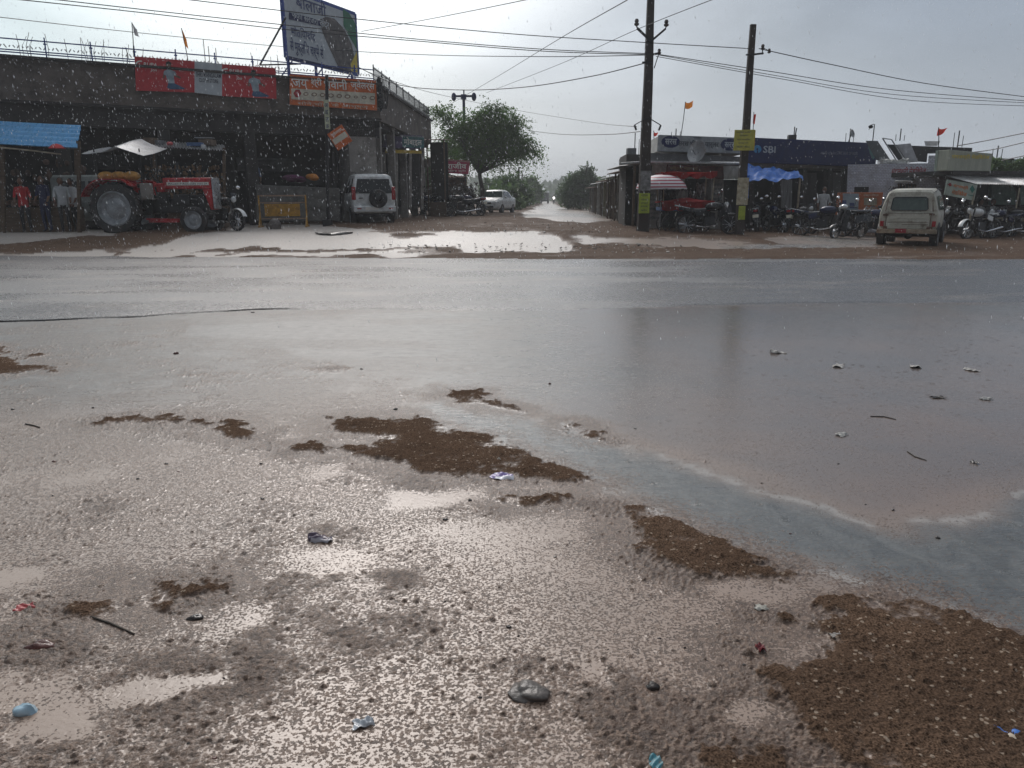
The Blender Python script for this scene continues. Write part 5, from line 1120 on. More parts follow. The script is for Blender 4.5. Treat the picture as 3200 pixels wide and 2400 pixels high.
# leaning sheets behind the white wall
WF = frame_px(2655, 30.0, 2935, 28.0, 0.0)
def leaning(label, pts, mt, off, name='leaning_sheet', cat='sheet'):
    m = MB(); WF.poly(m, pts, off, .05); o = m.build(name, mt, None); o.matrix_world = WF.M; tag(o, label, cat); return o
leaning('leftmost leaning grey metal sheet beside the end of the navy sign', [(2705, 440), (2742, 440), (2780, 497), (2766, 506), (2738, 500)], mat('dull_sheet', (.10, .11, .115), .4), .9)
leaning('dark slatted board leaning right of the pale frame on the white wall', [(2772, 451), (2800, 452), (2838, 508), (2812, 509)], mat('dark_slats', (.03, .03, .033), .5), 1.0)
leaning('white leaning sheet between the dark slatted board and the dark tin parapet', [(2800, 452), (2845, 448), (2868, 506), (2838, 508)], mat('pale_sheet', (.45, .45, .47), .5), 1.12)
m = MB(); fp = [WF.uv(px, py, .8) for px, py in ((2758, 432), (2786, 436), (2832, 508), (2806, 509), (2758, 432))]; m.tube(fp, .025, 6); o = m.build('leaning_frame', K['tin'], None); o.matrix_world = WF.M; tag(o, 'thin pale metal frame leaning above the white brick wall', 'metal frame'); o.name = 'metal_rack'
leaning('dark corrugated tin parapet with a slanted left end, behind the white brick wall', [(2844, 455), (3038, 462), (3036, 478), (2898, 480), (2895, 507), (2868, 505)], mat('dark_corrugated', (.035, .033, .035), .5, var=.5, stretch=(30, 1, 1)), 1.3, 'tin_parapet', 'parapet')
leaning('white box frame standing on the dark tin parapet beside the pennant', [(2888, 441), (2938, 441), (2928, 456), (2892, 456)], K['whitecloth'], 1.2, 'water_tray', 'tray')
m = MB(); 
for i in range(30):
    random.seed(i); p = WF.uv(random.uniform(2745, 2835), random.uniform(500, 511), .3); m.box(tuple(p), (random.uniform(.1, .3), .2, random.uniform(.04, .1)), None, (random.uniform(-.4, .4), random.uniform(-.4, .4), random.uniform(0, 3)))
o = m.build('rubble', K['offwhite'], None); o.matrix_world = WF.M; tag(o, 'pile of pale rubble lying along the top of the white brick wall', 'rubble', kind='stuff')
# white brick wall
def brick_mat(name, a, b_, mort):
    s = NM(name); n = s.n('ShaderNodeTexBrick'); mp_ = s.n('ShaderNodeMapping'); mp_.inputs['Rotation'].default_value = (math.pi / 2, 0, 0); s.L(s.tc.outputs['Object'], mp_.inputs[0]); s.L(mp_.outputs[0], n.inputs['Vector'])
    n.inputs['Scale'].default_value = 4.2; n.inputs['Color1'].default_value = (*a, 1); n.inputs['Color2'].default_value = (*b_, 1); n.inputs['Mortar'].default_value = (*mort, 1); n.inputs['Mortar Size'].default_value = .03
    c = s.mix(s.mr(s.noise(1.6, 6, .7), .48, .7, 0, .75), n.outputs['Color'], (.24, .21, .22)); return s.fin(c, .8, 0., s.bump(n.outputs['Fac'], .6, .01))
K['brickw'] = brick_mat('whitewashed_brick', (.62, .65, .72), (.50, .52, .60), (.27, .26, .30)); K['brickd'] = brick_mat('dark_red_brick', (.09, .05, .05), (.13, .08, .08), (.05, .04, .04))
t = thing('brick_building', 'low whitewashed brick building with a painted name and a small dark window', 'building', WF.o, WF.a)
m = MB(); WF.poly(m, [(2650, 514), (2900, 510), (2902, 486), (2952, 486), (2950, 735), (2640, 735)], 0, .25); m.build('wall', K['brickw'], t)
a = WF.uv(2952, 500); c0 = WF.uv(2650, 514); m = MB(); m.box(((a.x + c0.x) / 2, 2.1, c0.z - .1), (a.x - c0.x, 4, .12)); m.box((a.x - .1, 2.1, c0.z / 2), (.2, 4, c0.z)); m.box((c0.x + .1, 2.1, c0.z / 2 - .05), (.2, 4, c0.z - .1)); m.build('roof', K['concd'], t)
m = MB(); WF.text(m, 'मंगलश्री मेडिकोज', 2786, 522, 2894, 549, -.004, 0, .012); m.build('lettering', K['lettr'], t)
wn_ = MB(); WF.poly(wn_, [(2806, 574), (2864, 576), (2862, 612), (2806, 610)], -.01, .012); wo = wn_.build('window', K['void'], t)
m = MB(); 
for k in range(6): WF.poly(m, [(2808 + k * 10, 574), (2810 + k * 10, 574), (2810 + k * 10, 611), (2808 + k * 10, 611)], -.03, .015)
m.build('window_bar', K['rust'], wo)
m = MB(); a = WF.uv(2804, 566); b_ = WF.uv(2858, 566); m.box(((a.x + b_.x) / 2, -.2, a.z), (b_.x - a.x, .42, .06), rot=(.12, 0, 0)); m.build('window_hood', K['offwhite'], t)
m = MB(); WF.poly(m, [(2670, 584), (2715, 584), (2714, 603), (2669, 603)], -.01, .012); m.build('vent_opening', K['void'], t)
m = MB(); WF.poly(m, [(2925, 545), (2953, 540), (2953, 735), (2922, 735)], -.012, .012); WF.poly(m, [(2790, 585), (2806, 583), (2806, 606), (2795, 606), (2790, 600)], -.006, .006); WF.poly(m, [(2864, 590), (2884, 586), (2888, 602), (2864, 606)], -.006, .006); m.build('bare_brick_patch', K['brickd'], t)
# orange kiosk board
KF = frame_px(2615, 27.6, 2752, 27.0, 0)
t = thing('kiosk', 'low orange and grey printed kiosk against the white brick wall', 'kiosk', KF.o, KF.a)
a = KF.uv(2617, 602); b_ = KF.uv(2752, 672); m = MB(); m.box(((a.x + b_.x) / 2, .35, (a.z + b_.z) / 2), (b_.x - a.x, .7, a.z - b_.z)); m.build('body', mat('kiosk_orange', (.40, .10, .025), .5, dirt=(.2, .07, .04)), t, bevel=.01)
m = MB(); KF.poly(m, [(2634, 604), (2684, 605), (2682, 668), (2634, 666)], -.012, .01); m.build('grey_panel', mat('kiosk_grey', (.26, .30, .34), .5), t)
m = MB(); KF.poly(m, [(2632, 626), (2645, 626), (2645, 645), (2632, 645)], -.018, .006); KF.poly(m, [(2655, 634), (2670, 634), (2670, 650), (2655, 650)], -.018, .006); m.build('printed_figure', K['lettn'], t)
m = MB(); KF.poly(m, [(2700, 618), (2740, 619), (2740, 642), (2700, 641)], -.012, .01); m.build('picture_panel', mat('kiosk_picture', (.30, .26, .18), .5, var=.5), t)
m = MB(); KF.text(m, 'मोबाइल रिचार्ज', 2698, 606, 2745, 615, -.012); KF.text(m, 'सिम कार्ड', 2700, 646, 2742, 655, -.012); m.build('lettering', K['cream'], t)
for px in (2625, 2745): m = MB(); p = KF.uv(px, 672, .2); m.bar((p.x, .2, 0), (p.x, .2, p.z + .05), .06); m.build('leg', K['dark'], t)
# medical shop
MF = frame_px(2960, 27.0, 3320, 29.0, 0)
t = thing('medical_shop', 'medical shop with a cream light box sign above a corrugated awning', 'shop', MF.o, MF.a)
K['boxc'] = mat('cream_lightbox', (.40, .41, .33), .4, var=.12, stretch=(1, 1, .3), dirt=(.25, .26, .2))
m = MB(); MF.poly(m, [(2966, 468), (3102, 480), (3095, 538), (2958, 533)], -.3, .5); p1 = MF.uv(2966, 500, -.3); p0 = MF.I @ P(2933, 500, 28.0)
m.build('light_box', K['boxc'], t, bevel=.01)
m = MB(); MF.poly(m, [(2932, 470), (2966, 468), (2958, 533), (2926, 535)], .1, .1); m.build('box_side', mat('box_side', (.30, .36, .30), .5), t)
m = MB(); MF.text(m, 'मंगलश्री मेडिकोज', 2974, 482, 3092, 500, -.306, 0, .014); m.build('lettering', K['letty'], t)
zl = MF.uv(3000, 541, -.2).z; m = MB(); m.box((3.75, 1.5, zl), (8, 3.6, .16)); m.build('roof_slab', K['concd'], t)
m = MB(); m.box((3.9, 2.6, zl / 2), (8, .1, zl)); m.build('back_wall', K['void'], t)
A0, A1, A2, A3 = MF.uv(2955, 549, -.1), MF.uv(3330, 549, -.1), MF.uv(3340, 580, -1.5), MF.uv(3050, 574, -1.5)
m = MB(); m.surf(lambda u, v_: A0.lerp(A1, u).lerp(A3.lerp(A2, u), v_) + Vector((0, 0, .022 * math.sin(u * 2 * math.pi * 42))), 336, 6, .006); m.build('awning', K['tin'], t, True)
for pa, pb_ in (((3047, 577), (3029, 702)), ((3186, 588), (3166, 700))):
    m = MB(); m.tube([MF.uv(*pa, -1.45), MF.uv(*pb_, -1.6)], .025, 8); m.build('post', K['bamboo'], t)
m = MB(); a = MF.uv(3110, 660, 1.0); m.box((a.x + .3, 1.0, .45), (3.2, .7, .9)); m.build('counter', K['wood'], t, bevel=.02)
m = MB(); random.seed(33)
for i in range(140): m.box((random.uniform(.4, 4.5), 2.4, random.uniform(.7, 2.3)), (random.uniform(.05, .22), .1, random.uniform(.06, .2)))
tag(m.build('shelf_goods', mat('medicine_goods', (.06, .055, .05), .6, var=.95, scale=3), t), kind='stuff')
t = thing('hanging_sign', 'pale green medical sign with orange lettering hung aslant below the awning', 'sign', MF.o, MF.a)
m = MB(); MF.poly(m, [(2961, 561), (3055, 577), (3044, 627), (2952, 608)], -1.5, .04); m.build('board', mat('pale_green_board', (.36, .42, .36), .5), t)
def slant(txt, pl, pr, y0, y1, h_, mt, nm):
    m = MB(); vs, fs = text_mesh(txt, 1, 1, .004, 0, .012); a = MF.uv(pl, y0, -1.505); b_ = MF.uv(pr, y1, -1.505); hh = MF.uv(pl, y0 - h_, -1.505).z - a.z
    m.add([(a.x + (b_.x - a.x) * (v_[0] + .5), -1.505 + v_[1], a.z + (b_.z - a.z) * (v_[0] + .5) + (v_[2] + .5) * hh) for v_ in vs], fs); m.build(nm, mt, t)
slant('मंगलश्री', 2978, 3024, 588, 596, 15, K['letto'], 'lettering'); slant('मेडिकोज', 2974, 3020, 606, 614, 15, K['letto'], 'lettering')
m = MB(); MF.poly(m, [(2966, 572), (2972, 572), (2972, 582), (2966, 582)], -1.51, .006); MF.poly(m, [(2962, 575), (2976, 577), (2976, 580), (2962, 578)], -1.512, .006); m.build('printed_cross', K['lettr'], t)
m = MB(); MF.poly(m, [(3031, 590), (3039, 579), (3047, 592), (3038, 603)], -1.51, .006); MF.poly(m, [(3026, 608), (3042, 611), (3041, 613), (3026, 610)], -1.51, .006); m.build('green_emblem', mat('emblem_green', (.02, .18, .14), .5), t)
pers('person in a pale shirt sitting just right of the slanted awning post', 3055, 28.0, 10, K['kcream'], K['kdark'], 1.65, 'sit'); pers('person in grey clothes sitting deeper under the tin awning, middle of the shop', 3094, 28.3, -20, K['kgrey'], K['kgrey'], 1.65, 'sit')
# green building at the right edge
GF = frame_px(3096, 31.0, 3400, 32.0, 0)
t = thing('green_building', 'pale green wall of a building above the medical shop roof at the right edge', 'building', GF.o, GF.a)
m = MB(); GF.poly(m, [(3100, 497), (3420, 500), (3420, 640), (3100, 640)], 0, .2); m.build('wall', mat('pale_green_wall', (.17, .27, .23), .8, dirt=(.1, .14, .12)), t)
m = MB(); GF.poly(m, [(3128, 502), (3178, 520), (3150, 545), (3120, 545)], -.01, .01); m.build('painted_triangle', mat('teal_triangle', (.08, .16, .16), .7), t)
m = MB(); GF.poly(m, [(3098, 494), (3170, 496), (3170, 500), (3098, 500)], -.1, .3); m.build('coping', K['concd'], t)
# ---- red cart with umbrella
CQ = at(2135, 26.0); t = thing('hand_cart', 'street vendor hand cart with red cloth, blue base and a scalloped red canopy', 'cart', CQ, R(4)); w2 = .86
m = MB(); m.box((0, 0, .78), (1.70, .9, .12)); m.build('base', mat('cart_blue', (.02, .10, .28), .4), t, bevel=.01)
m = MB(); m.surf(lambda u, v_: ((u - .5) * 1.78, -.47 + .94 * v_, 1.02 + .10 * math.sin(math.pi * u) * (1 - abs(2 * v_ - 1)) + .02 * math.sin(9 * u + 6 * v_)), 24, 8, .03); m.surf(lambda u, v_: ((u - .5) * 1.78, -.47 - .02 * math.sin(u * 40), 1.02 - .26 * v_ - .04 * abs(math.sin(u * 12)) * v_), 48, 4, .01); m.build('cloth', K['redcloth'], t, True)
for s_ in (-1, 1):
    for dy in (-.4, .4): m = MB(); m.bar((s_ * .82, dy, .8), (s_ * .86, dy, 1.95), .03); m.build('canopy_post', K['bamboo'], t)
    for dy in (-.38, .38):
        m = MB(); M = T(s_ * .55, dy, .3) @ RX(math.pi / 2); m.lathe([(.26, -.02), (.30, -.02), (.30, .02), (.26, .02), (.26, -.02)], M, 20)
        for k in range(8): m.bar((s_ * .55, dy, .3), (s_ * .55 + .27 * math.cos(k * .785), dy, .3 + .27 * math.sin(k * .785)), .014)
        m.build('wheel', K['rubber'], t)
m = MB(); m.box((.1, -.1, .62), (1.4, .5, .2)); m.tube([(-.55, 0, .3), (-.55, -.4, .3)], .02); m.tube([(-.55, -.4, .3), (-.55, .4, .3)], .02); m.tube([(.55, -.4, .3), (.55, .4, .3)], .02); m.build('undercarriage', K['kdark'], t)
m = MB(); m.surf(lambda u, v_: ((u - .5) * 1.84, -.5 + v_, 1.95 + .03 * math.sin(8 * u)), 12, 4, .015)
m.surf(lambda u, v_: ((u - .5) * 1.84, -.5 - .02 * math.sin(u * 30), 1.95 - (.10 + .10 * abs(math.sin(u * math.pi * 4))) * v_), 60, 4, .008); m.build('canopy', K['redcloth'], t, True)
m = MB(); random.seed(4)
for i in range(40): m.ball((random.uniform(-.75, .75), random.uniform(-.3, .3), 1.16 + random.uniform(0, .4)), (.05, .05, random.uniform(.05, .12)), None, 6, 5)
tag(m.build('goods', mat('cart_goods', (.12, .11, .11), .5, var=.9, scale=5), t), kind='stuff')
t = thing('umbrella', 'large red and white ringed umbrella over the left end of the red cart', 'umbrella', at(2062, 25.6)); zu = P(2062, 545, 25.6).z - t.location.z
def rings_mat():
    s = NM('red_white_rings'); sp = s.n('ShaderNodeSeparateXYZ'); s.L(s.tc.outputs['Object'], sp.inputs[0])
    f = s.math('SINE', s.math('MULTIPLY', sp.outputs[2], 62.0)); return s.fin(s.mix(s.mr(f, .15, .3), (.62, .6, .62), (.32, .02, .05)), .5)
m = MB(); m.surf(lambda u, v_: (.84 * math.sin(v_ * 1.45) / math.sin(1.45) * math.cos(6.2832 * u), .84 * math.sin(v_ * 1.45) / math.sin(1.45) * math.sin(6.2832 * u), zu - .52 * (1 - math.cos(v_ * 1.45)) - .02 * abs(math.sin(u * 6.2832 * 4)) * v_ ** 3), 48, 14, .006); m.build('canopy', rings_mat(), t, True)
m = MB(); m.tube([(0, 0, 0), (0, 0, zu + .03)], .018, 8); m.build('pole', K['steel'], t)
m = MB(); m.ball((0, 0, zu + .04), (.02, .02, .05), None, 6, 5); m.build('tip', K['redcloth'], t)
bundle('bag', 'dark sack leaning between the second concrete pole and the black motorcycle', 'sack', 2268, 690, 25.6, (.22, .18, .5), K['kdark'], 5, 5)
# ---- shacks along the right side of the lane
sh = [((1986, 30.5), 516), ((1950, 34.5), 532), ((1925, 39.5), 548), ((1903, 45.5), 560), ((1882, 52), 568), ((1862, 60), 582)]
nm_ = ['nearest wooden shack of the right lane row, beside the tall pole', 'second wooden shack of the right lane row counting from the tall pole', 'third wooden shack of the right lane row counting from the tall pole', 'fourth wooden shack of the right lane row with a yellowish wall', 'fifth wooden shack of the right lane row, flat roofed', 'farthest shack of the right lane row, beside the green bush']
for i, ((px, Y), py) in enumerate(sh):
    p = P(px, py, Y); z_ = g(p.x, Y); h_ = p.z - z_; t = thing('wooden_shack', nm_[i], 'stall', (p.x, Y, z_), R(90), 'wooden shacks along the right side of the lane'); d = 3.6 + .6 * i
    m = MB(); m.surf(lambda u, v_: ((u - .5) * d, (.5 if i else .9) - (2.8 if i else 2.2) * v_, h_ - .1 + .22 * v_ + .02 * math.sin(u * d * 30)), int(d * 20), 2, .012); m.build('roof', K['tin'] if i % 2 == 0 else K['rust'], t, True)
    for dx in (-.47, 0, .47): m = MB(); m.bar((dx * d, .1 if i else .3, -.1), (dx * d, .1 if i else .3, h_ - .08), .08); m.build('post', K['wood'], t)
    m = MB(); m.box((0, -2.0, h_ / 2), (d * .97, .06, h_)); m.box((-d * .47, -1, h_ / 2 - .05), (.06, 2, h_ - .1)); m.box((d * .47, -1, h_ / 2 - .05), (.06, 2, h_ - .1)); m.build('wall', [K['void'], K['plaster'], K['wood'], mat('yellowish_board', (.24, .21, .12), .8), K['offwhite'], K['plaster']][i], t)
    m = MB(); m.box((0, -.5, .45), (d * .8, .6, .08)); m.box((0, -.6, .2), (d * .7, .3, .4)); m.build('bench', K['wood'], t)
    m = MB(); random.seed(i)
    for k in range(24): m.box((random.uniform(-.45, .45) * d, random.uniform(-1.4, -.2), random.uniform(.5, 1.9)), (random.uniform(.1, .35), .1, random.uniform(.1, .4)))
    tag(m.build('goods', mat('shack_goods%d' % i, (.09, .08, .075), .7, var=.9, scale=2), t), kind='stuff')
boxthing('water_tank', 'pale upright sheet on the shack roofs left of the tall pole', 'sheet', 1972, 492, 31, (.34, .3, .7), K['kgrey'], 5); boxthing('water_tank', 'small dark tank on the third shack roof', 'tank', 1946, 514, 36, (.3, .4, .5), K['kgrey'], 0)
mast('thin mast rising from the shack roofs left of the tall pole', 1982, 415, 512, 31, 2, 14)
# ------------------------------------------------------------------ concrete poles, wires
K['polec'] = mat('dark_wet_pole', (.042, .030, .027), .7, var=.4, scale=2.5, bump=.4, stretch=(1, 1, .25), dirt=(.03, .025, .02), dirtamt=.8)  # dark brown base colour carries the backlit shade of the shaft
K['bill'] = mat('yellow_green_bill', (.33, .40, .04), .6, var=.3); K['billp'] = mat('torn_pale_bill', (.42, .38, .27), .7, var=.3, scale=9, dirt=(.2, .15, .1), dirtamt=.9); K['porc'] = mat('porcelain', (.05, .035, .03), .2)
def cpole(label, px, pyb, Y, wpx, topz, wtop):
    b = P(px, pyb, Y); b.z = g(b.x, Y); t = thing('utility_pole', label, 'pole', b, R(8)); k = Y / 1.02 / FPX; w0 = wpx * k; w1 = wtop * k
    n = 14; m = MB(); vs = []; fs = []
    for i in range(n + 1):
        f = i / n; s_ = (w0 + (w1 - w0) * f) / 2; j = .006 * math.sin(i * 7.3)
        vs += [(-s_ + j, -s_ * .62, f * topz - .1), (s_ + j, -s_ * .62, f * topz - .1), (s_ + j, s_ * .62, f * topz - .1), (-s_ + j, s_ * .62, f * topz - .1)]
    for i in range(n): fs += [(4 * i + a_, 4 * i + (a_ + 1) % 4, 4 * i + 4 + (a_ + 1) % 4, 4 * i + 4 + a_) for a_ in range(4)]
    fs += [(3, 2, 1, 0), tuple(4 * n + a_ for a_ in range(4))]; m.add(vs, fs); m.build('shaft', K['polec'], t, bevel=.015); return t, w0, w1
def insul(m, x_, y_, z_, s=1): m.lathe([(.015 * s, 0), (.05 * s, .02 * s), (.05 * s, .05 * s), (.03 * s, .06 * s), (.045 * s, .09 * s), (.03 * s, .13 * s), (.001, .14 * s)], T(x_, y_, z_), 10)
t, w0, w1 = cpole('taller, nearer concrete pole with V shaped insulator arms, left of the red cart', 2008, 728, 24.4, 36, 8.6, 16)
PO1 = t; zf = lambda py, Y=24.4: P(2030, py, Y).z - PO1.location.z
m = MB()
for s_ in (-1, 1): m.bar((0, -.14, zf(132)), (s_ * .44, -.14, zf(92)), .06); m.bar((s_ * .44, -.14, zf(92)), (s_ * .46, -.14, zf(84)), .03)
m.build('arm', K['dark'], t); m = MB()
for s_ in (-1, 1): insul(m, s_ * .46, -.14, zf(86), 1.5)
m.build('insulator', K['porc'], t)
m = MB(); m.bar((.1, -.12, zf(172)), (.28, -.12, zf(168)), .06); m.bar((.26, -.12, zf(172)), (.14, -.12, zf(215)), .025); m.bar((-.24, -.12, zf(198)), (.1, -.12, zf(196)), .05)
for s_ in (-1, 1): m.bar((0, -.12, zf(368)), (s_ * .42, -.12, zf(392)), .025); m.bar((s_ * .42, -.12, zf(392)), (s_ * .36, -.12, zf(408)), .05)
m.build('bracket', K['dark'], t); m = MB(); insul(m, .28, -.12, zf(172), 1.2); m.build('small_insulator', K['porc'], t)
m = MB(); m.box((-.02, -w0 * .31 - .012, zf(635)), (w0 * .95, .012, .62)); m.build('poster', K['bill'], t); m = MB(); m.box((.0, -w0 * .31 - .012, zf(565)), (w0 * .9, .01, .60)); m.build('pale_poster', mat('grey_bill', (.2, .2, .2), .7, var=.5, scale=12), t)
m = MB(); 
for k in range(5): vs, fs = text_mesh(['ग्राम', 'सेवा', 'मेला', 'संपर्क', 'फोन'][k], w0 * .6, .07, .003); m.add([(v_[0] - .02, v_[1] - w0 * .31 - .02, v_[2] + zf(612 + k * 11)) for v_ in vs], fs)
m.build('lettering', K['lettb'], t)
t, w0, w1 = cpole('shorter concrete pole carrying the yellow board, right of the red cart', 2308, 752, 24.0, 27, P(2338, 76, 24.0).z - at(2308, 24.0).z + .1, 17)
PO2 = t; zf2 = lambda py: P(2320, py, 24.0).z - PO2.location.z
m = MB(); m.bar((.05, -.1, zf2(172)), (.34, -.1, zf2(168)), .05); m.bar((.31, -.1, zf2(172)), (.31, -.1, zf2(150)), .025); m.bar((-.2, -.1, zf2(174)), (.1, -.1, zf2(172)), .04); m.build('bracket', K['dark'], t)
m = MB(); insul(m, .31, -.1, zf2(158), 1.2); insul(m, .52, -.1, zf2(168), 1); m.bar((.31, -.1, zf2(150)), (.52, -.1, zf2(160)), .012); m.build('insulator', K['porc'], t)
m = MB(); m.box((-.02, -w0 * .31 - .02, zf2(598)), (w0 * 1.35, .012, .82)); m.build('pale_poster', K['billp'], t); m = MB(); m.box((.0, -w0 * .31 - .015, zf2(665)), (w0 * .8, .012, .42)); m.build('poster', K['bill'], t)
t = thing('notice_board', 'yellow notice board strapped to the shorter concrete pole', 'sign', P(2325, 438, 23.75), R(-2)); m = MB(); m.box((0, 0, 0), (.60, .03, .60)); m.build('board', mat('yellow_board', (.50, .46, .07), .5, dirt=(.3, .3, .1)), t, bevel=.004); m = MB(); m.box((.315, .08, .0), (.03, .16, .58)); m.build('board_side', K['yellow'], t)
m = MB()
for k, (tx, w_) in enumerate((('अभियान समिति', .46), ('स्वच्छता', .26), ('नगर पालिका', .40), ('संपर्क करें', .3), ('98290 14562', .40))): vs, fs = text_mesh(tx, w_, .055, .003); m.add([(v_[0] - .02, v_[1] - .018, v_[2] + .23 - k * .105) for v_ in vs], fs)
m.build('lettering', K['lettb'], t)
K['wire'] = mat('wire', (.02, .02, .022), .5)
def wire(label, pts, r=.012):
    """each point: px, py, depth; a smooth curve through them"""
    q = [P(*p) for p in pts]; out = []; n = len(q)
    for i in range(n - 1):
        p0 = q[max(i - 1, 0)]; p1 = q[i]; p2 = q[i + 1]; p3 = q[min(i + 2, n - 1)]
        for k in range(9):
            u = k / 9; out.append(.5 * ((2 * p1) + (p2 - p0) * u + (2 * p0 - 5 * p1 + 4 * p2 - p3) * u * u + (3 * p1 - p0 - 3 * p2 + p3) * u ** 3))
    out.append(q[-1]); m = MB(); m.tube(out, r, 5); o = m.build('overhead_wire', K['wire'], None, True); tag(o, label, 'wire')
wire('overhead wire passing the top of both concrete poles and falling to the right', [(100, -60, 20), (580, -2, 21), (1120, 60, 22.5), (1600, 106, 23.6), (2018, 133, 24.3), (2345, 152, 23.9)])
wire('overhead wire sloping down to the right from the top bracket of the shorter pole', [(2372, 152, 23.9), (2600, 202, 26), (2900, 262, 29), (3280, 312, 32)], .014)
wire('upper wire of the pair reaching the small bracket of the taller pole from the left', [(-200, -45, 19), (430, 28, 21), (890, 78, 22.5), (1300, 122, 23.5), (1700, 154, 24), (2044, 168, 24.2)]); wire('lower wire of the pair reaching the small bracket of the taller pole from the left', [(-200, -28, 19), (430, 38, 21), (890, 92, 22.5), (1300, 128, 23.5), (1700, 160, 24), (2044, 171, 24.2)])
wire('nearly level wire crossing behind the billboard to the taller pole', [(-200, 30, 21), (410, 100, 30), (890, 146, 36), (1300, 170, 32), (1700, 177, 27), (2030, 172, 24.4)])
wire('upper wire of the pair running down right from the small bracket of the taller pole', [(2058, 170, 24.2), (2400, 222, 26), (2800, 282, 29), (3300, 322, 33)]); wire('middle wire of the pair running down right from the small bracket of the taller pole', [(2058, 172, 24.2), (2400, 232, 26), (2800, 296, 29), (3300, 326, 33)], .010)
wire('lowest thin wire running down right from the taller pole', [(2050, 176, 24.2), (2450, 248, 26), (2850, 314, 29), (3300, 334, 33)], .010)
wire('sagging wire running left from the middle of the taller pole to the market corner', [(2012, 198, 24.3), (1850, 238, 27), (1640, 272, 30), (1440, 281, 33), (1250, 266, 33), (1120, 210, 33)], .016)
wire('low sagging wire right of the thorn tree', [(1650, 408, 50), (1760, 420, 40), (1900, 420, 30), (2000, 411, 24.5)], .014); wire('long faint wire descending from the market corner towards the shacks', [(1150, 225, 33), (1350, 290, 45), (1600, 342, 60), (1850, 382, 45), (1990, 396, 24.6)], .012)
wire('steep faint wire crossing the sky right of the billboard, farther left', [(1960, 0, 18), (1750, 120, 28), (1560, 236, 45), (1400, 330, 60)], .012); wire('steep faint wire crossing the sky left of the taller pole, lower one', [(2380, -60, 16), (2000, 88, 24), (1750, 200, 34), (1520, 290, 50)], .010)
wire('wire rising to the upper left behind the billboard', [(1130, 98, 33), (1350, 58, 28), (1640, 0, 22), (1760, -30, 20)], .012)
wire('topmost of the short wires at the right edge', [(2990, 456, 28), (3080, 440, 27), (3260, 404, 25)], .016); wire('middle of the short wires at the right edge', [(3020, 478, 28), (3110, 466, 27), (3260, 430, 25)], .016); wire('lowest of the short wires at the right edge', [(3130, 502, 28), (3260, 474, 25)], .016)
# lamp post above the tree
t = thing('street_lamp', 'blue street lamp with two round lamp heads rising behind the thorn tree', 'street lamp', at(1457, 52)); p = P(1457, 303, 52); h_ = p.z - t.location.z
m = MB(); m.tube([(0, 0, 0), (0, 0, h_)], [.12, .09], 8); m.box((0, 0, h_), (.34, .34, .3)); m.bar((-.66, 0, h_ + .05), (.72, 0, h_ + .05), .12); m.tube([(.02, 0, h_), (.02, 0, h_ + .42)], .05, 6); m.build('post', K['navy'], t)
for s_ in (-1, 1): m = MB(); m.ball((.02 + s_ * .66, -.05, h_ + .0), (.16, .16, .27), None, 12, 8); m.build('lamp_head', K['navy'], t, True)
# ------------------------------------------------------------------ trees
def leafmat(name, col, tr=.45):
    s = NM(name); g1 = s.noise(1.1, 3); g2 = s.noise(9, 2)
    c = s.mix(s.mr(g1, .35, .65), tuple(q * .55 for q in col), tuple(q * 1.5 for q in col)); c = s.mix(s.mr(g2, .6, .8, 0, .5), c, (col[0] * 2.6, col[1] * 1.9, col[2] * .8))
    s.fin(c, .45, 0., None, .4); tr_ = s.n('ShaderNodeBsdfTranslucent'); s.L(c, tr_.inputs[0]); mx = s.n('ShaderNodeMixShader'); mx.inputs[0].default_value = tr
    s.L(s.b.outputs[0], mx.inputs[1]); s.L(tr_.outputs[0], mx.inputs[2]); s.L(mx.outputs[0], s.t.nodes['Material Output'].inputs[0]); return s.m
K['leaf'] = leafmat('thorn_leaf', (.075, .15, .03), .55); K['leaf2'] = leafmat('bush_leaf', (.07, .12, .05)); K['leaf3'] = leafmat('pale_leaf', (.10, .16, .06)); K['bark'] = mat('bark', (.05, .04, .032), .85, var=.4, bump=.5)
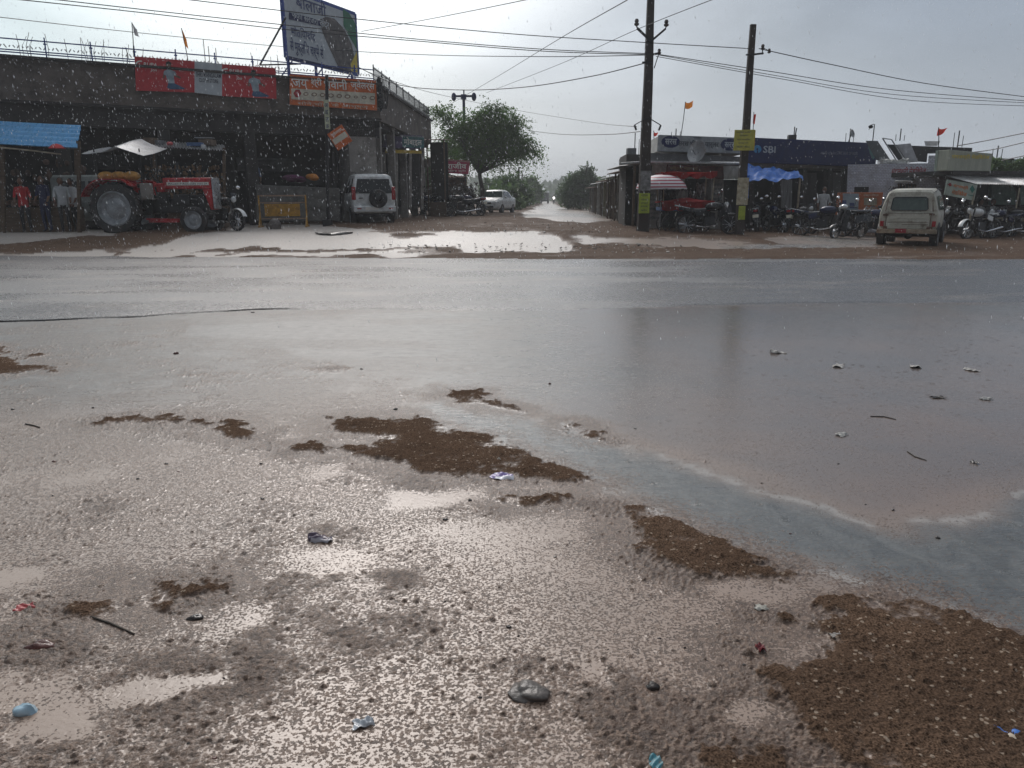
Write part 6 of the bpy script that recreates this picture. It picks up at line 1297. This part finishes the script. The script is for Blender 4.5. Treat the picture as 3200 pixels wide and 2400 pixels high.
def tree(name, label, cat, px, Y, blobs, strands, per, ls, lm, trunk=None, group=None, seed=1, droop=.5, slen=.9, depthr=1.0, sc_=1.0):
    """blobs: (px, py, rx px, ry px) of the crown; strands of small leaves, arching outwards"""
    rng = np.random.default_rng(seed); b = at(px, Y); k = Y / 1.02 / FPX; t = thing(name, label, cat, b, 0, group)
    C_ = [(P(q[0], q[1], Y) - b, q[2] * k, q[3] * k) for q in blobs]; wts = np.array([c[1] * c[2] for c in C_]) ** .8; wts /= wts.sum()
    bi = rng.choice(len(C_), strands, p=wts); d = rng.normal(size=(strands, 3)); d /= np.linalg.norm(d, axis=1)[:, None]; r_ = rng.random(strands) ** .45
    cc = np.array([tuple(c[0]) for c in C_])[bi]; rx = np.array([c[1] for c in C_])[bi]; rz = np.array([c[2] for c in C_])[bi]
    st = cc + d * r_[:, None] * np.stack([rx, rx * .8 * depthr, rz], 1)
    dirn = d * [1, 1, .35] + rng.normal(size=(strands, 3)) * .35; dirn /= np.linalg.norm(dirn, axis=1)[:, None]
    u = (np.arange(per) + .5) / per; L_ = slen * (.5 + rng.random(strands))
    pos = st[:, None, :] + dirn[:, None, :] * (u[None, :, None] * L_[:, None, None]); pos[:, :, 2] -= (u[None, :] ** 2) * L_[:, None] * droop
    pos = pos.reshape(-1, 3) + rng.normal(size=(strands * per, 3)) * ls * .6; n = len(pos)
    a = rng.normal(size=(n, 3)); a /= np.linalg.norm(a, axis=1)[:, None]; e = np.cross(a, rng.normal(size=(n, 3))); e /= np.linalg.norm(e, axis=1)[:, None]
    s_ = ls * (.5 + rng.random(n))[:, None]; vs = np.stack([pos - a * s_, pos + e * s_ * .45, pos + a * s_, pos - e * s_ * .45], 1).reshape(-1, 3)
    me = bpy.data.meshes.new('crown'); me.vertices.add(n * 4); me.vertices.foreach_set('co', vs.ravel()); me.loops.add(n * 4); me.loops.foreach_set('vertex_index', np.arange(n * 4, dtype=np.int32)); me.polygons.add(n); me.polygons.foreach_set('loop_start', np.arange(n, dtype=np.int32) * 4); me.update(calc_edges=True); me.materials.append(lm)
    o = bpy.data.objects.new('crown', me); C.objects.link(o); o.parent = t
    m = MB(); top = max(C_, key=lambda c: c[1] * c[2])[0]; tr_ = [Vector(q) for q in (trunk or [(0, 0, -.1), (top.x * .1, 0, top.z * .35), (top.x * .35, 0, top.z * .62)])]
    w_ = .035 * top.z + .02; m.tube(tr_, [w_ * (1 - .18 * i) for i in range(len(tr_))], 8); o = m.build('trunk', K['bark'], t, True)
    m = MB(); f = tr_[-1]
    for c in C_: m.tube([f, f.lerp(c[0], .5) + Vector((.1, 0, .12 * c[2])), c[0] + Vector((0, 0, c[2] * .2))], [w_ * .5, w_ * .3, w_ * .1], 6)
    for i in range(min(120, strands // 8)): m.tube([cc[i], st[i], pos[i * per + per // 2]], [w_ * .1, w_ * .06, .006], 4)
    m.build('branches', K['bark'], t, True); return t
tree('thorn_tree', 'large thorn tree with drooping feathery branches behind the pink sign', 'tree', 1505, 49.5, [(1385, 350, 26, 12), (1362, 342, 14, 8), (1415, 372, 30, 18), (1432, 410, 26, 26), (1462, 425, 34, 34), (1470, 470, 38, 28), (1505, 495, 40, 18), (1520, 440, 46, 34), (1575, 430, 44, 28), (1618, 452, 40, 26), (1648, 474, 26, 12), (1600, 478, 48, 14), (1480, 385, 22, 20), (1510, 370, 22, 24), (1550, 352, 34, 14), (1535, 335, 20, 9), (1590, 375, 28, 14), (1612, 395, 20, 12), (1560, 400, 34, 20), (1556, 468, 46, 22), (1540, 395, 30, 24)], 2300, 16, .066, K['leaf'], [(0, 0, -.1), (.1, 0, 1.4), (-.1, 0, 2.5)], None, 4, .5, 1.0, .7)
gT = 'hazy trees and bushes along the lane'
tree('bush', 'leafy thorn bush with two dark spires at the right side of the lane', 'bush', 1815, 78, [(1806, 590, 36, 38), (1796, 622, 34, 22), (1832, 560, 12, 26), (1798, 560, 12, 16), (1836, 545, 8, 16), (1850, 600, 40, 34), (1782, 604, 18, 18)], 2300, 10, .12, K['leaf2'], None, gT, 6, .1, .7, .6)
ordn = ['first', 'second', 'third', 'fourth', 'fifth', 'sixth', 'seventh', 'eighth']
for i, (px, Y, py, rx, ry) in enumerate(((1572, 62, 622, 28, 18), (1592, 72, 602, 36, 34), (1612, 88, 612, 30, 24), (1636, 112, 606, 20, 20), (1656, 150, 608, 12, 12), (1570, 98, 592, 50, 30), (1620, 150, 600, 32, 18))):
    tree('bush', ordn[i] + ' hazy bush along the left of the lane counting from the white saloon', 'bush', px, Y, [(px, py, rx, ry), (px - rx * .6, py + 8, rx * .6, ry * .7), (px + rx * .6, py + 6, rx * .5, ry * .7)], 900, 9, .10 + Y * .0012, (K['leaf3'], K['leaf2'])[i % 2], None, gT, 20 + i, .1, .8 + Y * .002, .4)
for i, (px, Y, py, rx, ry) in enumerate(((1900, 85, 600, 50, 28), (1790, 120, 604, 22, 22), (1772, 160, 606, 16, 18), (1800, 190, 602, 36, 18), (1760, 270, 612, 12, 9))):
    tree('bush', ordn[i] + ' hazy bush along the right of the lane counting from the shacks', 'bush', px, Y, [(px, py, rx, ry), (px - rx * .6, py + 6, rx * .6, ry * .7), (px + rx * .6, py + 6, rx * .5, ry * .7)], 800, 9, .12 + Y * .0012, (K['leaf3'], K['leaf2'])[i % 2], None, gT, 40 + i, .1, .8 + Y * .002, .4)
tree('bush', 'light green bush behind the stalls left of the pink sign', 'bush', 1345, 52, [(1345, 565, 42, 50), (1330, 530, 20, 24), (1385, 600, 30, 30), (1400, 470, 26, 40)], 1100, 10, .09, K['leaf3'], None, None, 60, .2, .8)
tree('tree', 'dark narrow tree rising behind the carts at the far left of the lane', 'tree', 1667, 125, [(1665, 580, 10, 14), (1672, 600, 12, 14), (1660, 566, 6, 8)], 500, 8, .2, K['leaf'], None, gT, 71, .1, 1.0)
tree('creeper', 'green creeper hanging over the pale green wall at the right edge', 'creeper', 3180, 30.6, [(3168, 528, 26, 14), (3190, 515, 16, 18), (3110, 512, 12, 16), (3150, 538, 20, 10)], 500, 8, .05, K['leaf3'], None, None, 77, .5, .3)
tree('bush', 'dead brown brushwood heap behind the dark motorcycles', 'bush', 1400, 44.6, [(1390, 622, 50, 24), (1440, 612, 36, 26), (1345, 628, 30, 18)], 700, 8, .09, leafmat('dead_brush', (.05, .035, .028), .2), None, None, 81, .1, .7)
# far wood beyond the end of the lane
rng = np.random.default_rng(5); n = 16000; X_ = rng.uniform(-260, 260, n); X_ = X_[np.abs(X_ - 14) > 3]; n = len(X_); Y_ = rng.uniform(330, 420, n); Z_ = rng.uniform(0, 1, n) ** .8 * (7 + 4 * vn(X_ / 14, X_ * 0, 5)); pos = np.stack([X_, Y_, Z_], 1)
a = rng.normal(size=(n, 3)); e = rng.normal(size=(n, 3)); vs = np.stack([pos - a * .9, pos + e * .7, pos + a * .9, pos - e * .7], 1).reshape(-1, 3); me = bpy.data.meshes.new('far_wood'); me.vertices.add(n * 4); me.vertices.foreach_set('co', vs.ravel()); me.loops.add(n * 4); me.loops.foreach_set('vertex_index', np.arange(n * 4, dtype=np.int32)); me.polygons.add(n); me.polygons.foreach_set('loop_start', np.arange(n, dtype=np.int32) * 4); me.update(calc_edges=True); me.materials.append(K['leaf2'])
o = bpy.data.objects.new('far_wood', me); C.objects.link(o); tag(o, 'hazy far wood closing the end of the lane', 'wood', kind='stuff')
# lane poles
for i, (px, Y, pt) in enumerate(((1622, 80, 522), (1631, 105, 538), (1637, 130, 550), (1617, 95, 530))):
    t = thing('wooden_pole', ['nearest', 'second', 'farthest', 'slightly leaning'][i] + ' thin pole on the left side of the lane among the hazy bushes', 'pole', at(px, Y), 0, 'thin poles along the lane'); h_ = P(px, pt, Y).z - t.location.z
    m = MB(); m.tube([(0, 0, 0), (.05 * i, 0, h_)], [.13, .09], 6); m.build('shaft', K['bark'], t); m = MB(); m.bar((-.5, 0, h_ - .4), (.5, 0, h_ - .4), .08); m.build('crossarm', K['bark'], t)
# ---- far truck and motorcyclist
t = thing('truck', 'small truck driving away down the flooded lane', 'truck', at(1702, 175), R(90)); 
m = MB(); m.box((0, 0, 1.55), (3.4, 1.72, 1.7)); m.build('cargo_box', K['kgrey'], t, bevel=.05); m = MB(); m.box((2.2, 0, 1.2), (1.0, 1.6, 1.5)); m.build('cab', K['dark'], t, bevel=.1)
m = MB(); m.box((0, 0, .62), (3.6, 1.3, .2)); m.build('chassis', K['dark'], t)
for xx in (-1.1, 2.1):
    for s_ in (-1, 1): wheel(t, (xx, s_ * .76, .40), .40, .26, .24)
fm = more(pb, 'distant motorcycle with its headlamp lit coming up the flooded lane', 1730, 150, -92, 1.35, 0, 'far traffic'); del fm['group']
hm = NM('lit_lamp'); hm.b.inputs['Emission Color'].default_value = (1, .95, .9, 1); hm.b.inputs['Emission Strength'].default_value = 6
for k_ in kids(fm):
    if k_.name.startswith('headlight'): k_.data = k_.data.copy(); k_.data.materials[0] = hm.m; k_.scale = (1.7,) * 3; k_.location = (-.38, 0, -.6)
q = at(1730, 150.3); q.z += .38; make_person('dark clothed rider on the distant motorcycle in the lane', q, 0, K['kdark'], K['kdark'], 1.75, 'sit')
for i, (px, Y) in enumerate(((1650, 118), (1678, 132), (1632, 105))):
    t = thing('hand_cart', ['middle parked hand cart', 'farthest parked hand cart, nearest to the truck', 'nearest parked hand cart'][i] + ' on the left verge of the lane', 'cart', at(px, Y), R(20 * i)); m = MB(); m.box((0, 0, 1.0), (1.9, 1.1, .7)); m.build('load', K['kdark'], t, bevel=.1)
    for s_ in (-1, 1): m = MB(); m.lathe([(.28, -.03), (.34, -.03), (.34, .03), (.28, .03), (.28, -.03)], T(0, s_ * .6, .34) @ RX(math.pi / 2), 16); m.box((0, s_ * .6, .34), (.5, .03, .04)); m.build('wheel', K['rubber'], t)
    m = MB(); m.surf(lambda u, v_: ((u - .5) * 2.4, (v_ - .5) * 1.6, 2.0 - .25 * (2 * u - 1) ** 2), 8, 4, .03); m.tube([(0, 0, 1.3), (0, 0, 2.0)], .03); m.build('cover', K['kgrey'], t, True)
# ------------------------------------------------------------------ litter and stones near the camera
def crumple(label, px, py, w_, col, seed=0, h_=.03, name='wrapper', cat='wrapper', rough=.3, rz=None, col2=None):
    w_ *= .8; h_ *= .5; col = tuple(q * .8 for q in col); random.seed(seed); p = PG(px, py); ph = [random.uniform(0, 6) for _ in range(6)]
    fn = lambda u, v_: ((u - .5) * w_ * (1 + .15 * math.sin(5 * v_ + ph[0])), (v_ - .5) * w_ * .62 * (1 + .2 * math.sin(6 * u + ph[1])), .006 + h_ * (.5 + .5 * math.sin(3 * u + 2 * v_ + ph[2])) * (.35 + .65 * abs(math.sin(5 * u - 3 * v_ + ph[3]))) * (1 - (2 * v_ - 1) ** 4) + .003 * math.sin(13 * u + 9 * v_ + ph[4]))
    m = MB(); m.surf(fn, 16, 12, .0015); h_ *= .6
    mt = mat(name + '_%d' % seed, col, rough, var=.3, scale=20, dirt=(.13, .10, .08), dirtamt=.8)
    if col2: s = NM('two_tone_%d' % seed); mt = s.fin(s.mix(s.mr(s.noise(14, 2), .48, .54), col, col2), rough)
    o = m.build(name, mt, None, 50); o.location = p; o.rotation_euler = (random.uniform(-.1, .1), random.uniform(-.1, .1), R(rz) if rz is not None else random.uniform(0, 6)); return tag(o, label, cat)
crumple('purple and white snack wrapper at the lower edge of the big gravel patch', 1570, 1492, .14, (.22, .16, .42), 1, .035, col2=(.75, .74, .8), rz=-12)
crumple('dark purple crumpled wrapper in the glittering gravel at the left centre', 1003, 1688, .12, (.06, .03, .07), 2, .05, col2=(.35, .33, .36), rz=-15)
crumple('dark red scrap lying where the gravel patch meets the brown puddle', 2378, 2030, .05, (.22, .015, .02), 3, .04, 'scrap', 'scrap'); crumple('small red and brown scrap in the gravel near the left edge', 78, 1900, .075, (.5, .05, .05), 4, .02, rz=25)
crumple('bright blue and cream torn packet on the gravel at the lower right', 3142, 2298, .11, (.03, .16, .55), 5, .02, col2=(.6, .5, .38), rz=-18); crumple('tiny lilac scrap above the blue packet at the lower right', 3142, 2228, .03, (.4, .25, .5), 6, .012, 'scrap', 'scrap')
crumple('shiny silvery wrapper glinting at the bottom of the view', 1135, 2266, .07, (.55, .58, .62), 7, .03, rough=.12); crumple('small white flat carton in the brown puddle', 2378, 1902, .055, (.6, .57, .5), 8, .01, 'carton', 'carton', .6, -10)
crumple('pale torn strip on the gravel patch right of the red scrap', 2612, 1990, .05, (.55, .5, .45), 9, .012, 'scrap', 'scrap', .6); crumple('pale crushed cup on the far wet asphalt, right of the second reflection', 2430, 1103, .16, (.6, .57, .52), 10, .06, 'paper_cup', 'cup', .6)
crumple('pale flat scrap on the brown water right of centre', 2630, 1360, .09, (.6, .58, .54), 11, .02, 'scrap', 'scrap', .6); crumple('left pale scrap of the three on the far wet asphalt', 2622, 1145, .16, (.5, .48, .45), 12, .03, 'scrap', 'scrap', .6)
crumple('middle pale scrap of the three on the far wet asphalt', 2860, 1147, .15, (.55, .53, .5), 13, .03, 'scrap', 'scrap', .6); crumple('right pale scrap of the three on the far wet asphalt', 3035, 1157, .15, (.45, .43, .4), 14, .02, 'scrap', 'scrap', .6)
crumple('dark leaf scrap on the water at the right', 3045, 1447, .05, (.02, .015, .012), 15, .01, 'leaf_scrap', 'leaf'); crumple('dark twig and leaf on the water near the right edge', 2930, 1243, .11, (.04, .03, .025), 16, .02, 'leaf_scrap', 'leaf')
crumple('grey white scrap on the water near the right edge', 3082, 1248, .10, (.45, .44, .42), 17, .02, 'scrap', 'scrap', .6); crumple('pale flake standing up from the big gravel patch', 1560, 1440, .035, (.65, .62, .55), 18, .05, 'scrap', 'scrap', .5)
crumple('teal blue strip at the bottom edge of the view', 2050, 2388, .06, (.08, .3, .36), 19, .01, 'scrap', 'scrap')
t = rock('shell_fragment', 'pale blue white rounded fragment beside the puddle at the lower left', 'fragment', 76, 2226, (.030, .022, .030), mat('pale_blue_plastic', (.32, .46, .55), .25, dirt=(.5, .45, .38), dirtamt=.6), 2)
rock('stone', 'grey rounded stone half sunk in the gravel at the bottom centre', 'stone', 1652, 2170, (.052, .045, .034), K['stone'], 12, .6, 20); rock('stone', 'brown pointed clod at the left edge', 'stone', 130, 2022, (.040, .022, .022), K['stoner'], 13, .7, 16)
rock('stone', 'flat dark stone below the wrapper in the left foreground', 'stone', 612, 1932, (.025, .016, .012), K['stoned'], 14, .8, 12); rock('stone', 'round dark stone in the lower right of the centre', 'stone', 2038, 2150, (.018, .018, .018), K['stoned'], 15, .8, 12)
def stick(label, pts, r):
    m = MB(); q = [PG(*p) + Vector((0, 0, r * 1.0)) for p in pts]; m.tube(q, [r, r * 1.1, r * .8][:len(q)], 7); o = m.build('stick', K['bark'], None, True); tag(o, label, 'stick')
stick('dark stick lying in the gravel at the left foreground', [(285, 1930), (345, 1950), (420, 1984)], .0035); stick('thin pale stick near the left edge of the water', [(80, 1326), (108, 1332), (125, 1337)], .004); stick('thin twig in the muddy water at the right', [(2835, 1412), (2858, 1428), (2895, 1440)], .003); stick('thin twig on the wet asphalt at the right centre', [(2720, 1302), (2762, 1303), (2800, 1312)], .003)
pos_ = [(558, 1474, 9), (1469, 1564, 8), (1392, 1624, 9), (1130, 1154, 9), (550, 1106, 8), (40, 1280, 11), (1735, 1741, 8), (1590, 1960, 8), (930, 1972, 8), (2060, 1995, 7), (2240, 1950, 7), (2325, 2078, 8), (1500, 1975, 6), (1620, 1988, 7), (815, 1450, 6), (1985, 1340, 8), (1718, 1200, 6), (1236, 1280, 7), (790, 977, 9), (2930, 1682, 8), (2470, 1668, 8), (2705, 1577, 5), (2790, 1595, 5), (290, 1275, 7), (170, 1443, 9), (165, 1550, 7), (430, 1497, 7), (520, 1450, 6), (1280, 1655, 6), (700, 2120, 6), (340, 2300, 12), (590, 2325, 10), (670, 2370, 9), (1900, 2030, 6), (2140, 2025, 6), (1120, 1595, 7), (1100, 1450, 6), (820, 1560, 6), (2380, 1510, 6), (2620, 1450, 5), (80, 2055, 9), (290, 2375, 10), (1500, 2180, 8), (1390, 1880, 6), (2170, 2330, 8)]
ORD = 'nearest second third fourth fifth sixth seventh eighth ninth tenth eleventh twelfth thirteenth fourteenth fifteenth sixteenth seventeenth eighteenth nineteenth twentieth'.split()
def peb_label(i):
    px, py, r_ = pos_[i]; s_ = min(2, int(px // 1067)); rk = sorted([q for q in pos_ if min(2, int(q[0] // 1067)) == s_], key=lambda q: -q[1]).index(pos_[i])
    return '%s small %s pebble in the %s third of the wet ground, counting from the viewer' % (ORD[rk], 'dark' if i % 4 else 'reddish', ('left', 'middle', 'right')[s_])
for i, (px, py, r_) in enumerate(pos_):
    r_ *= (.55, .8, 1.05, .65, .9)[i % 5]
    k = (PG(px, py).y / FPX) * 1.05; rr_ = r_ * k
    w_ = ('dark wet pebble on the shallow water', 'pebbles scattered over the wet ground')
    o = rock('pebble', peb_label(i), 'pebble', px, py, (rr_, rr_ * (.55, .8, .7)[i % 3], rr_ * (.5, .9, .65)[i % 3]), K['stoned'] if i % 4 else K['stoner'], 100 + i, .85, 10); o['group'] = 'pebbles scattered over the wet ground'
# pale bits on the far mud
random.seed(50); m = MB()
for i in range(520):
    px = random.choice((random.uniform(1150, 1720), random.uniform(1750, 2050), random.uniform(1800, 3200))); py = random.choice((random.uniform(690, 730), random.uniform(765, 795))); p = PG(px, py); s_ = random.uniform(.015, .05)
    m.box((p.x, p.y, p.z + .04), (s_ * 1.5, s_, s_ * .35), None, (random.uniform(-.5, .5), random.uniform(-.5, .5), random.uniform(0, 3)))
o = m.build('litter', mat('pale_litter', (.34, .31, .28), .6, var=.6, scale=2), None); tag(o, 'scattered pale stones and litter on the far brown mud', 'litter', kind='stuff')
# ------------------------------------------------------------------ rain
rng = np.random.default_rng(8); n = 24000
Yr = 5 + 20 * rng.random(n) ** .6; Xr = (rng.random(n) * 2 - 1) * (.74 * Yr + .6); Zr = rng.random(n) * (CAMH + .34 * Yr + .5)
keep = (rng.random(n) < np.where(Xr / Yr < -.12, 1.0, .45)); Xr, Yr, Zr = Xr[keep], Yr[keep], Zr[keep]; n = len(Xr)
gz = G(Xr, Yr); Zr = np.maximum(Zr, gz + .05); s_ = (.0008 + .0016 * rng.random(n) ** 3) * (1 + .085 * Yr); Ln = s_ * (3 + 5 * rng.random(n)) 
dx = .16 + .05 * rng.normal(size=n); c = np.stack([Xr, Yr, Zr], 1)
top = c + np.stack([-dx * Ln, 0 * Ln, Ln], 1); bo = c - np.stack([-dx * Ln, 0 * Ln, Ln], 1)
e1 = np.array([1, 0, 0]); e2 = np.array([0, 1, 0]); vs = np.stack([top, c + e1 * s_[:, None], c + e2 * s_[:, None], c - e1 * s_[:, None], c - e2 * s_[:, None], bo], 1).reshape(-1, 3)
tri = np.array([(0, 1, 2), (0, 2, 3), (0, 3, 4), (0, 4, 1), (5, 2, 1), (5, 3, 2), (5, 4, 3), (5, 1, 4)]); f = (np.arange(n)[:, None, None] * 6 + tri[None]).reshape(-1)
me = bpy.data.meshes.new('rain'); me.vertices.add(n * 6); me.vertices.foreach_set('co', vs.ravel()); me.loops.add(len(f)); me.loops.foreach_set('vertex_index', f.astype(np.int32)); me.polygons.add(n * 8); me.polygons.foreach_set('loop_start', np.arange(n * 8, dtype=np.int32) * 3); me.polygons.foreach_set('use_smooth', np.ones(n * 8, bool)); me.update(calc_edges=True)
s = NM('raindrops'); s.fin((.85, .88, .9), .1); tr_ = s.n('ShaderNodeBsdfTranslucent'); tr_.inputs[0].default_value = (.95, .97, 1, 1); tp = s.n('ShaderNodeBsdfTransparent'); mx = s.n('ShaderNodeMixShader'); mx.inputs[0].default_value = .75; m2_ = s.n('ShaderNodeMixShader'); m2_.inputs[0].default_value = .25
s.L(s.b.outputs[0], mx.inputs[1]); s.L(tr_.outputs[0], mx.inputs[2]); s.L(mx.outputs[0], m2_.inputs[1]); s.L(tp.outputs[0], m2_.inputs[2]); s.L(m2_.outputs[0], s.t.nodes['Material Output'].inputs[0]); me.materials.append(s.m)
o = bpy.data.objects.new('rain', me); C.objects.link(o); tag(o, 'falling raindrops', 'rain', kind='stuff')
# ------------------------------------------------------------------ wet air
m = MB(); m.box((0, 222, 6.2), (620, 470, 14.6)); o = m.build('haze', mat('haze_tmp', (.5, .5, .5)), None); tag(o, kind='stuff', label='rain haze thickening with distance', cat='haze')
hz = bpy.data.materials.new('rain_haze'); hz.use_nodes = True; t_ = hz.node_tree; t_.nodes.remove(t_.nodes['Principled BSDF']); v_ = t_.nodes.new('ShaderNodeVolumePrincipled'); v_.inputs['Density'].default_value = .0017; v_.inputs['Color'].default_value = (1, 1, 1, 1); v_.inputs['Anisotropy'].default_value = 0
t_.links.new(v_.outputs[0], t_.nodes['Material Output'].inputs['Volume']); o.data.materials[0] = hz
